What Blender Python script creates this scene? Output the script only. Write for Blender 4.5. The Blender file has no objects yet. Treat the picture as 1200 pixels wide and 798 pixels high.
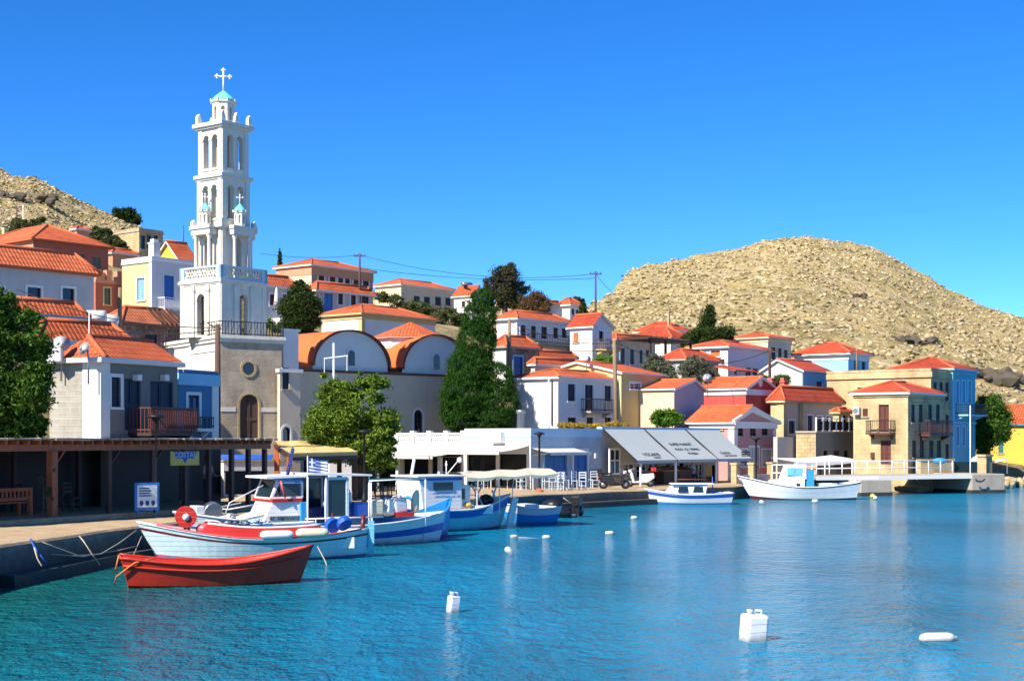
import bpy, math, random
import numpy as np
from mathutils import Vector, Matrix, Quaternion
rad = math.radians
rnd = random.Random(11)
scene = bpy.context.scene
COL = scene.collection
# ---------------------------------------------------------------- camera, sky, sun, exposure
F, XC, YH, H = 1700.0, 600.0, 515.0, 3.5          # focal length in photo pixels, centre, horizon row, eye height (m)
cd = bpy.data.cameras.new('camera'); cam = bpy.data.objects.new('camera', cd); COL.objects.link(cam)
cam.location = (0, 0, H); cam.rotation_euler = (rad(90), 0, 0)
cd.sensor_width = 36; cd.lens = 36 * F / 1200; cd.shift_y = (YH - 399) / 1200
cd.clip_start = .5; cd.clip_end = 9000
scene.camera = cam
SUN_EL = rad(40)
SH = Vector((-.66, -.75)).normalized()
SUN = Vector((SH.x * math.cos(SUN_EL), SH.y * math.cos(SUN_EL), math.sin(SUN_EL)))
w = bpy.data.worlds.new('World'); scene.world = w; w.use_nodes = True
nt = w.node_tree; bg = nt.nodes['Background']
sky = nt.nodes.new('ShaderNodeTexSky'); sky.sky_type = 'NISHITA'; sky.sun_disc = False
sky.sun_elevation = SUN_EL; sky.sun_rotation = math.atan2(SH.x, SH.y)
sky.air_density = .5; sky.dust_density = 0.0; sky.ozone_density = 7.0; sky.altitude = 0
hs = nt.nodes.new('ShaderNodeHueSaturation'); hs.inputs['Saturation'].default_value = 1.2; hs.inputs['Hue'].default_value = .503
nt.links.new(sky.outputs[0], hs.inputs['Color']); nt.links.new(hs.outputs[0], bg.inputs['Color'])
bg.inputs['Strength'].default_value = .138
sd = bpy.data.lights.new('sun', 'SUN'); sd.energy = 5.0; sd.angle = rad(.5); sd.color = (1, .91, .77)
so = bpy.data.objects.new('sun', sd); COL.objects.link(so); so.location = SUN * 200
so.rotation_euler = SUN.to_track_quat('Z', 'Y').to_euler()
vs = scene.view_settings; vs.view_transform = 'Standard'; vs.look = 'None'; vs.exposure = .9; vs.gamma = 1
vs.use_curve_mapping = False
scene.cycles.max_bounces = 6; scene.cycles.diffuse_bounces = 4; scene.cycles.glossy_bounces = 3

# ---------------------------------------------------------------- small tools
def P(x, y, D): return Vector(((x - XC) * D / F, D, H + (YH - y) * D / F))
def zat(y, D): return H + (YH - y) * D / F
def ground_pt(x, y, z=0.0):                       # where the ray of a photo pixel meets height z
    D = F * (H - z) / (y - YH); return Vector(((x - XC) * D / F, D, z))

def tag(o, label=None, cat=None, group=None, kind=None):
    if label: o['label'] = label
    if cat: o['category'] = cat
    if group: o['group'] = group
    if kind: o['kind'] = kind
    return o

def thing(name, label, cat, loc=(0, 0, 0), rz=0.0, group=None):
    o = bpy.data.objects.new(name, None); COL.objects.link(o)
    o.empty_display_size = .3
    o.location = loc; o.rotation_euler = (0, 0, rz)
    return tag(o, label, cat, group)

def copy_tree(o, parent=None):
    c = o.copy(); COL.objects.link(c)
    if parent: c.parent = parent
    for ch in list(o.children): copy_tree(ch, c)
    return c

def frame_to(d, up=Vector((0, 0, 1))):
    d = Vector(d).normalized()
    if abs(d.dot(up)) > .98: up = Vector((1, 0, 0))
    a = d.cross(up).normalized(); b = a.cross(d)
    return a, b

class MB:
    def __init__(s): s.v = []; s.f = []; s.m = []; s.s = []
    def add(s, vs, fs, mi=0, M=None, sm=False):
        n = len(s.v)
        s.v += [tuple(M @ Vector(q)) for q in vs] if M is not None else [tuple(q) for q in vs]
        for f in fs: s.f.append([n + i for i in f]); s.m.append(mi); s.s.append(sm)
        return s
    def quad(s, a, b, c, d, mi=0, M=None): return s.add([a, b, c, d], [(0, 1, 2, 3)], mi, M)
    def poly(s, pts, mi=0, M=None): return s.add(pts, [tuple(range(len(pts)))], mi, M)
    def box(s, x0, y0, z0, x1, y1, z1, mi=0, M=None):
        v = [(x0,y0,z0),(x1,y0,z0),(x1,y1,z0),(x0,y1,z0),(x0,y0,z1),(x1,y0,z1),(x1,y1,z1),(x0,y1,z1)]
        return s.add(v, [(3,2,1,0),(4,5,6,7),(0,1,5,4),(1,2,6,5),(2,3,7,6),(3,0,4,7)], mi, M)
    def bar(s, a, b, w, h, mi=0, M=None):          # rectangular bar from a to b
        a = Vector(a); b = Vector(b); p, q = frame_to(b - a); v = []
        for c in (a, b):
            for i, j in ((-1,-1),(1,-1),(1,1),(-1,1)): v.append(c + p * (i * w / 2) + q * (j * h / 2))
        return s.add(v, [(3,2,1,0),(4,5,6,7),(0,1,5,4),(1,2,6,5),(2,3,7,6),(3,0,4,7)], mi, M)
    def tube(s, pts, r, n=6, mi=0, M=None, cap=True):
        pts = [Vector(p) for p in pts]; k = len(pts); v = []; f = []
        for i, p in enumerate(pts):
            d = pts[min(i + 1, k - 1)] - pts[max(i - 1, 0)]
            a, b = frame_to(d); ri = r[i] if isinstance(r, (list, tuple)) else r
            for j in range(n):
                t = 2 * math.pi * j / n; v.append(p + a * (ri * math.cos(t)) + b * (ri * math.sin(t)))
        for i in range(k - 1):
            for j in range(n):
                j2 = (j + 1) % n; f.append((i*n+j, i*n+j2, (i+1)*n+j2, (i+1)*n+j))
        if cap: f.append(tuple(range(n))[::-1]); f.append(tuple((k-1)*n + j for j in range(n)))
        return s.add(v, f, mi, M, True)
    def lathe(s, prof, n=16, mi=0, M=None, sm=True):
        v = []; f = []; k = len(prof)
        for r, z in prof:
            for j in range(n):
                t = 2 * math.pi * (j + .5) / n; v.append((r * math.cos(t), r * math.sin(t), z))
        for i in range(k - 1):
            for j in range(n):
                j2 = (j + 1) % n; f.append((i*n+j, i*n+j2, (i+1)*n+j2, (i+1)*n+j))
        f.append(tuple(range(n))[::-1]); f.append(tuple((k-1)*n + j for j in range(n)))
        return s.add(v, f, mi, M, sm)
    def ball(s, c, r, n=10, mi=0, M=None):
        rx, ry, rz = r if isinstance(r, (tuple, list)) else (r, r, r); v = []; f = []; k = max(4, n // 2 + 1)
        for i in range(k + 1):
            ph = math.pi * i / k - math.pi / 2
            for j in range(n):
                t = 2 * math.pi * j / n
                v.append((c[0] + rx * math.cos(ph) * math.cos(t), c[1] + ry * math.cos(ph) * math.sin(t), c[2] + rz * math.sin(ph)))
        for i in range(k):
            for j in range(n):
                j2 = (j + 1) % n; f.append((i*n+j, i*n+j2, (i+1)*n+j2, (i+1)*n+j))
        return s.add(v, f, mi, M, True)
    def prism(s, pts, d, mi=0, M=None, sm=False):           # planar outline (3D points) pushed along d
        n = len(pts); d = Vector(d); v = [Vector(p) for p in pts] + [Vector(p) + d for p in pts]
        f = [tuple(range(n))[::-1], tuple(range(n, 2 * n))] + [(i, (i+1) % n, n + (i+1) % n, n + i) for i in range(n)]
        return s.add(v, f, mi, M, sm)
    def build(s, name, mats, parent=None, loc=None, rz=0.0, bevel=0, uv=True, world=False):
        me = bpy.data.meshes.new(name)
        if world and loc is not None:
            L = Vector(loc); v = [tuple(Vector(q) - L) for q in s.v]
        else: v = s.v
        me.from_pydata(v, [], s.f)
        mats = mats if isinstance(mats, (list, tuple)) else [mats]
        for m in mats: me.materials.append(m)
        me.polygons.foreach_set('material_index', s.m); me.polygons.foreach_set('use_smooth', s.s)
        if uv: box_uv(me)
        o = bpy.data.objects.new(name, me); COL.objects.link(o)
        if parent: o.parent = parent
        if loc is not None: o.location = loc
        if rz: o.rotation_euler = (0, 0, rz)
        if bevel:
            b = o.modifiers.new('bevel', 'BEVEL'); b.width = bevel; b.segments = 2; b.limit_method = 'ANGLE'; b.angle_limit = rad(35)
        return o

def lettering(body, size, m, parent, mt, ext=.004):          # text turned into a real mesh
    cu = bpy.data.curves.new('lettering', 'FONT'); cu.body = body; cu.size = size; cu.align_x = 'CENTER'; cu.extrude = ext
    to = bpy.data.objects.new('lettering_curve', cu); me = bpy.data.meshes.new_from_object(to); bpy.data.objects.remove(to); bpy.data.curves.remove(cu)
    me.name = 'lettering'; me.materials.clear(); me.materials.append(m); o = bpy.data.objects.new('lettering', me); COL.objects.link(o); o.parent = parent; o.matrix_local = mt; return o

def box_uv(me):                                   # metres along the face: u level, v up the slope
    n = len(me.loops); lay = me.uv_layers.new(name='UVMap'); co = np.zeros(len(me.vertices) * 3); me.vertices.foreach_get('co', co); co = co.reshape(-1, 3)
    uv = np.zeros((n, 2))
    for p in me.polygons:
        nn = p.normal
        if abs(nn.z) > .97: t = Vector((1, 0, 0)); b = Vector((0, 1, 0))
        else:
            t = Vector((0, 0, 1)).cross(nn).normalized(); b = nn.cross(t)
        ids = list(p.vertices); q = co[ids]; li = p.loop_start
        uv[li:li + len(ids), 0] = q @ np.array(t); uv[li:li + len(ids), 1] = q @ np.array(b)
    lay.data.foreach_set('uv', uv.ravel())

# ---------------------------------------------------------------- materials
class G:
    def __init__(s, name):
        s.m = bpy.data.materials.new(name); s.m.use_nodes = True; s.t = s.m.node_tree
        s.b = s.t.nodes['Principled BSDF']
    def n(s, typ, **kw):
        x = s.t.nodes.new('ShaderNode' + typ)
        for k, v in kw.items():
            if k.startswith('i_'):
                key = k[2:]; key = int(key) if key.isdigit() else key.replace('_', ' ')
                if isinstance(v, bpy.types.NodeSocket): s.t.links.new(v, x.inputs[key])
                else: x.inputs[key].default_value = v
            else: setattr(x, k, v)
        return x
    def l(s, a, b): s.t.links.new(a, b)
    def pos(s, sc=(1, 1, 1)):
        g = s.n('NewGeometry'); mp = s.n('Mapping', i_Scale=sc); s.l(g.outputs['Position'], mp.inputs['Vector']); return mp.outputs[0]
    def uv(s, sc=(1, 1, 1)):
        g = s.n('UVMap'); mp = s.n('Mapping', i_Scale=sc); s.l(g.outputs[0], mp.inputs['Vector']); return mp.outputs[0]
    def noise(s, vec, scale, detail=4, rough=.6): return s.n('TexNoise', i_Vector=vec, i_Scale=scale, i_Detail=detail, i_Roughness=rough).outputs['Fac']
    def ramp(s, fac, stops):
        r = s.n('ValToRGB'); s.l(fac, r.inputs[0]); e = r.color_ramp.elements
        while len(e) < len(stops): e.new(.5)
        for q, (p, c) in zip(e, stops): q.position = p; q.color = (*c, 1) if len(c) == 3 else c
        return r.outputs[0]
    def mix(s, fac, a, b, mode='MIX'):
        x = s.n('MixRGB', blend_type=mode)
        for k, v in ((0, fac), (1, a), (2, b)):
            if isinstance(v, bpy.types.NodeSocket): s.l(v, x.inputs[k])
            else: x.inputs[k].default_value = v if k == 0 else ((*v, 1) if len(v) == 3 else v)
        return x.outputs[0]
    def math(s, op, a, b=0.0):
        x = s.n('Math', operation=op)
        for k, v in ((0, a), (1, b)):
            if isinstance(v, bpy.types.NodeSocket): s.l(v, x.inputs[k])
            else: x.inputs[k].default_value = v
        return x.outputs[0]
    def bump(s, h, dist, strength=1.0):
        x = s.n('Bump', i_Height=h, i_Distance=dist, i_Strength=strength); s.l(x.outputs[0], s.b.inputs['Normal']); return x
    def col(s, c):
        if isinstance(c, bpy.types.NodeSocket): s.l(c, s.b.inputs['Base Color'])
        else: s.b.inputs['Base Color'].default_value = (*c, 1)
    def rough(s, r): s.b.inputs['Roughness'].default_value = r
    def spec(s, r): s.b.inputs['Specular IOR Level'].default_value = r
def sc3(c, k): return tuple(min(1, x * k) for x in c)

def plaster(name, c, var=.18, stain=.35, dirt=(.28, .25, .2), rough=.85):
    g = G(name); v = g.pos(); a = g.noise(v, 1.1, 6, .65); base = g.mix(g.ramp(a, [(.3, (0,0,0)), (.7, (1,1,1))]), sc3(c, 1 - var), c)
    st = g.noise(g.pos((2.2, 2.2, .22)), 1.3, 5, .7); st = g.ramp(st, [(.52, (0,0,0)), (.75, (1,1,1))])
    base = g.mix(g.math('MULTIPLY', st, min(1, stain * 1.5)), base, tuple(x * .55 + y * .45 for x, y in zip(c, dirt)))
    pt = g.ramp(g.noise(g.pos((.8, .8, 1.1)), .6, 3, .55), [(.5, (0,0,0)), (.53, (1,1,1))]); base = g.mix(g.math('MULTIPLY', pt, stain * .35), base, tuple(x * .8 + .05 for x in c))
    sp = g.ramp(g.noise(v, 7, 3, .6), [(.6, (0,0,0)), (.7, (1,1,1))]); base = g.mix(g.math('MULTIPLY', sp, stain * .5), base, dirt)
    g.col(base); g.rough(rough); g.spec(.25); g.bump(g.noise(v, 9, 5, .7), .02, .6); return g.m
def flat(name, c, rough=.5, var=.1, scale=4, metal=0, spec=.4, bump=.0):
    g = G(name); v = g.pos(); a = g.noise(v, scale, 4, .6)
    g.col(g.mix(a, sc3(c, 1 - var * 1.6), sc3(c, 1 + var * .6))); g.rough(rough); g.b.inputs['Metallic'].default_value = metal; g.spec(spec)
    if bump: g.bump(g.noise(v, scale * 4, 3, .6), bump, .6)
    return g.m
def stone(name, c1, c2, mortar, bw=.55, bh=.28, bump=.03, rubble=False):
    g = G(name); uv = g.uv()
    if rubble:
        wv = g.n('TexVoronoi', i_Vector=uv, i_Scale=3.2, feature='DISTANCE_TO_EDGE').outputs['Distance']
        cc = g.n('TexVoronoi', i_Vector=uv, i_Scale=3.2); cr = g.n('SeparateColor', i_0=cc.outputs['Color']).outputs[0]
        body = g.ramp(cr, [(0, sc3(c1, .7)), (.5, c1), (1, c2)]); mf = g.ramp(wv, [(.02, (0,0,0)), (.09, (1,1,1))])
        base = g.mix(mf, mortar, body); g.bump(mf, bump * 1.5, .8)
    else:
        wob = g.n('TexNoise', i_Vector=uv, i_Scale=1.6, i_Detail=3); vv = g.n('VectorMath', operation='MULTIPLY_ADD'); g.l(wob.outputs['Color'], vv.inputs[0]); vv.inputs[1].default_value = (.07, .05, 0); g.l(uv, vv.inputs[2])
        b = g.n('TexBrick', i_Vector=vv.outputs[0], i_Color1=(*c1, 1), i_Color2=(*c2, 1), i_Mortar=(*mortar, 1), i_Scale=1.0, i_Mortar_Size=.018, i_Mortar_Smooth=.5, i_Bias=0.0, i_Brick_Width=bw, i_Row_Height=bh)
        base = b.outputs['Color']; inv = g.math('SUBTRACT', 1.0, b.outputs['Fac']); g.bump(g.math('ADD', inv, g.noise(uv, 6, 5, .7)), bump, .8)
    big = g.ramp(g.noise(g.pos((1, 1, .5)), .55, 5, .65), [(.35, (.62,.6,.58)), (.65, (1.1,1.08,1.05))])
    base = g.mix(1.0, base, big, 'MULTIPLY'); g.col(base); g.rough(.9); g.spec(.2); return g.m
def tiles(name, c, c2, w=.23, h=.4):
    g = G(name); uv = g.uv()
    b = g.n('TexBrick', i_Vector=uv, i_Color1=(*c, 1), i_Color2=(*c2, 1), i_Mortar=(*sc3(c, .4), 1), i_Scale=1.0, i_Mortar_Size=.035, i_Mortar_Smooth=.6, i_Bias=-.2, i_Brick_Width=w, i_Row_Height=h, offset=0.0)
    big = g.ramp(g.noise(g.pos(), .8, 6, .7), [(.3, (.66,.6,.58)), (.5, (1,1,1)), (.75, (1.12,1.15,1.2))])
    house = g.ramp(g.noise(g.pos(), .07, 2, .5), [(.35, (.74, .8, .85)), (.5, (1, 1, 1)), (.65, (1.12, 1.3, 1.5))])
    base = g.mix(1.0, g.mix(1.0, b.outputs['Color'], big, 'MULTIPLY'), house, 'MULTIPLY')
    sp = g.ramp(g.noise(uv, 3.2, 5, .75), [(.56, (0,0,0)), (.7, (1,1,1))]); base = g.mix(g.math('MULTIPLY', sp, .5), base, sc3(c, .45))
    sep = g.n('SeparateXYZ'); g.l(uv, sep.inputs[0])
    rib = g.math('ABSOLUTE', g.math('SINE', g.math('MULTIPLY', sep.outputs[0], math.pi / w)))
    saw = g.math('FRACT', g.math('DIVIDE', sep.outputs[1], h))
    g.col(base); g.rough(.75); g.spec(.25); g.bump(g.math('ADD', rib, g.math('MULTIPLY', saw, -.5)), .035, .8); return g.m
def leafm(name, c1, c2, c3):
    g = G(name); r = g.n('NewGeometry').outputs['Random Per Island']
    base = g.ramp(r, [(0, c1), (.5, c2), (1, c3)]); g.col(base); g.rough(.6); g.spec(.18)
    tr = g.n('BsdfTranslucent'); g.l(base, tr.inputs[0]); mx = g.n('MixShader', i_0=.28)
    g.l(g.b.outputs[0], mx.inputs[1]); g.l(tr.outputs[0], mx.inputs[2]); g.l(mx.outputs[0], g.t.nodes['Material Output'].inputs[0]); return g.m
def woodm(name, c, c2, rough=.6):
    g = G(name); v = g.pos((6, 6, .7)); g.col(g.ramp(g.noise(v, 2, 6, .7), [(.3, c2), (.7, c)])); g.rough(rough); g.bump(g.noise(v, 6, 4, .7), .01, .5); return g.m
def glassm(name, c=(.012, .016, .02), rough=.06):
    g = G(name); g.col(c); g.rough(rough); g.spec(.6); g.bump(g.noise(g.pos(), .8, 2, .5), .02, .3); return g.m

M = {}
M['white'] = plaster('white_plaster', (.7, .685, .65), .08, .2)
M['white_b'] = plaster('white_plaster_worn', (.64, .63, .6), .14, .4)
M['tower'] = plaster('tower_plaster', (.72, .68, .59), .12, .85, (.4, .27, .1))
M['trimw'] = flat('white_trim', (.72, .71, .68), .6, .05)
M['cream'] = plaster('cream_plaster', (.72, .6, .38), .1, .25)
M['creamp'] = plaster('pale_peach_plaster', (.7, .54, .36), .1, .2)
M['ochre'] = plaster('ochre_plaster', (.6, .44, .2), .12, .3)
M['yellow'] = plaster('yellow_plaster', (.68, .43, .07), .08, .2)
M['terra'] = plaster('terracotta_plaster', (.46, .13, .08), .12, .25)
M['salmon'] = plaster('salmon_plaster', (.6, .27, .16), .1, .2)
M['crimson'] = plaster('crimson_plaster', (.5, .075, .065), .08, .15)
M['pink'] = plaster('pink_plaster', (.56, .25, .24), .08, .15)
M['lilac'] = plaster('lilac_plaster', (.42, .4, .44), .12, .3)
M['greyw'] = plaster('greyish_white_plaster', (.5, .5, .5), .14, .55)
M['blue'] = plaster('sky_blue_plaster', (.28, .56, .74), .1, .2)
M['dblue'] = plaster('strong_blue_plaster', (.13, .42, .55), .12, .3)
M['mblue'] = plaster('mid_blue_plaster', (.07, .2, .36), .1, .2)
M['beige'] = plaster('beige_church_render', (.62, .51, .37), .1, .35)
M['shadegrey'] = plaster('shaded_wall_render', (.2, .2, .18), .15, .3, (.1, .1, .08))  # dark grey with the shade of right hand walls in its colour
M['sand'] = plaster('sandy_render', (.6, .46, .25), .14, .35)
M['rosyshade'] = plaster('rosy_shaded_plaster', (.44, .25, .19), .1, .2)  # darker tone for the shaded flank of the salmon house
M['custard'] = plaster('custard_plaster', (.72, .57, .26), .08, .2)
M['dish'] = flat('dull_white_dish', (.5, .5, .5), .5, .1)
M['taupe'] = plaster('taupe_render', (.5, .47, .44), .12, .3)
M['block'] = stone('grey_concrete_block', (.42, .4, .34), (.36, .345, .3), (.5, .48, .43), .42, .21, .015)
M['stone'] = stone('tan_ashlar_stone', (.62, .48, .28), (.48, .36, .19), (.42, .33, .21), .44, .25)
M['stone2'] = stone('pale_ashlar_stone', (.58, .45, .25), (.5, .38, .2), (.6, .5, .34), .7, .34)
M['stoneg'] = stone('grey_tower_stone', (.56, .47, .35), (.48, .4, .29), (.58, .5, .38), .7, .3)
M['rubble'] = stone('rubble_stone', (.3, .26, .2), (.4, .35, .27), (.22, .19, .15), rubble=True)
M['tile'] = tiles('orange_roof_tiles', (.62, .135, .045), (.52, .1, .035))
M['tile2'] = tiles('red_roof_tiles', (.58, .085, .035), (.47, .065, .03))
M['tileo'] = tiles('weathered_roof_tiles', (.55, .16, .07), (.42, .12, .055))
M['cap'] = flat('ridge_cap_tiles', (.52, .13, .05), .8, .25, 5)
M['vault'] = plaster('orange_vault_paint', (.64, .15, .045), .1, .3, (.35, .12, .05))
M['brick'] = flat('dark_brick_edge', (.16, .06, .035), .8, .3, 9)
M['glass'] = glassm('dark_window_glass')
M['dark'] = flat('dark_interior', (.012, .011, .011), .9, .3)
M['dgreen'] = flat('dark_green_shutter', (.02, .05, .045), .6, .2)
M['teal'] = flat('teal_shutter', (.03, .16, .16), .6, .2)
M['blues'] = flat('blue_shutter', (.03, .17, .48), .5, .15)
M['lblues'] = flat('light_blue_shutter', (.25, .47, .68), .6, .12)
M['navy'] = flat('navy_shutter', (.02, .03, .055), .6, .2)
M['brown'] = woodm('dark_brown_wood', (.075, .035, .022), (.04, .02, .014))
M['redbr'] = woodm('red_brown_wood', (.13, .032, .02), (.07, .02, .014))
M['dred'] = flat('dark_red_door', (.11, .02, .018), .6, .2)
M['orangesh'] = flat('orange_shutter', (.6, .17, .05), .6, .15)
M['greysh'] = flat('pale_grey_shutter', (.5, .53, .56), .6, .1)
M['oldgreen'] = flat('faded_green_shutter', (.14, .17, .12), .7, .2)
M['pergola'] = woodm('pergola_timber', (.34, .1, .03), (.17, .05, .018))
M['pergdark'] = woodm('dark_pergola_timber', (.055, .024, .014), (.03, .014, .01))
M['bench'] = woodm('orange_stained_bench', (.5, .12, .03), (.3, .07, .02))
M['pole'] = woodm('weathered_pole_timber', (.28, .19, .11), (.16, .11, .07), .9)
M['poled'] = woodm('dark_pole_timber', (.13, .07, .045), (.07, .04, .028), .9)
M['iron'] = flat('black_iron', (.012, .012, .013), .5, .2)
M['steel'] = flat('grey_steel', (.4, .41, .42), .35, .15, 8, .7)
M['wmetal'] = flat('white_painted_metal', (.8, .8, .8), .4, .05)
M['concrete'] = plaster('weathered_concrete', (.42, .37, .3), .2, .6, (.12, .11, .09))
M['chim'] = plaster('red_chimney', (.6, .12, .1), .1, .2)
M['rope'] = flat('pale_rope', (.5, .42, .3), .9, .2, 20)
M['orope'] = flat('orange_rope', (.65, .22, .05), .8, .2, 20)
M['brope'] = flat('blue_rope', (.03, .1, .45), .8, .2, 20)
M['wire'] = flat('black_cable', (.015, .015, .016), .6, .1)
M['turq'] = plaster('turquoise_dome_paint', (.16, .62, .6), .12, .25, (.5, .55, .5))
M['bluewhite'] = plaster('pale_blue_lattice_paint', (.42, .6, .72), .1, .25)
# ---------------------------------------------------------------- walls with real openings
def wall_face(mb, mp, s0, s1, z0, z1, ops, mi=0, rv=.16, mi_rv=None):
    """mp(s, z, depth) -> point. ops: (sa, sb, za, zb, arch). Leaves holes and adds their reveals."""
    mi_rv = mi if mi_rv is None else mi_rv
    S = sorted({s0, s1, *[min(max(v, s0), s1) for o in ops for v in o[:2]]}); Z = sorted({z0, z1, *[min(max(v, z0), z1) for o in ops for v in o[2:4]]})
    for i in range(len(S) - 1):
        for j in range(len(Z) - 1):
            a, b, c, d = S[i], S[i+1], Z[j], Z[j+1]
            if b - a < 1e-5 or d - c < 1e-5: continue
            ms, mz = (a + b) / 2, (c + d) / 2
            if any(o[0] < ms < o[1] and o[2] < mz < o[3] for o in ops): continue
            mb.quad(mp(a, c, 0), mp(b, c, 0), mp(b, d, 0), mp(a, d, 0), mi)
    for o in ops:
        a, b, c, d = o[:4]; ar = o[4] if len(o) > 4 else False
        if not ar:
            mb.quad(mp(a, c, 0), mp(a, d, 0), mp(a, d, rv), mp(a, c, rv), mi_rv); mb.quad(mp(b, c, 0), mp(b, d, 0), mp(b, d, rv), mp(b, c, rv), mi_rv)
            mb.quad(mp(a, d, 0), mp(b, d, 0), mp(b, d, rv), mp(a, d, rv), mi_rv); mb.quad(mp(a, c, 0), mp(b, c, 0), mp(b, c, rv), mp(a, c, rv), mi_rv)
        else:
            r = (b - a) / 2; zs = d - r; m = (a + b) / 2; n = 8
            arc = [(m - r * math.cos(math.pi * k / n), zs + r * math.sin(math.pi * k / n)) for k in range(n + 1)]
            for k in range(n):
                p, q = arc[k], arc[k+1]
                mb.quad(mp(p[0], p[1], 0), mp(q[0], q[1], 0), mp(q[0], d, 0), mp(p[0], d, 0), mi)
                mb.quad(mp(p[0], p[1], 0), mp(q[0], q[1], 0), mp(q[0], q[1], rv), mp(p[0], p[1], rv), mi_rv)
            for x in (a, b): mb.quad(mp(x, c, 0), mp(x, zs, 0), mp(x, zs, rv), mp(x, c, rv), mi_rv)
            mb.quad(mp(a, c, 0), mp(b, c, 0), mp(b, c, rv), mp(a, c, rv), mi_rv)

def mbox(mb, mp, sa, sb, za, zb, d0, d1, mi=0):    # box in face coordinates (negative depth sticks out)
    v = [mp(s, z, d) for d in (d0, d1) for s, z in ((sa, za), (sb, za), (sb, zb), (sa, zb))]
    mb.add(v, [(3,2,1,0),(4,5,6,7),(0,1,5,4),(1,2,6,5),(2,3,7,6),(3,0,4,7)], mi)

GROUND = []                                        # control points of the village slope: X, Y, Z
def gp(x, y, D): p = P(x, y, D); GROUND.append(tuple(p)); return p

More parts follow.
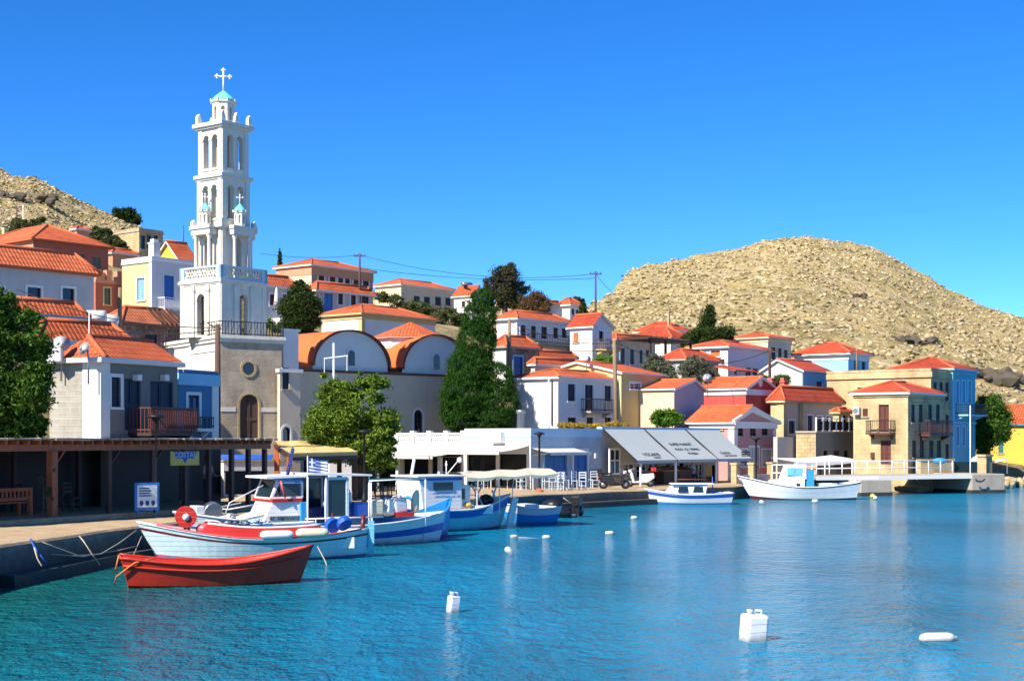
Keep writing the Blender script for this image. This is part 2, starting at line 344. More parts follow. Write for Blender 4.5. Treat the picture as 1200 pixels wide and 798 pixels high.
class House:
    def __init__(s, name, label, xl, xc, xr, D, ye, yb, a=45, cat='house', group=None, zb=None, ground=True):
        s.a = rad(a); s.C = P(xc, YH, D); s.R = Vector((math.cos(s.a), math.sin(s.a))); s.L = Vector((-math.sin(s.a), math.cos(s.a)))
        s.zb = zat(yb, D) if zb is None else zb; s.zt = zat(ye, D); s.h = s.zt - s.zb; s.D = D
        s.w = s._s(xr, s.R); s.d = s._s(xl, s.L)
        s.root = thing(name, label, cat, (s.C.x, s.C.y, s.zb), s.a, group)
        s.ops = {'R': [], 'L': []}; s.wins = []
        if ground:
            for p, q in ((0, 0), (s.w, 0), (0, s.d), (s.w, s.d)):
                GROUND.append((s.C.x + s.R.x * p + s.L.x * q, s.C.y + s.R.y * p + s.L.y * q, s.zb))
    def _s(s, x, V):
        u = (x - XC) / F; return (s.C.x - u * s.C.y) / (u * V.y - V.x)
    def mp(s, f):
        return (lambda q, z, d: (q, d, z)) if f == 'R' else (lambda q, z, d: (d, q, z))
    def fp(s, f, x, y):
        V = s.R if f == 'R' else s.L; q = s._s(x, V); D = s.C.y + q * V.y
        return q, zat(y, D) - s.zb
    def rect(s, f, x0, y0, x1, y1):
        ym = (y0 + y1) / 2; a, _ = s.fp(f, x0, ym); b, _ = s.fp(f, x1, ym); xm = (x0 + x1) / 2
        _, t = s.fp(f, xm, y0); _, c = s.fp(f, xm, y1); lim = s.w if f == 'R' else s.d
        a, b = min(a, b), max(a, b); return max(a, .12), min(b, lim - .12), c, t
    def win(s, f, x0, y0, x1, y1, st='g', m='brown', sur=None, arch=False, label=None, name=None):
        r = s.rect(f, x0, y0, x1, y1)
        if r[1] - r[0] < .1: return s
        s.ops[f].append((*r, arch)); s.wins.append((f, r, st, m, sur, arch, label, name)); return s
    def walls(s, mats, deep=4.0, cap=True, gable=None, name='wall'):
        mb = MB(); w, d, h = s.w, s.d, s.h
        wall_face(mb, s.mp('R'), 0, w, -deep, h, s.ops['R'], 0); wall_face(mb, s.mp('L'), 0, d, -deep, h, s.ops['L'], len(mats) - 1 if isinstance(mats, list) else 0)
        mb.quad((w, 0, -deep), (w, d, -deep), (w, d, h), (w, 0, h)); mb.quad((0, d, -deep), (w, d, -deep), (w, d, h), (0, d, h))
        if gable:
            ax, q, zr = gable
            if ax == 'L':                           # ridge runs along y, gable on the right face
                for y in (0, d): mb.poly([(0, y, h), (w, y, h), (q, y, zr)])
            else:
                for x in (0, w): mb.poly([(x, 0, h), (x, d, h), (x, q, zr)], len(mats) - 1 if isinstance(mats, list) else 0)
        if cap: mb.quad((0, 0, h - .06), (w, 0, h - .06), (w, d, h - .06), (0, d, h - .06))
        o = mb.build(name, [M[q] for q in mats] if isinstance(mats, list) else M[mats], s.root); s.wallo = o
        for wn in s.wins: s._win(wn)
        return s
    def _win(s, wn):
        f, (a, b, c, t), st, m, sur, arch, label, name = wn; mp = s.mp(f); mb = MB(); dp = .13
        W = b - a; Hh = t - c
        if st == 'g':
            mb.quad(mp(a, c, dp), mp(b, c, dp), mp(b, t, dp), mp(a, t, dp), 1); e = .06
            for q in ((a, a + e, c, t), (b - e, b, c, t)): mbox(mb, mp, *q, dp - .05, dp - .004)
            for q in ((a + e, b - e, c, c + e), (a + e, b - e, t - e, t), (a + e, b - e, (c + t) / 2 - .02, (c + t) / 2 + .02)): mbox(mb, mp, *q, dp - .048, dp - .004)
            mid = (a + b) / 2; mbox(mb, mp, mid - .03, mid + .03, c + e, t - e, dp - .06, dp - .002)
        elif st == 'o':
            mb.quad(mp(a, c, dp + .02), mp(b, c, dp + .02), mp(b, t, dp + .02), mp(a, t, dp + .02), 1); mbox(mb, mp, a, a + .05, c, t, dp - .05, dp)
            mbox(mb, mp, b - .05, b, c, t, dp - .05, dp)
        else:                                       # closed shutters / door leaves with slats
            mid = (a + b) / 2; k = max(3, min(14, int(Hh / .16)))
            for l, r in ((a, mid - .012), (mid + .012, b)):
                mbox(mb, mp, l, r, c, t, dp - .02, dp)
                for e0, e1 in ((l, l + .06), (r - .06, r)): mbox(mb, mp, e0, e1, c, t, dp - .06, dp - .022)
                if st == 's':
                    for i in range(k): z0 = c + Hh * (i + .15) / k; mbox(mb, mp, l + .06, r - .06, z0, z0 + Hh * .55 / k, dp - .05, dp - .022)
                else:
                    for z0, z1 in ((c, c + .12), (c + Hh * .45, c + Hh * .52), (t - .1, t)): mbox(mb, mp, l + .06, r - .06, z0, z1, dp - .055, dp - .022)
        isd = st == 'd'
        o = mb.build(name or ('door' if isd else 'window'), [M[m], M['glass']], s.root)
        if label: o['label'] = label
        if sur:
            e = .13; fb = MB()
            tt = t - (b - a) / 2 if arch else t + e
            mbox(fb, mp, a - e, a, c - .02, tt, -.04, .02); mbox(fb, mp, b, b + e, c - .02, tt, -.04, .02)
            if arch:
                r = (b - a) / 2; m_ = (a + b) / 2
                for k in range(8):
                    p0, p1 = math.pi * k / 8, math.pi * (k + 1) / 8; f_ = lambda rr, p, d: mp(m_ - rr * math.cos(p), tt + rr * math.sin(p), d)
                    v = [f_(rr, p, d) for d in (-.04, .02) for rr, p in ((r, p0), (r + e, p0), (r + e, p1), (r, p1))]; fb.add(v, [(3,2,1,0),(4,5,6,7),(0,1,5,4),(2,3,7,6),(3,0,4,7),(1,2,6,5)])
            if not arch: mbox(fb, mp, a, b, t, t + e, -.038, .02)
            fb.build('surround', M[sur], o)
        if not isd:
            sb = MB(); mbox(sb, mp, a - .1, b + .1, c - .09, c - .002, -.1, .1); sb.build('sill', M[sur or 'concrete'], o)
    def _rz(s, yp, p, q):                           # local height of pixel row yp above local point (p, q)
        D = s.C.y + s.R.y * p + s.L.y * q; return zat(yp, D) - s.zb
    def hip(s, yp, m='tile', o=.3, eave='trimw', frac=None):
        w, d, h = s.w, s.d, s.h; t = .1
        if w >= d: i = min(d / 2, w * .49); A = (i, d / 2); B = (w - i, d / 2)
        else: i = min(w / 2, d * .49); A = (w / 2, i); B = (w / 2, d - i)
        zr = max(s._rz(yp, *A), h + .35); e = [(-o, -o, h + t), (w + o, -o, h + t), (w + o, d + o, h + t), (-o, d + o, h + t)]
        a = (*A, zr); b = (*B, zr); mb = MB()
        if w >= d: fs = [(e[0], e[1], b, a), (e[1], e[2], b), (e[2], e[3], a, b), (e[3], e[0], a)]; hips = [(e[0], a), (e[3], a), (e[1], b), (e[2], b)]
        else: fs = [(e[0], e[1], a), (e[1], e[2], b, a), (e[2], e[3], b), (e[3], e[0], a, b)]; hips = [(e[0], a), (e[1], a), (e[2], b), (e[3], b)]
        for q in fs: mb.poly(q)
        ro = mb.build('roof', M[m], s.root)
        cb = MB()
        for p, q in hips + ([(a, b)] if (Vector(a) - Vector(b)).length > .1 else []): cb.tube([p, q], .11, 5)
        cb.build('ridge', M['cap'], ro)
        eb = MB(); eb.box(-o, -o, h - .04, w + o, d + o, h + t - .004); eb.build('eave', M[eave], s.root); s.zr = zr; return s
    def gab(s, ax, xp, yp, mats, m='tile', o=.25, eave='trimw', deep=4.0, verge=None):
        w, d, h = s.w, s.d, s.h; f = 'R' if ax == 'L' else 'L'
        q, zr = s.fp(f, xp, yp); lim = w if ax == 'L' else d; q = min(max(q, .1 * lim), .9 * lim); zr = s._rz(yp, q, 0) if ax == 'L' else s._rz(yp, 0, q)
        zr = max(zr, h + .25); s.walls(mats, deep, False, (ax, q, zr)); mb = MB(); eb = MB(); t = .1; s.zr = zr; s.q = q
        k0 = (zr - h) / q; k1 = (zr - h) / (lim - q)
        pr = [(-o, h - k0 * o), (q, zr), (lim + o, h - k1 * o)]
        ln = d if ax == 'L' else w
        g = (lambda u, v, z: (u, v, z)) if ax == 'L' else (lambda u, v, z: (v, u, z))
        for (u0, z0), (u1, z1) in ((pr[0], pr[1]), (pr[1], pr[2])):
            mb.quad(g(u0, -o, z0 + t), g(u1, -o, z1 + t), g(u1, ln + o, z1 + t), g(u0, ln + o, z0 + t))
            for v in (-o, ln + o - .06):           # verge boards, stopping short of the tiles
                vs = [g(u0, v, z0 - .06), g(u1, v, z1 - .06), g(u1, v, z1 + t - .005), g(u0, v, z0 + t - .005)]
                eb.prism(vs, Vector(g(0, .06, 0)))
            eb.quad(g(u0, -o, z0 + .01), g(u1, -o, z1 + .01), g(u1, ln + o, z1 + .01), g(u0, ln + o, z0 + .01))
        for u, z in (pr[0], pr[2]): eb.quad(g(u, -o, z), g(u, ln + o, z), g(u, ln + o, z + t - .004), g(u, -o, z + t - .004))
        ro = mb.build('roof', M[m], s.root); cb = MB(); cb.tube([g(q, -o, zr + t), g(q, ln + o, zr + t)], .11, 5); cb.build('ridge', M['cap'], ro)
        eb.build('eave', M[verge or eave], s.root); return s
    def parapet(s, m, ht=.35, th=.2, cornice=None, name='parapet'):
        w, d, h = s.w, s.d, s.h; mb = MB(); e = .03
        mb.box(-e, -e, h, w + e, th, h + ht); mb.box(-e, th, h, th, d + e, h + ht); mb.box(w - th, th, h, w + e, d + e, h + ht); mb.box(th, d - th, h, w - th, d + e, h + ht)
        mb.build(name, M[m], s.root)
        if cornice: s.band(h - .12, h + .02, cornice, .1)
        return s
    def band(s, z0, z1, m, e=.06, name='cornice'):
        mb = MB(); w, d = s.w, s.d; mb.box(-e, -e, z0, w + e, -.003, z1); mb.box(-e, -.003, z0, -.003, d, z1); mb.build(name, M[m], s.root); return s
    def quoin(s, m, wd=.35, e=.04, at=(0, 1), name='pilaster', z1=None):
        h = s.h if z1 is None else z1
        for k in at:
            mb = MB(); x = 0 if k == 0 else s.w - wd
            mb.box(x - (e if k == 0 else 0), -e, -1, x + wd, -.003, h - .05)
            if k == 0: mb.box(-e, -.003, -1, -.003, wd, h - .05)
            mb.build(name, M[m], s.root)
        return s
    def balcony(s, f, x0, x1, yr, ys, pr=.8, m='iron', slab='concrete', n=None, st='bar', top=None):
        a, b, c, t = s.rect(f, x0, yr, x1, ys); mp = s.mp(f); mb = MB(); mbox(mb, mp, a, b, c - .12, c, -pr, -.003)
        for q in (a + .15, b - .27): mb.prism([mp(q, c - .12, -.01), mp(q, c - .12, -pr * .8), mp(q, c - .45, -.01)], Vector(mp(.12, 0, 0)))
        sl = mb.build('balcony', M[slab], s.root); rb = MB(); r = .022 if st == 'bar' else .035
        n = n or max(4, int((b - a) / .16))
        def rl(p, q): rb.bar(p, q, .05, .05)
        for z in (t, c + .1):
            rl(mp(a, z, -pr + .04), mp(b, z, -pr + .04)); rl(mp(a + .02, z, 0), mp(a + .02, z, -pr + .04)); rl(mp(b - .02, z, 0), mp(b - .02, z, -pr + .04))
        for i in range(n + 1): q = a + .02 + (b - a - .04) * i / n; rb.bar(mp(q, c, -pr + .04), mp(q, t, -pr + .04), r, r)
        k = max(2, int(pr / .16))
        for i in range(k):
            for q in (a + .02, b - .02): y = -pr + .04 + pr * (i + .5) / k; rb.bar(mp(q, c, y), mp(q, t, y), r, r)
        rb.build('railing', M[m], sl); return s
    def chimney(s, p, q, z0, ht, m='white', sz=.5):
        mb = MB(); e = sz / 2; mb.box(p - e, q - e, z0, p + e, q + e, z0 + ht); mb.box(p - e - .06, q - e - .06, z0 + ht, p + e + .06, q + e + .06, z0 + ht + .1)
        mb.box(p - e + .08, q - e + .08, z0 + ht + .1, p + e - .08, q + e - .08, z0 + ht + .35); mb.build('chimney', M[m], s.root); return s
    def world(s, p, q, z=0): return Vector((s.C.x + s.R.x * p + s.L.x * q, s.C.y + s.R.y * p + s.L.y * q, s.zb + z))
# ---------------------------------------------------------------- the houses on the left slope
hs_ = House('town_house', 'terracotta red house with a hipped orange roof high on the left slope', -45, 39, 127, 112, 281, 338, 50)
for b in ((48, 296, 58, 306), (68, 297, 80, 310), (88, 298, 99, 314), (108, 302, 118, 317)): hs_.win('R', *b, 's', 'oldgreen')
hs_.walls(['terra', 'salmon']); hs_.hip(264, 'tile', .35, 'cap')  # darker red paints the shaded flank, paler salmon the lit side
h = House('terrace_annex', 'low terracotta annex with a pillared roof terrace beside the red house', 105, 112, 143, 107, 331, 372, 52)
h.win('R', 122, 338, 129, 357, 's', 'oldgreen', 'ochre').walls('terra').parapet('salmon', .25, .2)
mb = MB()
for p in (.25, h.w * .5, h.w - .25): mb.box(p - .22, -.05, h.h + .25, p + .22, .4, h.h + 1.0)
mb.box(.5, .05, h.h + .25, h.w * .5 - .3, .2, h.h + .8); mb.build('terrace_wall', M['salmon'], h.root)
h = House('old_house', 'greyish white plaster house with dark red windows and a wide orange roof', -60, -42, 110, 76, 308, 378, 50)
h.win('R', 32, 337, 48, 356, 'o', 'dred', 'trimw').win('R', 73, 338, 87, 362, 'o', 'dred', 'trimw').win('R', -10, 337, 4, 356, 'o', 'dred', 'trimw').walls('greyw').hip(284, 'tile', .3, 'cap')
h = House('tiled_outbuilding', 'small lilac outbuilding whose hipped roof stands just below the dark red windows', 5, 14, 98, 70, 368, 392, 50)
h.walls('lilac').hip(349, 'tile', .25, 'lilac')
h = House('tiled_house', 'low house whose broad tiled roof rises behind the satellite dishes', 28, 46, 152, 64, 400, 430, 50)
h.walls('white_b').hip(374, 'tile', .3, 'white')
h = House('stone_cottage', 'rubble stone cottage with a half stripped tiled roof behind the wooden pole', 118, 143, 217, 90, 379, 420, 52)
h.win('R', 170, 391, 184, 415, 's', 'dgreen', None).walls(['rubble', 'cream']).hip(359, 'tileo', .25, 'pole')
mb = MB()                                           # bare rafters where tiles are gone
for i in range(6):
    p = h.w * .58 + i * h.w * .075; z = h.h + (h.zr - h.h) * .12
    mb.bar((p, -.3, h.h + .18), (p - .25, h.d * .42, h.zr + .02), .1, .12)
mb.build('rafter', M['pergdark'], h.root)
h = House('seaview_house', 'ochre sided flat roofed house with blue shutters left of the bell tower', 143, 178, 232, 106, 305, 366, 52)
h.win('L', 161, 326, 170, 352, 's', 'lblues', 'trimw').win('R', 192, 323, 204, 351, 's', 'blues', 'trimw').win('R', 212, 324, 223, 351, 's', 'blues', 'trimw')
h.walls(['white', 'sand']).parapet('trimw', .3, .25, 'trimw').quoin('trimw', .3, .04, (0,)).chimney(.7, .6, h.h + .2, 1.1, 'white', .6)
h.balcony('R', 184, 224, 351, 364, .9, 'wmetal', 'trimw')
h = House('gabled_cottage', 'pale yellow gabled cottage peeking over the flat roof left of the tower', 183, 209, 228, 120, 302, 330, 52)
h.win('R', 211, 306, 218, 311, 'g', 'brown').gab('R', 197, 284, ['white', 'yellow'], 'tile')
h = House('stone_ruin', 'roofless tan stone ruin high on the hillside left of the tower', 128, 163, 191, 165, 270, 302, 52)
for x in (165, 172, 180): h.win('R', x, 276, x + 5, 292, 'o', 'dark')
h.walls('stone').parapet('stone', .3, .4, 'concrete')
h = House('shed', 'small hillside shed with an orange roof and a white eave below the ruin', 126, 132, 161, 136, 297, 308, 50)
h.walls('salmon').hip(291, 'tile', .25, 'trimw')
h = House('shed', 'tiny ochre hut among the bushes at the far left of the hillside', 2, 5, 10, 150, 269, 280, 50)
h.walls('ochre').parapet('cream', .2)
h = House('shed', 'small peach hut peeking above the ridge of the terracotta house', 84, 90, 104, 135, 269, 284, 52)
h.walls('salmon').hip(265, 'tile', .2, 'trimw')
# middle of the village
h = House('town_house', 'large salmon pink house with white lunette windows on the skyline', 324, 365, 437, 142, 311, 348, 52)
h.win('L', 333, 325, 340, 331, 'o', 'brown', 'trimw')
for b in ((373, 323, 380, 335), (386, 324, 393, 336), (396, 326, 402, 337), (404, 326, 410, 337), (414, 327, 420, 339), (425, 328, 432, 341)): h.win('R', *b, 's', 'brown', 'trimw')
h.walls(['rosyshade', 'creamp']).band(h.h - .9, h.h - .02, 'salmon', .05).hip(304, 'tile', .3, 'trimw')  # shade painted into the right wall, pale peach for the lit left
h = House('town_house', 'grey walled house with a blue door directly below the salmon pink house', 365, 371, 436, 124, 341, 370, 50)
h.win('R', 380, 344, 390, 366, 'd', 'blues', None).win('R', 396, 344, 402, 357, 's', 'brown', 'trimw').win('R', 411, 345, 417, 359, 's', 'brown', 'trimw').win('R', 424, 347, 432, 360, 's', 'brown')
h.walls('taupe').hip(330, 'tile', .35, 'trimw')
h = House('terraced_house', 'house with a terrace and plum coloured window between the tower and the round tree', 296, 303, 345, 119, 335, 374, 50)
h.win('R', 316, 345, 322, 358, 's', 'dred', 'trimw').win('R', 331, 345, 336, 354, 's', 'dred', 'trimw').walls('greyw').hip(321, 'tile', .3, 'trimw')
mb = MB(); mb.box(1.0, -2.2, -.6, h.w, -.02, .1); mb.build('terrace', M['white_b'], h.root)
h = House('chapel_house', 'white house with mustard yellow cornice and hipped roof behind the church vaults', 377, 424, 510, 113, 368, 396, 52)
h.walls('white').band(h.h - .35, h.h - .02, 'ochre', .07).quoin('ochre', .35, .03, (0,), 'pilaster', h.h - .36).hip(357, 'tile', .3, 'ochre')
h = House('town_house', 'dun coloured house with a hipped roof on the skyline right of the salmon one', 440, 470, 533, 160, 334, 362, 52)
h.win('R', 485, 347, 492, 357, 's', 'navy').win('R', 497, 348, 504, 357, 's', 'navy').win('R', 510, 348, 517, 358, 's', 'navy').win('R', 522, 349, 528, 358, 's', 'navy').win('L', 450, 344, 455, 352, 's', 'brown')
h.walls(['beige', 'cream']).hip(327, 'tile', .3, 'trimw')
h = House('cottage', 'small white cottage carrying a solar water heater beside the big cypress top', 532, 553, 566, 152, 345, 368, 52)
h.win('L', 541, 353, 545, 360, 'g', 'brown').gab('L', 560, 336, ['white'], 'tile')
mb = MB(); mb.tube([(.4, 1.6, h.zr + .35), (1.8, 1.6, h.zr + .35)], .25, 10)
mb.build('water_tank', M['steel'], h.root); mb = MB(); mb.prism([(.3, 1.5, h.zr + .1), (1.9, 1.5, h.zr + .1), (1.9, .5, h.zr - .35), (.3, .5, h.zr - .35)], (0, .06, .06)); mb.build('solar_panel', M['glass'], h.root)
h = House('villa', 'white villa with a small hipped roof on the skyline behind the reddish tree', 653, 668, 682, 166, 358, 376, 52)
h.win('R', 670, 362, 673, 369, 's', 'brown').win('R', 675, 363, 678, 370, 's', 'brown').walls('white').hip(349, 'tile', .35, 'trimw')
h = House('villa_annex', 'pinkish lean to annex against the white skyline villa', 640, 641, 655, 165, 356, 376, 48)
h.win('R', 645, 367, 650, 374, 's', 'brown').walls('lilac').hip(352, 'tile', .2, 'lilac')
h = House('balcony_house', 'long white house with five brown windows over a wrought iron terrace', 582, 606, 668, 114, 374, 412, 50)
for b in ((610, 381, 616, 394), (622, 382, 628, 397), (634, 383, 641, 397), (648, 384, 654, 397), (658, 385, 664, 396)): h.win('R', *b, 's', 'brown', 'trimw')
h.walls(['white', 'white']).hip(364, 'tile', .3, 'trimw'); h.balcony('R', 618, 668, 394, 404, 1.1, 'iron', 'concrete', 26)
h = House('gabled_house', 'white gable fronted house right of the wrought iron terrace', 668, 694, 717, 111, 381, 428, 52)
h.win('R', 701, 388, 707, 400, 'o', 'brown', 'trimw').win('L', 672, 390, 678, 401, 's', 'orangesh').gab('L', 703, 369, ['white'], 'tile2')
h.balcony('R', 698, 718, 399, 410, 1.0, 'redbr', 'ochre', 10)
h = House('stone_house', 'rubble stone house with one bright blue shutter beside the big cypress', 577, 593, 630, 101, 407, 442, 50)
h.win('R', 602, 418, 612, 440, 's', 'blues', 'lblues').walls(['rubble', 'white']).hip(393, 'tile', .25, 'concrete')
h = House('low_house', 'low pale house under two stepped roofs behind the white two storey house', 622, 627, 678, 100, 428, 444, 50)
h.walls('taupe').hip(419, 'tile', .2, 'trimw')
h = House('low_house', 'upper of the two stepped roofs below the wrought iron terrace', 624, 629, 674, 105, 419, 432, 50)
h.walls('taupe').hip(410, 'tile', .2, 'trimw')
h = House('two_storey_house', 'white two storey house with navy shutters and a small balcony over the taverna', 605, 654, 730, 94, 443, 502, 52)
h.win('R', 665, 450, 674, 470, 's', 'navy', 'trimw').win('R', 685, 451, 695, 482, 'd', 'navy', 'trimw').win('R', 708, 452, 716, 470, 's', 'navy', 'trimw')
h.win('R', 665, 489, 675, 498, 'g', 'brown', 'trimw').win('R', 687, 489, 695, 500, 'd', 'brown', 'trimw').win('R', 708, 489, 716, 498, 'g', 'brown', 'trimw')
h.walls(['white', 'white']).band(h.h - .18, h.h - .03, 'trimw', .08).hip(433, 'tile', .25, 'trimw'); h.balcony('R', 681, 709, 468, 482, .8)
mb = MB(); mb.tube([(-.07, .45, h.h - .1), (-.07, .45, .2)], .05, 6); mb.build('drainpipe', M['poled'], h.root)
h = House('gabled_house', 'yellow gable ended house with an ochre flank right of the navy shuttered house', 628, 728, 778, 99, 437, 492, 52)
h.win('R', 738, 449, 750, 456, 'g', 'trimw', 'trimw').gab('R', 677, 425, ['ochre', 'custard'], 'tile', .2)
h = House('shuttered_house', 'white house with teal shutters under a dark timber pergola', 717, 722, 768, 116, 399, 434, 50)
h.win('R', 727, 408, 732, 427, 's', 'teal', 'trimw').win('R', 738, 409, 743, 427, 's', 'teal', 'trimw').win('R', 749, 410, 753, 426, 's', 'teal', 'trimw').win('R', 757, 410, 761, 426, 's', 'teal')
h.walls('white_b').hip(391, 'tile', .3, 'trimw')
mb = MB(); mb.box(.2, -3, 2.4, h.w + 1.2, -.45, 2.52)
for i in range(int(h.w / .75) + 1): mb.box(.3 + i * .75, -3.2, 2.525, .42 + i * .75, -.4, 2.65)
mb.build('pergola_roof', M['pergdark'], h.root)
for p in (.6, h.w * .5, h.w + .9): mb = MB(); mb.box(p, -2.9, -1, p + .16, -2.74, 2.4); mb.build('post', M['pergdark'], h.root)
mb = MB(); mb.box(.9, -3.6, -2.5, h.w * .75, -3.35, -.0); mb.box(h.w * .75, -3.68, -2.5, h.w * .75 + .35, -3.3, .5); mb.build('terrace_wall', M['white'], h.root)
h = House('hipped_house', 'white house under a big pointed red roof below the right hill', 738, 786, 808, 134, 397, 414, 52)
h.walls(['white_b', 'white']).hip(382, 'tile2', .35, 'trimw')
h = House('hipped_house', 'house whose red roof tip shows behind the pointed red roof', 746, 788, 806, 144, 388, 406, 52)
h.walls('cream').hip(377, 'tile2', .35, 'trimw').chimney(h.w * .2, .8, h.h, 1.9, 'concrete', .2)
h = House('pale_house', 'white and bluish house with a small orange shuttered window right of the tall conifer', 808, 853, 900, 119, 407, 447, 52)
h.win('L', 833, 411, 844, 418, 's', 'orangesh', 'trimw').win('L', 845, 421, 849, 427, 'o', 'dark').win('R', 875, 431, 880, 444, 's', 'brown').win('R', 882, 432, 888, 444, 's', 'brown').win('R', 892, 432, 896, 444, 's', 'brown')
h.walls('white').hip(399, 'tile2', .3, 'trimw')
h = House('square_house', 'tan square house with three tall dark windows above the bluish one', 857, 900, 927, 130, 396, 428, 52)
h.win('R', 904, 407, 909, 421, 's', 'navy').win('R', 912, 408, 916, 422, 's', 'navy').win('R', 919, 410, 923, 423, 's', 'navy').walls(['beige', 'creamp']).band(h.h - .35, h.h - .03, 'creamp', .06).hip(390, 'tile2', .25, 'creamp')
h = House('cottage', 'weathered white cottage under a red hipped roof behind the oleander bushes', 774, 803, 842, 110, 422, 450, 52)
h.win('R', 815, 430, 819, 438, 'o', 'dark').walls('white_b').hip(409, 'tile2', .3, 'concrete')
mb = MB(); mb.prism([(h.w * .75, -2.2, h.h - .75), (h.w + 2.6, -2.2, h.h - .75), (h.w + 2.6, .3, h.h - .25), (h.w * .75, .3, h.h - .25)], (0, 0, .1)); mb.build('veranda_roof', M['tile2'], h.root)
for p in (h.w * .8, h.w + .8, h.w + 2.4): mb = MB(); mb.box(p, -2.1, -1, p + .14, -1.96, h.h - .76); mb.build('post', M['pergdark'], h.root)
h = House('gabled_house', 'pale blue house with a white gable end left of the red chimneys', 892, 940, 976, 115, 434, 468, 52)
h.win('R', 957, 447, 963, 460, 's', 'navy').gab('R', 912, 422, ['blue', 'white'], 'tile2'); h.quoin('trimw', .25, .03, (0,))
h = House('hipped_house', 'sky blue house with a hipped red roof and white eaves below the hill', 931, 994, 1018, 132, 415, 442, 52)
h.win('R', 1001, 422, 1006, 437, 's', 'navy').win('R', 1010, 424, 1014, 437, 's', 'navy').walls('blue').band(h.h - .5, h.h - .03, 'trimw', .06).hip(401, 'tile2', .4, 'trimw')
h = House('barn', 'cream walled barn like house with a pinkish gable beside the crimson house', 734, 790, 825, 99, 456, 503, 52)
h.gab('L', 813, 446, ['lilac', 'creamp'], 'tile', .2)
h = House('crimson_house', 'crimson gabled house with a round attic window behind the pink one', 816, 874, 909, 103, 455, 535, 52)
h.gab('L', 891, 443, ['crimson', 'crimson'], 'tile', .25); h.band(h.h - .45, h.h - .04, 'trimw', .07)
mb = MB(); q, z = h.fp('R', 891, 449)
mb.prism([(q + .3 * math.cos(t * math.pi / 6), -.03, h.h + .55 + .4 * math.sin(t * math.pi / 6)) for t in range(12)], (0, .028, 0)); mb.build('round_window', M['trimw'], h.root)
h = House('pink_house', 'pink quayside house with a white trimmed pediment right of the grey awning', 808, 860, 909, 96, 494, 557, 52)
for b in ((865, 501, 871, 511), (879, 501, 886, 511), (893, 500, 900, 510)): h.win('R', *b, 'g', 'brown', None)
h.win('R', 864, 527, 875, 546, 's', 'greysh', 'trimw').win('R', 878, 524, 889, 549, 'd', 'greysh', 'trimw').win('R', 893, 527, 903, 546, 's', 'greysh', 'trimw').win('L', 840, 498, 847, 503, 'o', 'dred')
h.gab('L', 878, 477, ['pink', 'pink'], 'tile', .3); h.quoin('trimw', .42, .05, (0, 1), 'pilaster', h.h - .45).band(h.h - .44, h.h + .02, 'trimw', .09, 'entablature')
mb = MB(); mb.ball((h.q, -.06, h.h + .75), (.09, .06, .09)); mb.build('lamp', M['trimw'], h.root)
for a_, b_ in (((-.3, h.h + .05), (h.q, h.zr - .12)), ((h.w + .3, h.h + .05), (h.q, h.zr - .12))):
    mb = MB(); mb.prism([(a_[0], -.25, a_[1] - .2), (b_[0], -.25, b_[1] - .22), (b_[0], -.25, b_[1] + .04), (a_[0], -.25, a_[1] + .06)], (0, .22, 0)); mb.build('raking_cornice', M['trimw'], h.root)
h = House('hipped_house', 'stone house with pilasters and a hipped roof between the crimson and the big stone houses', 903, 918, 986, 104, 471, 512, 52)
h.win('R', 924, 493, 931, 508, 's', 'navy', 'trimw').win('R', 946, 487, 952, 508, 's', 'navy', 'trimw').win('R', 957, 488, 963, 508, 's', 'navy', 'trimw').win('R', 968, 488, 974, 507, 's', 'navy', 'trimw')
h.walls(['beige', 'stone2']).quoin('stone2', .5, .05, (0, 1)).hip(452, 'tile2', .25, 'stone2')
for x in (933, 947):
    q, z = h.fp('R', x, 458); h.chimney(q + .6, 2.4, h.h + .6, h._rz(448, q, 2.4) - h.h - .6, 'chim', .55)
mb = MB(); q, _ = h.fp('R', 938, 490); mb.box(q - .3, -.08, -1, q + .3, -.004, h.h - .06); mb.build('pilaster', M['stone2'], h.root)
h = House('terrace_house', 'squat stone house carrying a railed roof terrace left of the tall stone house', 933, 956, 1003, 99, 507, 560, 52)
h.win('R', 965, 528, 970, 539, 'o', 'dark').win('R', 977, 528, 984, 548, 'd', 'brown').win('R', 989, 528, 994, 539, 'o', 'dark').walls(['shadegrey', 'stone'])  # shaded flank coloured dark grey, lit side left as stone
mb = MB(); mb.box(-.1, -.1, h.h, h.w, h.d, h.h + .12); mb.build('terrace_slab', M['concrete'], h.root)
rl = MB()
for i in range(7):
    p = h.w * i / 6.0 * .97; rl.box(p, -.06, h.h + .124, p + .1, .04, h.h + 1.05)
rl.bar((0, -.01, h.h + 1.0), (h.w, -.01, h.h + 1.0), .07, .07); rl.build('railing', M['wmetal'], h.root)
pn = MB()
for i in range(6): p = h.w * i / 6 * .97; pn.box(p + .13, -.02, h.h + .18, p + h.w / 6 * .97 - .04, .0, h.h + .8)
pn.build('railing_panel', M['dark'], h.root)
h2 = House('outhouse', 'tiny ochre outhouse with an orange roof standing on the roof terrace', 976, 983, 996, 104, 484, 506, 52, ground=False)
h2.win('R', 986, 487, 992, 497, 'o', 'dark').walls('ochre', 1).hip(478, 'tile2', .2, 'ochre')
h = House('stone_mansion', 'big flat roofed tan stone building behind the balcony house at the right', 969, 1091, 1118, 109, 434, 556, 52)
h.win('L', 1005, 454, 1016, 466, 'g', 'brown', 'stone2')
for x in (1094, 1101, 1108):
    h.win('R', x, 448, x + 4, 470, 's', 'navy').win('R', x, 486, x + 4, 508, 's', 'navy').win('R', x, 520, x + 4, 545, 's', 'navy')
h.walls(['stone', 'stone2']).band(h.h - .5, h.h - .1, 'stone2', .14).parapet('stone', .18, .4)
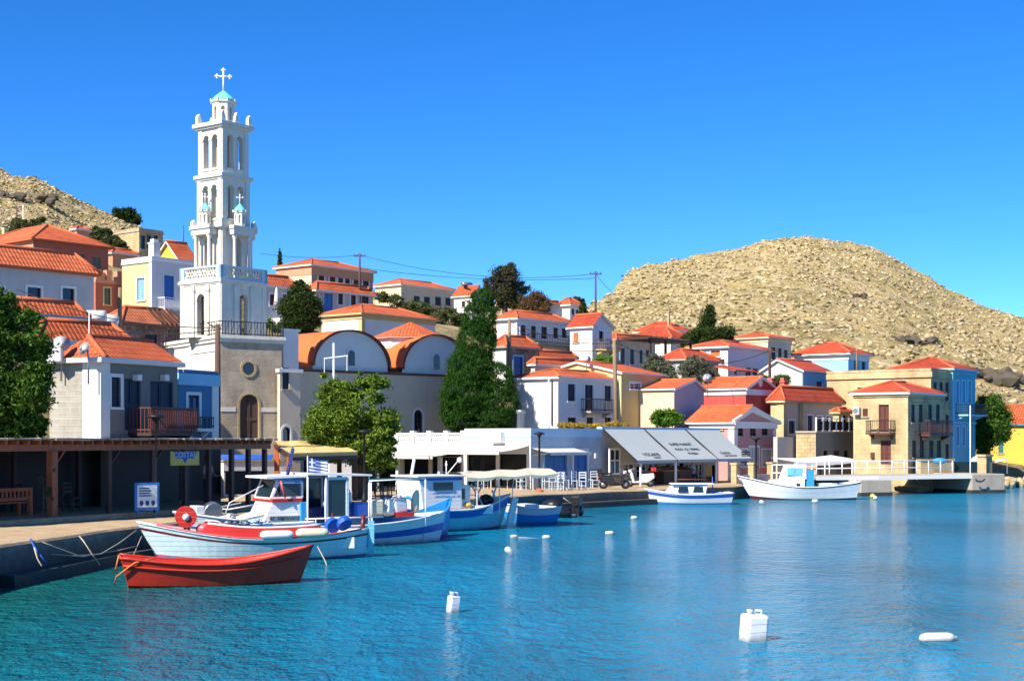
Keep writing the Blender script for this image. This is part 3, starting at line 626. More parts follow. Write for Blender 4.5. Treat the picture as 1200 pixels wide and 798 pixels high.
h = House('stone_townhouse', 'tan stone house with two wooden balconies at the end of the quay', 1000, 1064, 1105, 98, 461, 561, 52)
h.win('L', 1030, 474, 1042, 506, 'd', 'redbr', 'stone2').win('L', 1032, 516, 1044, 544, 'd', 'redbr', None).win('L', 1011, 479, 1017, 488, 's', 'redbr')
for x in (1068, 1077, 1088, 1097): h.win('R', x, 474, x + 4.5, 495, 's', 'navy').win('R', x + 1, 516, x + 6, 536, 's', 'brown')
h.walls(['stone', 'stone2']).band(h.h - .2, h.h - .03, 'stone2', .1).hip(447, 'tile2', .25, 'trimw')
h.balcony('L', 1020, 1049, 493, 507, .8, 'iron', 'redbr'); h.balcony('R', 1077, 1108, 493, 509, .8, 'redbr', 'redbr')
a, b, c, t = h.rect('L', 1001, 477, 1009, 486); mb = MB(); mbox(mb, h.mp('L'), a, b, c, t, -.4, -.05)
ac = mb.build('air_conditioner', M['trimw'], h.root, bevel=.03); mb = MB(); mp = h.mp('L')
mb.prism([mp(a + .5 * (b - a) + .2 * math.cos(i * math.pi / 6), (c + t) / 2 + .2 * math.sin(i * math.pi / 6), -.41) for i in range(12)], Vector((.008, 0, 0))); mb.build('fan_grille', M['steel'], ac)
a, b, c, t = h.rect('L', 1021, 530, 1025, 537); mb = MB(); mbox(mb, mp, a, b, c, t, -.14, -.004); mb.build('meter_box', M['redbr'], h.root)
h = House('blue_mansion', 'tall strong blue house with a jutting upper balcony at the right end', 1041, 1116, 1143, 112, 433, 560, 52)
for x in (1120, 1127, 1134): h.win('R', x, 447, x + 3.4, 472, 's', 'lblues', 'bluewhite').win('R', x, 500, x + 3.4, 522, 's', 'lblues', 'bluewhite')
h.walls('dblue').band(h.h - .4, h.h - .05, 'dblue', .1).band(h.h * .5, h.h * .5 + .2, 'lblues', .08).quoin('blue', .3, .05, (0,)).hip(419, 'tile2', .3, 'bluewhite'); h.balcony('R', 1120, 1144, 474, 486, 1.0, 'iron', 'blue')
h = House('yellow_house', 'bright yellow house half hidden by the tree at the right edge', 1150, 1222, 1235, 126, 498, 537, 52)
h.win('L', 1170, 510, 1176, 531, 's', 'teal').walls('yellow').hip(474, 'tile', .3, 'mblue')
# ---------------------------------------------------------------- quayside house behind the pergola
h = House('quayside_house', 'grey block house with a white corner pier and a red wooden balcony above the pergola', 58, 118, 208, 52, 423, 606, 63, zb=1.1)
h.win('R', 130, 442, 141, 477, 's', 'navy', 'trimw').win('R', 146, 444, 165, 504, 'd', 'navy', None).win('R', 176, 447, 203, 504, 'd', 'navy', None)
h.win('R', 150, 535, 166, 585, 'd', 'mblue', 'brown').win('R', 176, 538, 200, 585, 'g', 'brown')
h.walls(['mblue', 'block']); h.wallo.data.materials[0] = M['shadegrey']  # facade's shade put into its colour by a darker grey
mb = MB(); q = h._s(98, h.L); mb.box(-.06, -.06, 2.3, .42, -.003, h.h - .02); mb.box(-.06, -.003, 2.3, -.003, q, h.h - .02); mb.build('corner_pier', M['white'], h.root)
mb = MB(); mb.box(-.35, -.35, h.h - .05, h.w + .05, h.d + .4, h.h + .12); mb.build('eave', M['white'], h.root)
mb = MB(); z0 = h.h + .13
rg = .85; mb.quad((-.1, -.3, z0), (h.w, -.3, z0), (h.w, h.d * .5, z0 + rg), (.7, h.d * .5, z0 + rg)); mb.poly([(-.1, -.3, z0), (.7, h.d * .5, z0 + rg), (-.1, h.d, z0)]); mb.quad((h.w, h.d, z0), (h.w, h.d * .5, z0 + rg), (.7, h.d * .5, z0 + rg), (-.1, h.d, z0))
ro = mb.build('roof', M['tile'], h.root); mb = MB(); mb.tube([(-.1, -.3, z0), (.7, h.d * .5, z0 + rg), (h.w, h.d * .5, z0 + rg)], .1, 6); mb.build('ridge', M['cap'], ro)
h.balcony('R', 150, 222, 479, 507, 1.1, 'redbr', 'pergdark', 26, 'wood')
for x in (158, 190): mb = MB(); q, z = h.fp('R', x, 443); mb.box(q - .12, -.25, z - .1, q + .12, -.01, z + .12); mb.build('wall_lamp', M['trimw'], h.root)
HA = h
M['shadewall'] = woodm('pergola_shade_boards', (.016, .011, .009), (.009, .007, .006))  # near black boards carry the deep shade under the pergola
mb = MB(); mb.box(-.1, -.1, -1, h.w - .02, -.004, 2.26); mb.box(-.1, -.004, -1, -.004, h.d, 2.26); mb.build('shade_cladding', M['shadewall'], h.root)  # dark cladding added to darken the ground floor under the pergola
hb = House('blue_house', 'narrow blue house with broad white corner trim between the block house and the tower', 207, 209, 254, 57.6, 436, 586, 63, zb=1.1)
hb.win('R', 220, 463, 233, 503, 'd', 'navy', 'trimw').walls('mblue').band(hb.h - .5, hb.h - .03, 'blue', .1)
hb.parapet('mblue', .12, .2); mb = MB(); mb.box(hb.w - .36, -.06, -1, hb.w + .06, -.003, hb.h - .5); mb.build('corner_trim', M['trimw'], hb.root)
hb.balcony('R', 217, 240, 489, 502, .5, 'iron', 'trimw', 10)
mb = MB(); mb.box(.0, -.14, -1, hb.w + .07, -.065, 2.26); mb.build('shade_cladding', M['shadewall'], hb.root)  # same added cladding, shade painted as near black boards
q, z = hb.fp('R', 226, 522); mb = MB(); mb.box(q - .8, -.12, z - .02, q + .7, -.004, z + .28); mb.build('sill', M['trimw'], hb.root)

# ---------------------------------------------------------------- bell tower
TW = House('bell_tower', 'tall white stepped bell tower with turquoise domes and a cross over the harbour', 197, 258, 330, 80, 396, 560, 53, 'bell tower', zb=1.0)
S = (TW.w + TW.d) / 2; TW.w = TW.d = S; cx = S / 2; t_ = TW
def tz(y): return zat(y, 82.4) - t_.zb
TB = House('base_frame', 'x', 197, 258, 330, 80, 396, 560, 34, 'x', zb=1.0, ground=False)   # base turned askew to the shaft so its right face catches sun
TB.win('R', 281, 462, 303, 518, 'd', 'poled', 'stone2', True)
TB.walls(['stoneg', 'tower'], 2, True, name='base')
mb = MB(); w_, d_ = TB.w, TB.d; mb.box(-.18, -.18, TB.h - .002, w_ + .18, d_ + .18, TB.h + .18); mb.box(-.1, -.1, TB.h - .2, w_ + .1, d_ + .1, TB.h - .004); mb.build('base_cornice', M['tower'], TB.root)
q, z = TB.fp('R', 291, 432); mb = MB(); n = 20                # round window
ring = [(q + .5 * math.cos(2*math.pi*i/n), z + .5 * math.sin(2*math.pi*i/n)) for i in range(n)]; ri = [(q + .36 * math.cos(2*math.pi*i/n), z + .36 * math.sin(2*math.pi*i/n)) for i in range(n)]
for i in range(n):
    j = (i + 1) % n; A, B, C_, D_ = ring[i], ring[j], ri[j], ri[i]
    mb.quad((A[0], -.05, A[1]), (B[0], -.05, B[1]), (C_[0], -.05, C_[1]), (D_[0], -.05, D_[1])); mb.quad((A[0], -.05, A[1]), (B[0], -.05, B[1]), (B[0], 0, B[1]), (A[0], 0, A[1]))
    mb.quad((C_[0], -.05, C_[1]), (D_[0], -.05, D_[1]), (D_[0], -.004, D_[1]), (C_[0], -.004, C_[1]))
rw = mb.build('round_window', M['stone2'], TB.root); mb = MB(); mb.poly([(a, -.012, b) for a, b in ri]); mb.build('pane', M['glass'], rw)
mb = MB()                                                       # panel mouldings on the base
for x0, x1, z0, z1 in ((.05, q - .75, t_.h * .5, t_.h * .53), (q + .75, TB.w - .05, t_.h * .5, t_.h * .53)): mb.box(x0, -.03, z0, x1, -.003, z1)
mb.box(-.05, -.003, .6, -.003, .35, t_.h - .25); mb.box(-.05, S - .35, .6, -.003, S, t_.h - .25); mb.box(-.05, .35, t_.h - .7, -.003, S - .35, t_.h - .5); mb.build('panel_moulding', M['tower'], TB.root)
def ring4(mb, i, z0, z1, e, mi=0): mb.box(i - e, i - e, z0, S - i + e, S - i + e, z1, mi)
def stage(name, i, z0, z1, nop, ow, o0, o1, arch=True, core=True):
    mb = MB(); W = S - 2 * i; ops = []
    for k in range(nop):
        c = W * (k + 1) / (nop + 1) if nop > 1 else W / 2
        if nop == 2: c = W / 2 + (k - .5) * (ow + .26)
        ops.append((c - ow / 2, c + ow / 2, z0 + o0, z0 + o1, arch))
    fs = [lambda q, z, d: (i + q, i + d, z), lambda q, z, d: (i + d, i + q, z), lambda q, z, d: (i + q, S - i - d, z), lambda q, z, d: (S - i - d, i + q, z)]
    for f in fs: wall_face(mb, f, 0, W, z0, z1, ops, 0, .34, 0)
    for f in fs:                                                 # pilasters at the corners, sills and imposts
        for a, b in ((0, .3), (W - .3, W)): mbox(mb, f, a, b, z0, z1, -.05, -.003)
        for a, b, c, d, _ in ops: mbox(mb, f, a - .06, b + .06, c - .12, c - .002, -.07, .2); mbox(mb, f, a - .08, a, d - ow / 2 - .1, d - ow / 2, -.04, -.003); mbox(mb, f, b, b + .08, d - ow / 2 - .1, d - ow / 2, -.04, -.003)
    o = mb.build(name, M['tower'], t_.root)
    if core: m2 = MB(); m2.box(cx - W * .2, cx - W * .2, z0, cx + W * .2, cx + W * .2, z1); m2.build('stair_core', M['beige'], o)
    return fs, W
def corn(i, z, hgt, e, name='cornice'):
    mb = MB(); ring4(mb, i, z, z + hgt * .35, e * .45); ring4(mb, i, z + hgt * .35 + .002, z + hgt, e); mb.build(name, M['tower'], t_.root)
zA, zB, zC, zD, zE, zF = t_.h + .18, tz(330), tz(266), tz(206), tz(147), tz(118)
iA, iB, iC = S * .125, S * .25, S * .272
fsA, WA = stage('lower_stage', iA, zA, zB - .25, 1, .62, .1, zB - zA - .75)
corn(iA, zB - .25, .25, .12); ring = MB()
# engaged columns of the lower stage
for f, W in ((fsA[0], WA), (fsA[1], WA)):
    for c in (W / 2 - .62, W / 2 + .62): mb = MB(); mbox(mb, f, c - .15, c + .15, zA, zB - .3, -.1, -.003); mbox(mb, f, c - .2, c + .2, zB - .62, zB - .45, -.14, -.102); mb.build('pilaster', M['tower'], t_.root)
# lattice balustrade
mb = MB(); lts = []; zb0 = zB; zb1 = tz(314); i = iA - .06; W = S - 2 * i
for f in (lambda q, z, d: (i + q, i + d, z), lambda q, z, d: (i + d, i + q, z), lambda q, z, d: (i + q, S - i - d, z), lambda q, z, d: (S - i - d, i + q, z)):
    for a, b in ((0, .42), (W - .42, W)): mbox(mb, f, a, b, zb0, zb1, 0, .16)
    mbox(mb, f, .42, W - .42, zb1 - .12, zb1, 0, .16); mbox(mb, f, .42, W - .42, zb0, zb0 + .1, 0, .16)
    n = 12; lt = MB(); lts.append(lt)
    for k in range(n):
        a = .42 + (W - .84) * k / n; b = a + (W - .84) / n * 1.6
        for p, q in ((a, min(b, W - .42)), (min(b, W - .42), a)): lt.bar(f(p, zb0 + .1, .08), f(q, zb1 - .12, .08), .05, .05)
bl = mb.build('balustrade', M['bluewhite'], t_.root)
for lt in lts: lt.build('lattice', M['tower'], bl)
fsB, WB = stage('arcade_stage', iB, zB, zC - .2, 1, .7, .4, zC - zB - .55)
for f in fsB:                                                    # projecting porch: columns and entablature on each side
    for c in (WB / 2 - .55, WB / 2 + .55):
        p = f(c, zB, -.42); m2 = MB(); m2.lathe([(.15, 0), (.15, .12), (.115, .18), (.1, zC - zB - .75), (.16, zC - zB - .6), (.16, zC - zB - .52)], 12, 0, Matrix.Translation(p)); m2.build('column', M['tower'], t_.root)
    m2 = MB(); mbox(m2, f, WB / 2 - .78, WB / 2 + .78, zC - .52, zC - .2, -.6, -.006); m2.build('porch_beam', M['tower'], t_.root)
    mb = MB(); mbox(mb, f, WB / 2 - .85, WB / 2 + .85, zC - .195, zC - .02, -.68, -.3); mb.build('cornice', M['tower'], t_.root)
corn(iB, zC - .2, .2, .24)
fs2, W2 = stage('middle_belfry', iC, zC, zD - .25, 2, .46, .45, zD - zC - .55)
corn(iC, zD - .25, .3, .17)
fs3, W3 = stage('upper_belfry', iC + .05, zD + .05, zE - .2, 2, .46, .35, zE - zD - .6)
corn(iC, zE - .2, .32, .22)
def octagon(name, x, y, z0, z1, r, rd, zd, cross=0.0):
    mb = MB(); T = Matrix.Translation((x, y, 0)); n = 8; pts = [(r * math.cos(2*math.pi*(k+.5)/n), r * math.sin(2*math.pi*(k+.5)/n)) for k in range(n)]
    for k in range(n):
        a = Vector((*pts[k], 0)); b = Vector((*pts[(k+1) % n], 0)); e = (b - a).normalized(); nrm = Vector((e.y, -e.x, 0)); W = (b - a).length
        f = lambda q, z, d, a=a, e=e, nrm=nrm: tuple(Vector((x, y, 0)) + a + e * q - nrm * d + Vector((0, 0, z)))
        wall_face(mb, f, 0, W, z0, z1, [(W * .3, W * .7, z0 + (z1 - z0) * .2, z0 + (z1 - z0) * .8, True)], 0, .1 * r + .04)
    mb.lathe([(r * .8, z0), (r * .8, z1)], 8, 1, T, False); mb.lathe([(r + .02, z1 - .02), (r * 1.14, z1), (r * 1.14, z1 + .1 * r + .04)], 8, 0, T, False)
    for k in range(n): a = pts[k]; mb.box(x + a[0] * 1.1 - .05, y + a[1] * 1.1 - .05, z1 + .02, x + a[0] * 1.1 + .05, y + a[1] * 1.1 + .05, z1 + .1 + .12 * r)
    o = mb.build(name, [M['tower'], M['beige']], t_.root); hd = zd - z1
    d = MB(); d.lathe([(rd, z1 + .1 * r + .045), (rd * .93, z1 + hd * .25), (rd * .72, z1 + hd * .5), (rd * .4, z1 + hd * .75), (rd * .15, z1 + hd * .95), (rd * .07, zd)], 16, 0, T); d.build('dome', M['turq'], o)
    if cross:
        c = MB(); ch = cross; zc = zd + ch * .68; s_ = ch * .045
        c.tube([(x, y, zd - .1), (x, y, zd + ch * .95)], s_, 8); dr = Vector((.75, -.66, 0)).normalized()
        c.tube([Vector((x, y, zc)) - dr * ch * .28, Vector((x, y, zc)) + dr * ch * .28], s_, 8)
        for e in (dr * ch * .3, -dr * ch * .3, Vector((0, 0, ch * .3))):
            pe = Vector((x, y, zc)) + e; c.ball(pe, ch * .075, 8)
            for g in ((Vector((0, 0, 1)), dr)): c.ball(pe + g * ch * .07, ch * .055, 8); c.ball(pe - g * ch * .07, ch * .055, 8)
        c.build('cross', M['trimw'], o)
octagon('lantern', cx, cx, zE + .12, zF, .66, .72, tz(103), 1.2)
for f in (fs2[0], fs2[1]):
    p = f(W2 / 2, 0, -.34); octagon('aedicule', p[0], p[1], zC + .0, tz(250), .34, .38, tz(239), .5)
mb = MB()                                                        # corner acroteria
for i, z, hh in ((iC - .1, zE + .12, .62), (iB - .2, zC, .45)):
    for x in (i, S - i - .25):
        for y in (i, S - i - .25): M_ = Matrix.Translation((x, y, z)); mb = MB(); mb.prism([(0, 0, 0), (.3, 0, 0), (.27, 0, hh * .4), (.13, 0, hh), (0, 0, hh * .7)], (0, .22, 0), 0, M_); mb.build('acroterion', M['tower'], t_.root)
    x = S / 2 - .16
    for y in (i, S - i - .22): mb = MB(); mb.prism([(0, 0, 0), (.34, 0, 0), (.26, 0, hh * .6), (.17, 0, hh), (.08, 0, hh * .6)], (0, .2, 0), 0, Matrix.Translation((x, y, z))); mb.build('acroterion', M['tower'], t_.root)
mb = MB(); z0 = t_.h + .18; z1 = z0 + .75                       # iron railing round the base ledge
W_, D_ = TB.w + .08, TB.d + .08
for a, b in (((-.08, -.08), (W_, -.08)), ((-.08, -.08), (-.08, D_)), ((W_, -.08), (W_, D_)), ((-.08, D_), (W_, D_))):
    for z in (z0 + .08, z1): mb.bar((*a, z), (*b, z), .045, .045)
    n = 22
    for k in range(n + 1):
        x = a[0] + (b[0] - a[0]) * k / n; y = a[1] + (b[1] - a[1]) * k / n; mb.bar((x, y, z0), (x, y, z1 + (.1 if k % 4 == 0 else 0)), .025, .025)
        if k < n and k % 2 == 0: mb.bar((x, y, z0 + .1), (x + (b[0] - a[0]) / n, y + (b[1] - a[1]) / n, z1 - .05), .018, .018)
mb.build('iron_railing', M['iron'], TB.root)
rel = Matrix.Rotation(TB.a - TW.a, 4, 'Z')
for ch in list(TB.root.children): ch.parent = TW.root; ch.matrix_parent_inverse = Matrix.Identity(4); ch.matrix_basis = rel @ ch.matrix_basis
bpy.data.objects.remove(TB.root)

# ---------------------------------------------------------------- church
CH = House('church', 'beige church with two orange barrel vaults showing white lunette gables', 346, 351, 545, 89, 432, 560, 43, 'church', zb=1.2)
c_ = CH
c_.win('R', 485, 480, 495, 512, 'g', 'brown', 'trimw', True).win('R', 336 + 20, 530, 350 + 20, 556, 'o', 'brown')
DC = c_._s(395, c_.L) if False else 11.0
c_.d = DC; c_.walls('beige', 2, True)
c_.band(c_.h - .16, c_.h - .01, 'brick', .07)
def vault(x0, xp, x1, yp, y0, ex0, ex1):
    a, z0 = c_.fp('R', x0, y0); b, _ = c_.fp('R', x1, y0); m, zp = c_.fp('R', xp, yp); z0 = c_.h; r = (b - a) / 2; m = (a + b) / 2; hgt = zp - z0
    n = 20; arc = [(m - r * math.cos(math.pi * k / n), z0 + .25 + (hgt - .25) * math.sin(math.pi * k / n)) for k in range(n + 1)]
    g = MB(); wx = (m - .24, m + .24); wz0, wz1 = z0 + .35, z0 + hgt * .55
    # lunette wall: columns of quads up to the arc, leaving the window open
    for k in range(n):
        (p, zp0), (q, zq0) = arc[k], arc[k + 1]
        g.quad((p, .25, z0), (q, .25, z0), (q, .25, zq0), (p, .25, zp0))
    g.box(m - .36, .18, z0 + .3, m + .36, .248, z0 + hgt * .55)
    go = g.build('lunette_wall', M['white'], c_.root); wn = MB()
    wn.prism([(m - .26, .165, z0 + .32), (m + .26, .165, z0 + .32), (m + .26, .165, z0 + hgt * .42)] + [(m + .26 * math.cos(t), .165, z0 + hgt * .42 + .26 * math.sin(t)) for t in (math.pi * j / 8 for j in range(1, 8))] + [(m - .26, .165, z0 + hgt * .42)], (0, .012, 0)); wn.build('window', M['glass'], go)
    v = MB(); e = .12
    for k in range(n):
        (p, zp0), (q, zq0) = arc[k], arc[k + 1]
        o = lambda s, z: (m + (s - m) * (1 + e / r), z + e * .8)
        P0, P1 = o(p, zp0), o(q, zq0)
        v.quad((P0[0], 0, P0[1]), (P1[0], 0, P1[1]), (P1[0], DC, P1[1]), (P0[0], DC, P0[1]), 0); 
    o_ = v.build('vault', M['vault'], c_.root); ed = MB()
    for k in range(n):
        (p, zp0), (q, zq0) = arc[k], arc[k + 1]
        P0 = (m + (p - m) * (1 + e / r), zp0 + e * .8); P1 = (m + (q - m) * (1 + e / r), zq0 + e * .8)
        ed.quad((P0[0], -.01, P0[1] - .01), (P1[0], -.01, P1[1] - .01), (q, -.01, zq0), (p, -.01, zp0)); ed.quad((p, -.01, zp0), (q, -.01, zq0), (q, .25, zq0), (p, .25, zp0))
    ed.build('brick_edge', M['brick'], o_)
    for p in o_.data.polygons: p.use_smooth = True
    return a, b, m, zp
a1 = vault(369, 412, 457, 388, 432, 0, 0); a2 = vault(474, 512, 552, 393, 434, 0, 0)
mb = MB(); z0 = c_.h                                            # sloped orange valleys between and beside the vaults
hz1 = a1[3]
mb.quad((.2, .3, z0 + .4), (a1[0] + .3, .3, z0 + .3), (a1[2], DC, hz1 - .1), (.2, DC, hz1 - .2)); mb.quad((.2, .3, z0 + .02), (.2, .3, z0 + .4), (.2, DC, hz1 - .2), (.2, DC, z0))
mb.quad((a1[1] - .5, .3, z0 + .25), (a2[0] + .5, .3, z0 + .25), (a2[2], DC, hz1 - .2), (a1[2], DC, hz1 - .2)); mb.quad((.2, .3, z0 + .02), (a1[0] + .3, .3, z0 + .02), (a1[0] + .3, .3, z0 + .3), (.2, .3, z0 + .4)); mb.build('valley_roof', M['vault'], c_.root)
zp = zat(377, 99) - c_.zb; dm = MB(); k = 8
wd = P(481, YH, 99).xy - c_.C.xy; cxd, cyd, rr = wd.dot(c_.R), wd.dot(c_.L), 3.0; zb_ = zat(396, 97) - c_.zb
ring = [(cxd + rr * math.cos(2*math.pi*(j+.5)/k), cyd + rr * math.sin(2*math.pi*(j+.5)/k), zb_) for j in range(k)]
for j in range(k): dm.poly([ring[j], ring[(j+1) % k], (cxd, cyd, zp)])
do = dm.build('pyramid_roof', M['tile'], c_.root); dm = MB()
dm.lathe([(rr * .93, c_.h), (rr * .93, zb_ - .02), (rr * 1.03, zb_ - .02), (rr * 1.03, zb_ - .003)], 8, 0, Matrix.Translation((cxd, cyd, 0)), False); dm.build('drum', M['white'], c_.root)
h = House('church_annex', 'slim annex with a navy window wedged between the bell tower and the church', 325, 328, 352, 81.5, 432, 560, 43, zb=1.2, ground=False)
h.win('R', 331, 431, 339, 456, 's', 'navy', None).win('R', 331, 500, 340, 523, 'o', 'dark', 'trimw', True).walls('beige').band(h.h - .2, h.h, 'white', .12)
h = House('stair_turret', 'small white parapet block right of the tower railing', 330, 332, 350, 84.5, 385, 440, 43, zb=4, ground=False)
h.walls('white', 1).band(h.h - .15, h.h - .0, 'trimw', .08)
mb = MB(); p0 = P(391, 520, 76); top = P(391, 402, 76)         # slim metal mast with a cross arm in front of the church
mb.tube([(0, 0, -2), (0, 0, top.z - p0.z)], .05, 8)
o = mb.build('mast', M['wmetal'], None, p0); tag(o, 'slim white metal mast with a cross arm in front of the church vaults', 'mast')
mb = MB(); zc = zat(419, 76) - p0.z; mb.bar((-.5, -.06, zc - .05), (.75, -.06, zc + .1), .05, .05); mb.bar((-.48, -.06, zc), (-.48, -.06, zc - 1.1), .03, .03); mb.bar((.7, -.06, zc + .05), (.7, -.06, zc - .7), .03, .03); mb.build('cross_arm', M['wmetal'], o)
# ---------------------------------------------------------------- waterfront buildings
SHP = House('waterfront_shop', 'white sided low flat shop with blue shutters and a blue door behind the cafe chairs', 545, 622, 705, 80, 503, 571, 50, zb=.8)
h = SHP
h.win('R', 638, 531, 664, 558, 's', 'blues', 'lblues').win('R', 672, 528, 688, 569, 'd', 'blues', 'trimw')
h.win('L', 548, 532, 581, 570, 'o', 'dark').win('L', 585, 532, 617, 570, 'o', 'dark')  # openings widened, dark panes standing for the shade under the awning
M['shopblue'] = plaster('pale_blue_rough_render', (.4, .48, .56), .2, .3)
h.walls(['shopblue', 'white']).band(h.h - .42, h.h + .06, 'bluewhite', .05)
mb = MB(); q, z = h.fp('R', 690, 560); mb.box(q + .1, -.05, -1, h.w, -.004, .95); mb.build('stone_plinth', M['rubble'], h.root)
mb = MB(); q, z = h.fp('R', 696, 534); mb.box(q - .1, -.18, z - .15, q + .1, -.006, z + .15); mb.build('wall_lamp', M['trimw'], h.root)
M['awnw'] = flat('pale_awning_canvas', (.62, .6, .55), .8, .1, 2); M['awng'] = flat('grey_awning_canvas', (.37, .41, .41), .8, .06, 1.5)
def awning(root, mp, sa, sb, z0, z1, out, m, name='awning', val=.14):
    mb = MB(); n = 8; pts = []
    for k in range(n + 1):
        t = k / n; pts.append((-out * t, z0 + (z1 - z0) * t - .05 * math.sin(math.pi * t) * out * .4))
    for (d0, za), (d1, zb) in zip(pts, pts[1:]): mb.quad(mp(sa, za, d0), mp(sb, za, d0), mp(sb, zb, d1), mp(sa, zb, d1)); mb.quad(mp(sa, za - .02, d0), mp(sb, za - .02, d0), mp(sb, zb - .02, d1), mp(sa, zb - .02, d1))
    mb.quad(mp(sa, z1, -out), mp(sb, z1, -out), mp(sb, z1 - val, -out), mp(sa, z1 - val, -out))
    o = mb.build(name, m, root); fb = MB(); fb.bar(mp(sa, z1, -out + .03), mp(sb, z1, -out + .03), .05, .05)
    for s_ in (sa + .1, (sa + sb) / 2, sb - .1): fb.bar(mp(s_, z0 - .4, -.02), mp(s_, z1 - .03, -out + .06), .035, .035)
    fb.build('awning_frame', M['steel'], o); return o
_, zt = h.fp('R', 640, 527); awning(h.root, h.mp('R'), .1, h._s(672, h.R), zt + .1, zt - .15, 1.3, M['awnw'])
a, _ = h.fp('L', 618, 530); awning(h.root, h.mp('L'), .1, h.d - .1, zt + .25, zt - .1, 2.6, M['awnw'])
mb = MB(); p = h._s(585, h.L); mb.box(-.42, p - .45, h.h - .75, -.004, p + .45, h.h - .15); ac = mb.build('air_conditioner', M['trimw'], h.root, bevel=.03)
mb = MB(); mb.lathe([(.2, 0), (.2, .9), (.27, .92), (.27, 1.1)], 10, 0, Matrix.Translation((.9, h.d * .3, h.h))); mb.build('chimney', M['steel'], h.root)
c2 = h.world(0, h.d + .02)
TV = House('taverna', 'white taverna with a lattice balustrade on its roof beside the green tree', 440, XC + c2.x * F / c2.y, 600, c2.y, 526, 571, 50, zb=.8)
h = TV
h.win('L', 473, 532, 502, 570, 'o', 'dark').win('L', 506, 532, 540, 570, 'o', 'dark').win('L', 444, 532, 469, 570, 'o', 'dark').walls('white').band(h.h - .1, h.h + .08, 'trimw', .12)  # wide dark openings stand in for shade on the wall below the awning
_, zt = h.fp('L', 510, 530); awning(h.root, h.mp('L'), .1, h.d - .2, zt + .15, zt - .2, 2.6, M['awnw'])
mp = h.mp('L'); bw = MB(); lts = []; n = 5; z0 = h.h + .084; z1 = z0 + .85; ed = h.d * .98
for k in range(n + 1):
    q = .2 + (ed - .4) * k / n; mbox(bw, mp, q - .16, q + .16, z0, z1 + .12, .02, .3)
    if k < n:
        q2 = .2 + (ed - .4) * (k + 1) / n; mbox(bw, mp, q + .16, q2 - .16, z1 - .12, z1, .06, .26); mbox(bw, mp, q + .16, q2 - .16, z0, z0 + .12, .06, .26)
        w_ = (q2 - q - .32) / 7; lt = MB(); lts.append(lt)
        for j in range(7): a = q + .16 + w_ * j; lt.bar(mp(a, z0 + .12, .16), mp(a + w_, z1 - .12, .16), .05, .06); lt.bar(mp(a + w_, z0 + .12, .17), mp(a, z1 - .12, .17), .05, .06)
bo = bw.build('balustrade', M['trimw'], h.root)
for lt in lts: lt.build('lattice', M['trimw'], bo)
for q in (.3, h.d * .5, h.d - .6): mb = MB(); mb.box(-1.75, q, -.5, -1.55, q + .2, zt - .15); mb.build('pillar', M['trimw'], h.root)
# market with the big sloping awning
c2 = SHP.world(SHP.w + .03, 0)
MK = House('market', 'low grey market under a long sloping three panel awning beside the pink house', 700, XC + c2.x * F / c2.y, 842, c2.y, 501, 571, 50, zb=.8)
h = MK
for b in ((731, 543, 744, 560), (746, 543, 758, 560), (760, 543, 772, 560), (804, 543, 812, 560), (815, 543, 824, 572)): h.win('R', *b, 'g', 'trimw', None)
h.win('R', 775, 543, 801, 572, 'o', 'dark').win('R', 827, 545, 839, 573, 'o', 'dark').walls('taupe').band(h.h - .2, h.h + .05, 'bluewhite', .06)
mb = MB(); q0 = h._s(702, h.R); q1 = h._s(719, h.R); _, z0 = h.fp('R', 710, 554); _, z1 = h.fp('R', 710, 525)
mb.box(.1, -.5, z0, .2, -.4, z1); mb.box(.1, -.5, z1 - .12, q1, -.4, z1); mb.box(q1 - .1, -.5, z0, q1, -.4, z1); mb.box(.2, -.49, (z0 + z1) / 2 - .04, q1 - .1, -.41, (z0 + z1) / 2 + .04); mb.box(.1, -.5, z0 - .1, q1, -.4, z0 - .003); mb.box((q1 + .1) / 2 - .04, -.49, z0, (q1 + .1) / 2 + .04, -.405, z1 - .12)
wo = mb.build('shop_window', M['trimw'], h.root); mb = MB(); mb.box(.2, -.45, z0, q1 - .1, -.44, z1 - .12); mb.build('pane', M['glass'], wo)
mb = MB(); mb.box(0, -.5, -1, q1 + 1.2, -.005, z0 - .105); mb.build('stone_plinth', M['rubble'], h.root)
W = h.w; zt = h.h - .04; zb = 2.3 - .8; OUT = 2.5; mp = h.mp('R'); seams = [.0, W * .33, W * .685, W * 1.0]
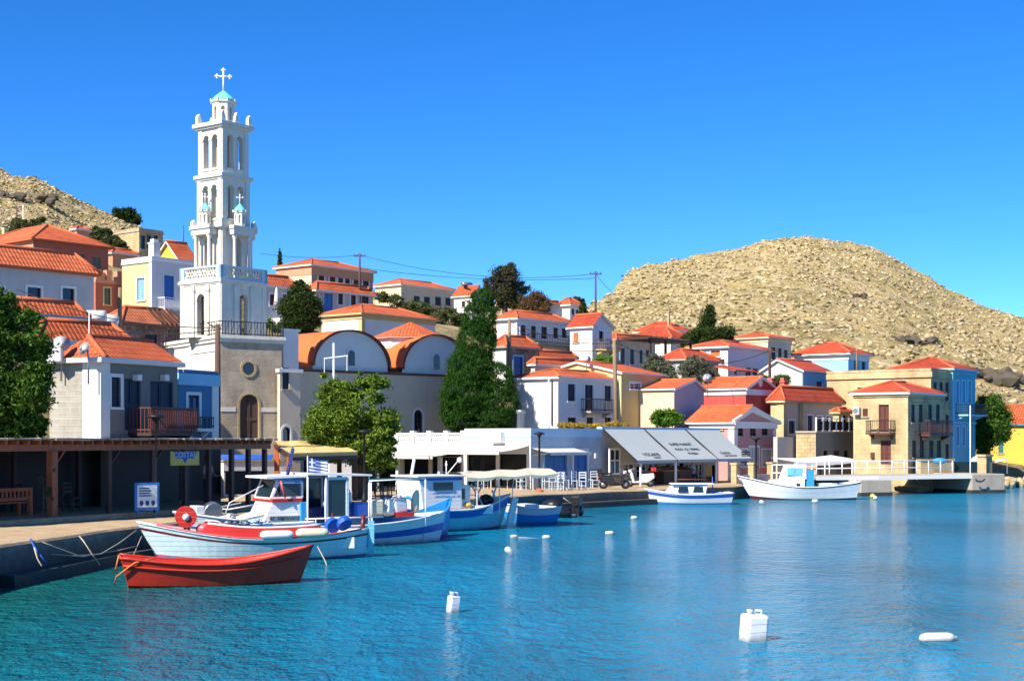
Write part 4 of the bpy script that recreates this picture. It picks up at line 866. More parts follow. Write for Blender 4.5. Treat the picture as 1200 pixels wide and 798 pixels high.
for k in range(3):
    a, b = seams[k] + .03, seams[k+1] - .03; mb = MB(); n = 10
    for i in range(n):
        t0, t1 = i / n, (i + 1) / n; f = lambda t: (-OUT * t, zt + (zb - zt) * t - .07 * math.sin(math.pi * t))
        (d0, z0), (d1, z1) = f(t0), f(t1); mb.quad(mp(a, z0, d0), mp(b, z0, d0), mp(b, z1, d1), mp(a, z1, d1))
    mb.quad(mp(a, zb, -OUT), mp(b, zb, -OUT), mp(b, zb - .18, -OUT), mp(a, zb - .18, -OUT))
    ao = mb.build('awning', M['awng'], h.root)
    fb = MB(); fb.bar(mp(a, zb - .03, -OUT + .05), mp(b, zb - .03, -OUT + .05), .06, .06); fb.bar(mp(a - .03, zt, -.03), mp(a - .03, zb, -OUT + .03), .05, .05); fb.build('awning_frame', M['iron'], ao)
    lines = [[(.5, .86, 'VOLAKIS', .42), (.56, .945, 'MARKET', .2)], [(.5, .52, 'SUPER MARKET', .36), (.52, .68, 'FOOD  ICE  DRINKS', .3), (.54, .83, 'ΨΙΛΙΚΑ', .32)], [(.4, .83, 'CHALKI', .34), (.46, .92, 'ΠΑΝΤΟΠΩΛΕΙΟ', .2)]][k]
    slope = Vector((0, -OUT, zb - zt)).normalized(); upv = -slope; nrm = Vector((1, 0, 0)).cross(upv)
    for fx, ft, tx, sz in lines:
        y = -OUT * ft; z = zt + (zb - zt) * ft - .07 * math.sin(math.pi * ft)
        mt = Matrix.Identity(4)
        for r in range(3): mt[r][0] = (1, 0, 0)[r]; mt[r][1] = upv[r]; mt[r][2] = nrm[r]
        mt.translation = Vector((a + (b - a) * fx, y, z)) + nrm * .02; lettering(tx, sz, M['iron'], ao, mt)
for q in (.6, W * .33, W * .685, W - .1): mb = MB(); mb.box(q - .05, -OUT + .1, -.3, q + .05, -OUT + .2, zb - .06); mb.build('post', M['wmetal'], h.root)
mb = MB(); q = h._s(838, h.R)
for i in range(6): mb.box(W - .9, -OUT + .2, 1.2 + i * .13 - .6 + .6, W + .1, -OUT + .24, 1.3 + i * .13)
mb.build('slat_screen', M['redbr'], h.root)
# ---------------------------------------------------------------- pergola and canopy on the left quay
A0 = Vector((-14.4, 45, 1.1)); PA = rad(63.2); pr = thing('pergola', 'long brown timber pergola with a reed roof in front of the quayside houses', 'pergola', A0, PA)
L_ = 11.2; zr = 2.27
mb = MB(); mb.box(-6, -.25, zr - .22, L_, -.1, zr - .02); mb.build('beam', M['pergola'], pr); mb = MB(); mb.box(-6, 3.4, zr - .22, L_, 3.55, zr - .02); mb.build('beam', M['pergdark'], pr)  # rear beam darker, shade under the roof put into its colour
mb = MB()
for i in range(38): x = -5.8 + i * .45; mb.box(x, -.5, zr - .018, x + .08, 3.7, zr + .1)
mb.build('joist', M['pergola'], pr)
M['reed'] = woodm('bleached_reed_mat', (.42, .36, .28), (.2, .16, .11), .9)
mb = MB(); n = 60
for i in range(n):
    x0 = -6 + (L_ + 6) * i / n; x1 = -6 + (L_ + 6) * (i + 1) / n; e = rnd.uniform(-.06, .06); z = zr + .1 + rnd.uniform(.003, .03); mb.box(x0, -.6 + e, z, x1 - .01, 3.9, z + .05)
mb.build('roof', M['reed'], pr)
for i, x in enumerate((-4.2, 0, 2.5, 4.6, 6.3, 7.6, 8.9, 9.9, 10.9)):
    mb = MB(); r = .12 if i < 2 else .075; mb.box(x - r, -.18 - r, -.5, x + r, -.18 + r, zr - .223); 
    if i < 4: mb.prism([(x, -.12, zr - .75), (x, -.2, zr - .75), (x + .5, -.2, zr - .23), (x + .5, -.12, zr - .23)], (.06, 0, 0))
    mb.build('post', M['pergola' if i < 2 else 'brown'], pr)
for x in (-4.2, -1, 2, 5, 8, 10.9): mb = MB(); mb.box(x - .08, 3.4, -.5, x + .08, 3.55, zr - .223); mb.build('post', M['pergdark'], pr)  # rear posts in darker timber for the shade under the roof
h = House('shade_block', 'low dark block added for the deep shade under the left end of the pergola', -70, -68, 64, 46, 518, 606, 63, zb=1.1, ground=False)
h.C = A0 + Vector((math.cos(PA), math.sin(PA), 0)) * -7 + Vector((-math.sin(PA), math.cos(PA), 0)) * 3.75; h.w = 13.0; h.d = 4; h.root.location = (h.C.x, h.C.y, 1.1); h.root.rotation_euler = (0, 0, PA); h.h = 2.2
h.ops['R'] += [(2, 3.6, .5, 1.9, False), (5.2, 6.2, 0, 2.0, False)]; h.wins += [('R', (2, 3.6, .5, 1.9), 'g', 'brown', None, False, None, None), ('R', (5.2, 6.2, 0, 2.0), 'd', 'brown', None, False, None, None)]
h.walls('shadewall', 1)  # added block, its near black walls keep the pergola's background dark
# yellow canopy
cn = thing('canopy', 'sun bleached yellow canopy on timber posts between the tower and the green tree', 'canopy', P(352, 575, 61).xy.to_3d() + Vector((0, 0, .95)), 0)
O = cn.location; pts = [P(340, 531, 59.5), P(419, 529, 62.5), P(399, 515.5, 67), P(322, 516, 64)]
M['ycan'] = flat('yellow_canvas', (.66, .5, .2), .8, .2, 2)
lp = [p - O for p in pts]; mb = MB(); n = 6
for i in range(n):
    for j in range(4):
        g = lambda u, v: lp[0].lerp(lp[1], u).lerp(lp[3].lerp(lp[2], u), v) + Vector((0, 0, -.07 * math.sin(math.pi * v) - .04 * math.sin(math.pi * ((u * 3) % 1))))
        mb.quad(g(i/n, j/4), g((i+1)/n, j/4), g((i+1)/n, (j+1)/4), g(i/n, (j+1)/4))
mb.quad(lp[0], lp[1], lp[1] - Vector((0, 0, .16)), lp[0] - Vector((0, 0, .16)))
mb.build('canvas', M['ycan'], cn)
for k, (u, v) in enumerate(((.0, .05), (.5, .05), (.97, .05), (.02, .95), (.97, .95))):
    p = lp[0].lerp(lp[1], u).lerp(lp[3].lerp(lp[2], u), v); mb = MB(); mb.box(p.x - .1, p.y - .1, -.4, p.x + .1, p.y + .1, p.z - .17); mb.build('post', M['bench' if k in (0, 3) else 'brown'], cn)
mb = MB()
for a, b in ((0, 1), (3, 2), (0, 3), (1, 2)): mb.bar(lp[a] - Vector((0, 0, .24)), lp[b] - Vector((0, 0, .24)), .1, .14)
mb.build('beam', M['brown'], cn)
def slab_wall(name, label, xa, Da, xb, Db, ztop, zb, m, th=.3, cap=None):
    a = P(xa, YH, Da); b = P(xb, YH, Db); an = math.atan2(b.y - a.y, b.x - a.x); ln = (b - a).length; o = thing(name, label, 'wall', (a.x, a.y, zb), an)
    mb = MB(); mb.box(0, 0, -1.5, ln, th, ztop - zb); mb.build('wall', M[m], o)
    if cap: mb = MB(); mb.box(-.04, -.05, ztop - zb + .002, ln + .04, th + .05, ztop - zb + .12); mb.build('coping', M[cap], o)
    return o, ln
# ---------------------------------------------------------------- water, quay, ground
Q = [(-18, 2, 1.0), (-13.0, 20, 1.0), (-12.25, 34.4, .98), (-11.45, 41, .95), (-9.5, 50, .92), (1.7, 72.6, .8), (13.0, 85, .8), (18.5, 92.5, .8), (24.5, 99, .85), (30, 103, .8), (37, 106, .5), (44, 122, .4), (70, 170, .4), (150, 330, .4)]
QU = [q[0] / q[1] for q in Q]
def shoreD(u): return float(np.interp(u, QU, [q[1] for q in Q]))
def quayZ(u): return float(np.interp(u, QU, [q[2] for q in Q]))
g = G('harbour_water'); v = g.pos(); big = g.noise(v, .05, 3, .5)
deep = g.mix(g.ramp(big, [(.35, (0,0,0)), (.65, (1,1,1))]), (.002, .17, .33), (.003, .23, .4))
sx = g.n('SeparateXYZ'); g.l(v, sx.inputs[0]); near = g.ramp(g.math('MULTIPLY', g.math('ADD', g.math('ADD', sx.outputs[0], g.math('MULTIPLY', big, 8.0)), 10.0), .05), [(.12, (0,0,0)), (.62, (1,1,1))])
deep = g.mix(near, (.008, .14, .125), deep)                      # shallow green water of the inner basin, deeper blue outside
patch = g.ramp(g.noise(g.pos((1, .5, 1)), .16, 4, .6), [(.42, (0,0,0)), (.66, (1,1,1))]); deep = g.mix(g.math('MULTIPLY', patch, .55), deep, (.004, .06, .085))
g.col(deep); g.rough(.09); g.b.inputs['IOR'].default_value = 1.333; g.spec(.24)
n0 = g.noise(g.pos((1, .7, 1)), .75, 2, .5); n1 = g.noise(g.pos((1, .7, 1)), 2.6, 3, .6); n2 = g.noise(g.pos((1, .7, 1)), 8.0, 3, .6); n3 = g.noise(v, .35, 2, .5)
hgt = g.math('ADD', g.math('ADD', g.math('MULTIPLY', n1, .5), g.math('MULTIPLY', n2, .22)), g.math('MULTIPLY', n0, .45)); g.bump(hgt, .6, .95)
mb = MB()
ys = [-80, 0, 30, 60, 120, 400, 1500, 6000]; xs = [-4000, -400, -60, 0, 60, 400, 4000]
for i in range(len(ys) - 1):
    for j in range(len(xs) - 1): mb.quad((xs[j], ys[i], 0), (xs[j+1], ys[i], 0), (xs[j+1], ys[i+1], 0), (xs[j], ys[i+1], 0))
tag(mb.build('water', g.m, uv=False), kind='structure')
# quay: paved top, wall, ledge
g = G('quay_paving'); pv = g.pos()
vo = g.n('TexVoronoi', i_Vector=pv, i_Scale=1.7, feature='DISTANCE_TO_EDGE').outputs['Distance']
top = g.mix(g.ramp(g.noise(pv, .9, 6, .65), [(.3, (0,0,0)), (.7, (1,1,1))]), (.36, .26, .15), (.5, .38, .24)); top = g.mix(g.ramp(vo, [(0, (.5,.5,.5)), (.05, (0,0,0))]), top, (.24, .17, .1))
top = g.mix(g.ramp(g.noise(pv, 3.5, 5, .7), [(.55, (0,0,0)), (.72, (.5,.5,.5))]), top, (.22, .16, .1)); g.col(top); g.rough(.9); g.spec(.2); g.bump(g.noise(pv, 5, 5, .7), .02, .6); M['paving'] = g.m
g = G('quay_wall_stone'); pv = g.pos(); sx = g.n('SeparateXYZ'); g.l(pv, sx.inputs[0])
wet = g.ramp(g.math('ADD', sx.outputs[2], g.math('MULTIPLY', g.noise(pv, 1.5, 4, .6), .4)), [(.3, (.035, .035, .03)), (.55, (.09, .085, .075)), (.95, (.2, .19, .17)), (1.25, (.3, .27, .22))])
g.col(g.mix(g.noise(pv, 4, 5, .7), wet, (.03, .03, .028))); g.rough(.8); g.bump(g.noise(pv, 3, 6, .7), .08, .9); M['quaywall'] = g.m
QS = []                                             # finer edge with a worn, slightly uneven line
for (x0, y0, z0), (x1, y1, z1) in zip(Q[:11], Q[1:11]):
    n = max(2, int(math.hypot(x1 - x0, y1 - y0) / 1.2))
    for i in range(n):
        t = i / n; QS.append((x0 + (x1 - x0) * t + rnd.uniform(-.05, .05), y0 + (y1 - y0) * t, z0 + (z1 - z0) * t + rnd.uniform(-.02, .02)))
QS.append(Q[10]); mb = MB()
for i in range(len(QS) - 1):
    a, b = QS[i], QS[i+1]; k = 13 if a[1] > 30 else 6
    ia = (a[0] - (6 if a[1] < 60 else 2), a[1] + k, a[2]); ib = (b[0] - (6 if b[1] < 60 else 2), b[1] + (13 if b[1] > 30 else 6), b[2])
    mb.quad(a, b, ib, ia, 0); lo = lambda q: (q[0] + .12, q[1] - .1, -2.0)
    ed = lambda q, e: (q[0] + e, q[1] - e * .5, q[2] - e)
    mb.quad(a, b, ed(b, .06), ed(a, .06), 0); mb.quad(ed(a, .06), ed(b, .06), lo(b), lo(a), 1)
tag(mb.build('quay', [M['paving'], M['quaywall']]), kind='structure')
mb = MB(); a = ground_pt(35, 668, .1); LG = []
for i in range(1, len(QS) - 1):
    a, b = QS[i], QS[i+1]
    if 33.5 < a[1] < 44 or 72 < a[1] < 84: mb.prism([(a[0] + .1, a[1] - .05, -1), (a[0] + .55, a[1] - .25, -1), (a[0] + .5, a[1] - .25, .28), (a[0] + .1, a[1] - .05, .3)], Vector(b) - Vector(a) + Vector((0, 0, a[2] - b[2])))
tag(mb.build('quay_ledge', M['quaywall']), kind='structure')
mb = MB(); v0 = A0 + Vector((math.cos(PA), math.sin(PA), 0)) * -9; dv = Vector((math.cos(PA), math.sin(PA), 0)); nv = Vector((-dv.y, dv.x, 0))
p = v0 - nv * .55; q = p + dv * 20.5; mb.prism([(*p.xy, 0), (*q.xy, 0), (*(q + nv * 9).xy, 0), (*(p + nv * 9).xy, 0)], (0, 0, 1.11)); tag(mb.build('pavement', M['paving']), kind='structure')

# village slope by radial interpolation of the house bases, then the rocky hills
for x, y, D in ((-100, 500, 60), (0, 470, 66), (240, 470, 86), (330, 470, 95), (520, 480, 105), (600, 500, 88), (700, 505, 96), (770, 500, 100), (1150, 540, 118), (1250, 545, 135), (1350, 550, 150), (0, 345, 120), (-120, 330, 120), (-200, 420, 80), (250, 330, 135), (90, 285, 150), (560, 372, 145), (600, 372, 150), (500, 395, 118), (700, 425, 128), (840, 415, 140), (1000, 446, 140), (1080, 470, 135), (880, 420, 138), (30, 300, 150), (-150, 280, 160)): gp(x, y, D)
GP = np.array(GROUND)
_, ui = np.unique(np.round(GP[:, :2], 1), axis=0, return_index=True); GP = GP[ui]
sel = GP[:, 1] > 48; GP = GP[sel]
n = len(GP); dd = np.hypot(GP[:, None, 0] - GP[None, :, 0], GP[:, None, 1] - GP[None, :, 1])
Aw = np.zeros((n + 3, n + 3)); Aw[:n, :n] = -dd + np.eye(n) * -6.0 * -1; Aw[:n, n] = 1; Aw[:n, n+1:] = GP[:, :2]; Aw[n, :n] = 1; Aw[n+1:, :n] = GP[:, :2].T
Aw[:n, :n] = -dd; Aw[:n, :n] += np.eye(n) * 3.0
sol = np.linalg.solve(Aw, np.concatenate([GP[:, 2], [0, 0, 0]]))
def village(X, Y):
    r = np.full(X.shape, sol[n]) + sol[n+1] * X + sol[n+2] * Y
    for i in range(n): r -= sol[i] * np.hypot(X - GP[i, 0], Y - GP[i, 1])
    return r
def vnoise(X, Y, seed=0):
    rs = np.random.RandomState(seed); T = rs.rand(256, 256); xi = np.floor(X).astype(int); yi = np.floor(Y).astype(int); fx = X - xi; fy = Y - yi
    fx = fx * fx * (3 - 2 * fx); fy = fy * fy * (3 - 2 * fy); g_ = lambda a, b: T[a % 256, b % 256]
    return (g_(xi, yi) * (1 - fx) + g_(xi + 1, yi) * fx) * (1 - fy) + (g_(xi, yi + 1) * (1 - fx) + g_(xi + 1, yi + 1) * fx) * fy - .5
SKX = [-700, -300, -120, 0, 50, 100, 130, 160, 190, 215, 240, 300, 340, 420, 560, 640, 690, 705, 722, 737, 760, 800, 850, 885, 905, 935, 965, 990, 1015, 1040, 1080, 1120, 1160, 1200, 1260, 1340, 1500, 1800]
SKY = [170, 150, 165, 198, 215, 240, 252, 263, 281, 294, 310, 336, 346, 352, 356, 360, 360, 352, 336, 320, 312, 303, 294, 286, 281, 277.5, 280, 284, 290, 299, 322, 345, 361, 373, 402, 432, 470, 500]
RDX = [-700, 0, 200, 330, 640, 690, 740, 1000, 1300, 1800]; RD = [260, 235, 225, 200, 205, 250, 330, 380, 370, 400]
def height(u, Y):
    x = u * F + XC; sk = np.interp(x, SKX, SKY); Yr = np.interp(x, RDX, RD); X = u * Y
    base = np.interp(x, [-700, 0, 200, 330, 640, 700, 900, 1100, 1300, 1800], [320, 300, 318, 352, 380, 420, 448, 470, 520, 515])
    Y0 = np.interp(x, [0, 200, 640, 740, 1200], [140, 150, 160, 150, 135]); t = np.clip((Y - Y0) / (Yr - Y0), 0, 1.0)
    yy = base + (sk - base) * t ** .85; z = H + (YH - yy) * Y / F
    over = np.clip((Y - Yr) / Yr, 0, 1); zr = H + (YH - sk) * Yr / F; z = np.where(Y > Yr, zr * (1 - over) ** 1.6 - over * .0, z)
    amp = np.clip((Y - 135) / 60, 0, 1) * np.clip(1.3 - over * 2, 0, 1)
    z = z + amp * (vnoise(X / 14, Y / 14, 1) * 2.6 * np.clip(abs(t - 1) * 4, .25, 1) + vnoise(X / 4, Y / 4, 2) * 1.1 + vnoise(X / 1.6, Y / 1.6, 3) * .7)
    cl = np.exp(-((x - 752) / 26) ** 2) * np.exp(-((t - .9) / .12) ** 2); z = z + cl * 1.5 * vnoise(X / 2.2, Y / 2.2, 5)
    v = village(X, Y) - .5; wv = np.clip((Y - Y0) / 30, 0, 1); wv = wv * wv * (3 - 2 * wv); z = v * (1 - wv) + z * wv
    sh = np.interp(u, QU, [q[1] for q in Q]); qz = np.interp(u, QU, [q[2] for q in Q]); k = np.clip((Y - sh - 3) / 14, 0, 1)
    z = (qz - .35) * (1 - k) + z * k; z = np.where((Y < sh + np.where((x > 225) & (x < 480), 26, 12)) & (x < 940), np.minimum(z, qz - .12), z)
    return z
us = np.linspace(-.66, .66, 560); tt = np.concatenate([np.linspace(0, 1, 60) ** 1.2 * .2, .2 + np.linspace(.01, 1, 190) * .8])
U, T_ = np.meshgrid(us, tt, indexing='ij'); SHO = np.interp(U, QU, [q[1] for q in Q]) + 1.2
YY = SHO + (520 - SHO) * T_; XX = U * YY; ZZ = height(U, YY); ZZ[:, 0] = -3
far = np.array([800, 1500, 5000.]); YY = np.concatenate([YY, np.broadcast_to(far, (len(us), 3))], 1); XX = np.concatenate([XX, us[:, None] * far], 1); ZZ = np.concatenate([ZZ, np.full((len(us), 3), -.6)], 1)
nu, nv_ = YY.shape; co = np.stack([XX, YY, ZZ], -1).reshape(-1, 3); idx = np.arange(nu * nv_).reshape(nu, nv_)
quads = np.stack([idx[:-1, :-1], idx[1:, :-1], idx[1:, 1:], idx[:-1, 1:]], -1).reshape(-1, 4)
def np_mesh(name, co, faces, mat, smooth=False):
    me = bpy.data.meshes.new(name); k = faces.shape[1]; me.vertices.add(len(co)); me.vertices.foreach_set('co', np.ascontiguousarray(co, dtype=np.float32).ravel()); me.loops.add(faces.size); me.loops.foreach_set('vertex_index', faces.astype(np.int32).ravel())
    me.polygons.add(len(faces)); me.polygons.foreach_set('loop_start', np.arange(0, faces.size, k, dtype=np.int32)); me.polygons.foreach_set('loop_total', np.full(len(faces), k, dtype=np.int32))
    if smooth: me.polygons.foreach_set('use_smooth', np.ones(len(faces), dtype=bool))
    me.update(calc_edges=True); me.materials.append(mat); o = bpy.data.objects.new(name, me); COL.objects.link(o); return o
g = G('rocky_hillside'); v = g.pos()
vo = g.n('TexVoronoi', i_Vector=v, i_Scale=.55); vr = g.n('SeparateColor', i_0=vo.outputs['Color']).outputs[0]
rock = g.ramp(vr, [(0, (.34, .26, .14)), (.5, (.54, .43, .24)), (1, (.68, .56, .36))]); soil = g.ramp(g.noise(v, .5, 6, .7), [(.3, (.3, .23, .08)), (.5, (.52, .4, .17)), (.7, (.62, .5, .26))])
base = g.mix(g.ramp(g.noise(v, .22, 6, .7), [(.42, (0,0,0)), (.6, (1,1,1))]), soil, rock); base = g.mix(g.ramp(g.noise(v, .9, 5, .75), [(.58, (0,0,0)), (.68, (.7,.7,.7))]), base, (.2, .17, .06))
sx = g.n('SeparateXYZ'); g.l(v, sx.inputs[0]); dirt = g.ramp(g.math('DIVIDE', sx.outputs[1], 300.0), [(.4, (1,1,1)), (.55, (0,0,0))])
base = g.mix(g.math('MULTIPLY', dirt, .7), base, g.ramp(g.noise(v, .7, 6, .7), [(.3, (.16, .14, .05)), (.55, (.3, .24, .13)), (.75, (.4, .34, .22))]))
base = g.mix(1.0, base, g.ramp(g.noise(g.pos((1, .6, 1)), .045, 6, .7), [(.3, (.66, .68, .62)), (.5, (.95, .95, .95)), (.7, (1.1, 1.08, 1.05))]), 'MULTIPLY')
g.col(base); g.rough(.95); g.spec(.1)
g.bump(g.math('ADD', g.n('TexVoronoi', i_Vector=v, i_Scale=.8).outputs['Distance'], g.noise(v, 2.2, 6, .75)), .8, .9)
tag(np_mesh('ground', co, quads, g.m, True), kind='structure')
# boulders and low scrub strewn over the hills
def ico():
    t = (1 + 5 ** .5) / 2; v = np.array([(-1,t,0),(1,t,0),(-1,-t,0),(1,-t,0),(0,-1,t),(0,1,t),(0,-1,-t),(0,1,-t),(t,0,-1),(t,0,1),(-t,0,-1),(-t,0,1)], float); v /= np.linalg.norm(v[0])
    f = np.array([(0,11,5),(0,5,1),(0,1,7),(0,7,10),(0,10,11),(1,5,9),(5,11,4),(11,10,2),(10,7,6),(7,1,8),(3,9,4),(3,4,2),(3,2,6),(3,6,8),(3,8,9),(4,9,5),(2,4,11),(6,2,10),(8,6,7),(9,8,1)]); return v, f
IV, IF = ico(); rs = np.random.RandomState(4)
def scatter(name, k, smin, smax, mat, flatz, seed, xr=(-90, 1290), pw=3.0):
    rs = np.random.RandomState(seed); u = (rs.uniform(*xr, k) - XC) / F; x = u * F + XC; Yr = np.interp(x, RDX, RD); Y = 165 + (Yr * 1.02 - 165) * rs.rand(k) ** .8
    Y = np.where((x > 230) & (x < 690), Yr - rs.rand(k) * 25, Y); z = height(u, Y); s = smin + (smax - smin) * rs.rand(k) ** pw * np.where(x < 240, .5, 1.0)
    dens = vnoise(u * Y / 9, Y / 9, seed + 9) + .5; keep = dens > rs.rand(k) * .75; u, Y, z, s = u[keep], Y[keep], z[keep], s[keep]; k = len(s)
    V = IV[None] * (1 + rs.uniform(-.45, .45, (k, 12, 1))) * s[:, None, None] * np.stack([rs.uniform(.8, 1.5, k), rs.uniform(.7, 1.2, k), rs.uniform(.5, .95, k) * flatz], -1)[:, None]
    a = rs.rand(k) * 6.28; ca, sa = np.cos(a)[:, None], np.sin(a)[:, None]; V = np.stack([V[..., 0] * ca - V[..., 1] * sa, V[..., 0] * sa + V[..., 1] * ca, V[..., 2]], -1)
    V += np.stack([u * Y, Y, z + s * .1], -1)[:, None]; Fc = (IF[None] + (np.arange(k) * 12)[:, None, None]).reshape(-1, 3)
    return tag(np_mesh(name, V.reshape(-1, 3), Fc, mat), kind='stuff')
g = G('limestone_boulder'); r = g.n('NewGeometry').outputs['Random Per Island']; g.col(g.mix(.45, g.ramp(r, [(0, (.27, .21, .11)), (.5, (.43, .35, .2)), (1, (.56, .47, .31))]), g.ramp(g.noise(g.pos(), 1.6, 5, .7), [(.3, (.28, .21, .1)), (.7, (.64, .5, .28))]))); g.rough(.95); g.spec(.1); g.bump(g.noise(g.pos(), 2.5, 5, .7), .2, .8)
tag(scatter('boulders', 48000, .1, .6, g.m, .85, 21, pw=3.6), kind='stuff')
M['scrub'] = leafm('dry_scrub', (.07, .07, .025), (.17, .15, .05), (.32, .26, .09))
tag(scatter('scrub', 16000, .08, .42, M['scrub'], .75, 33, pw=1.5), kind='stuff')
# ---------------------------------------------------------------- trees and shrubs
def leaf_mesh(name, clumps, n, size, mat, parent, seed=0, tw=None, spread=.22, shell=.45, up=.0, aspect=.55):
    n = int(n * 2.1); size *= .64; rs = np.random.RandomState(seed); c = np.array([q[:3] for q in clumps], float); r = np.array([q[3:6] for q in clumps], float); vol = (r[:, 0] * r[:, 1] * r[:, 2]) ** .75; vol /= vol.sum()
    tw = tw or max(20, n // 60); ci = rs.choice(len(clumps), tw, p=vol); d = rs.normal(size=(tw, 3)); d /= np.linalg.norm(d, axis=1)[:, None]
    rad_ = (shell + (1 - shell) * rs.rand(tw) ** .6); T = c[ci] + d * r[ci] * rad_[:, None]; sz = r[ci].min(axis=1) * spread * rs.uniform(.6, 1.4, tw)
    ti = rs.randint(0, tw, n); p = T[ti] + rs.normal(size=(n, 3)) * sz[ti][:, None] * np.array([1, 1, .75])
    a = rs.normal(size=(n, 3)); a[:, 2] += up; a /= np.linalg.norm(a, axis=1)[:, None]; b = np.cross(a, rs.normal(size=(n, 3))); b /= np.linalg.norm(b, axis=1)[:, None]
    s = size * rs.uniform(.6, 1.4, n); a *= s[:, None]; b *= (s * aspect)[:, None]
    V = np.stack([p - a * .9, p + b * .6 + a * .1, p + a, p - b * .6 + a * .1], 1).reshape(-1, 3); Fc = np.arange(n * 4).reshape(n, 4)
    o = np_mesh(name, V, Fc, mat); o.parent = parent; return o
def trunk_mesh(h, r, limbs, mat, parent, lean=(0, 0), seed=0):
    rg = random.Random(seed); mb = MB(); k = 6; pts = [(lean[0] * (i / k) ** 1.4 + rg.uniform(-.05, .05) * h * .1, lean[1] * (i / k) + rg.uniform(-.05, .05) * h * .1, -.6 + (h + .6) * i / k) for i in range(k + 1)]
    mb.tube(pts, [r * (1.25 - .9 * i / k) if i else r * 1.7 for i in range(k + 1)], 8)
    for (x, y, z), t in limbs: p = Vector(pts[int(t * k)]); e = Vector((x, y, z)); m = p.lerp(e, .5) + Vector((rg.uniform(-.1, .1), rg.uniform(-.1, .1), .12)) * (e - p).length; mb.tube([p, m, e], [r * .5, r * .32, r * .1], 6)
    return mb.build('trunk', mat, parent)
M['bark'] = woodm('grey_brown_bark', (.16, .12, .085), (.07, .05, .035), .95)
M['lpine'] = leafm('pine_needles', (.02, .06, .008), (.05, .12, .012), (.11, .2, .02))
M['lgreen'] = leafm('fresh_green_leaves', (.045, .1, .01), (.11, .2, .016), (.22, .29, .035))
M['lcyp'] = leafm('cypress_foliage', (.01, .042, .004), (.022, .08, .007), (.045, .12, .01))
M['ldark'] = leafm('dark_conifer_foliage', (.012, .028, .005), (.028, .055, .008), (.055, .085, .014))
M['lolive'] = leafm('olive_green_leaves', (.04, .06, .02), (.08, .1, .03), (.14, .15, .05))
M['leuc'] = leafm('eucalyptus_leaves', (.022, .038, .014), (.055, .065, .024), (.12, .085, .032))
M['lred'] = leafm('bronze_leaves', (.06, .05, .02), (.13, .07, .03), (.2, .12, .05))
M['lgrey'] = leafm('grey_green_oleander', (.05, .08, .035), (.11, .14, .07), (.24, .2, .17))
M['lbright'] = leafm('bright_bush_leaves', (.04, .12, .01), (.08, .2, .015), (.16, .3, .025))
M['lyel'] = leafm('yellow_flowers', (.12, .12, .02), (.5, .33, .03), (.65, .42, .03))
def tree(name, label, cat, x, D, ybase, clumps_px, n, size, mat, trunk=True, seed=1, tr=.14, group=None, zb=None, spread=.22, shell=.45, depth=1.0, up=0, aspect=.55, tw=None):
    """clumps_px: (x, y, rx, ry) ellipses on the photo at depth D, given their depth in metres from the tree itself."""
    O = P(x, ybase, D); 
    if zb is not None: O.z = zb
    t = thing(name, label, cat, O, 0, group); rg = random.Random(seed); cl = []
    for q in clumps_px:
        dy = q[4] if len(q) > 4 else rg.uniform(-.35, .35) * q[2] * D / F; p = P(q[0], q[1], D) - O; cl.append((p.x, dy, p.z, q[2] * D / F, q[2] * D / F * depth, q[3] * D / F))
    leaf_mesh('crown', cl, n, size, mat, t, seed, tw, spread, shell, up, aspect)
    if trunk:
        top = max(c[2] for c in cl); trunk_mesh(top * .8, tr, [((c[0], c[1], c[2]), min(.8, .35 + .1 * i)) for i, c in enumerate(cl[:7])], M['bark'], t, (cl[0][0] * .3, 0), seed)
    return t
tree('pine_tree', 'dense dark green tree overhanging the pergola at the left edge', 'tree', -18, 45, 606,
     [(5, 360, 22, 26), (-20, 380, 40, 45), (30, 395, 26, 26), (10, 430, 38, 36), (46, 430, 16, 26), (30, 470, 30, 28), (-15, 470, 40, 45), (10, 505, 32, 20), (-50, 420, 40, 60), (48, 470, 12, 16), (40, 498, 14, 16), (28, 368, 14, 12), (50, 402, 9, 12)], 30000, .13, M['lpine'], True, 3, .22, zb=1.1, spread=.2, tw=520)
tree('broadleaf_tree', 'bright green leafy tree on the quay in front of the church wall', 'tree', 425, 65, 577,
     [(408, 462, 17, 16), (385, 462, 15, 20), (441, 458, 14, 22), (383, 448, 7, 10), (374, 497, 19, 22), (410, 490, 26, 24), (447, 500, 19, 24), (395, 520, 22, 18), (432, 528, 26, 20), (456, 490, 10, 16), (448, 540, 15, 13), (366, 512, 10, 12), (424, 445, 9, 12), (459, 520, 9, 16)], 23000, .15, M['lgreen'], True, 6, .2, zb=.9, spread=.2, shell=.3, tw=340)
tree('cypress', 'huge dark green cypress with a broad base beside the church', 'tree', 562, 94, 512,
     [(563, 354, 15, 14, 0), (562, 374, 19, 22, 0), (558, 402, 22, 26, 0), (552, 432, 26, 26, 0), (545, 462, 28, 30, 0), (540, 485, 23, 19, 0), (582, 446, 19, 20, 0), (583, 472, 24, 26, 0), (578, 491, 25, 14, 0), (530, 478, 13, 20, 0), (570, 345, 7, 7, 0), (574, 390, 8, 14, 0)], 52000, .13, M['lcyp'], True, 7, .3, spread=.1, shell=.9, depth=.9, up=1.6, aspect=.4, tw=3200)
tree('round_tree', 'rounded dark green tree standing between the terrace house and the church', 'tree', 352, 106, 390,
     [(352, 345, 13, 14, 0), (345, 362, 17, 18, 0), (360, 360, 16, 18, 0), (352, 378, 22, 12, 0), (350, 335, 7, 7, 0)], 11000, .15, M['ldark'], True, 9, .2, spread=.18, shell=.7, tw=700)
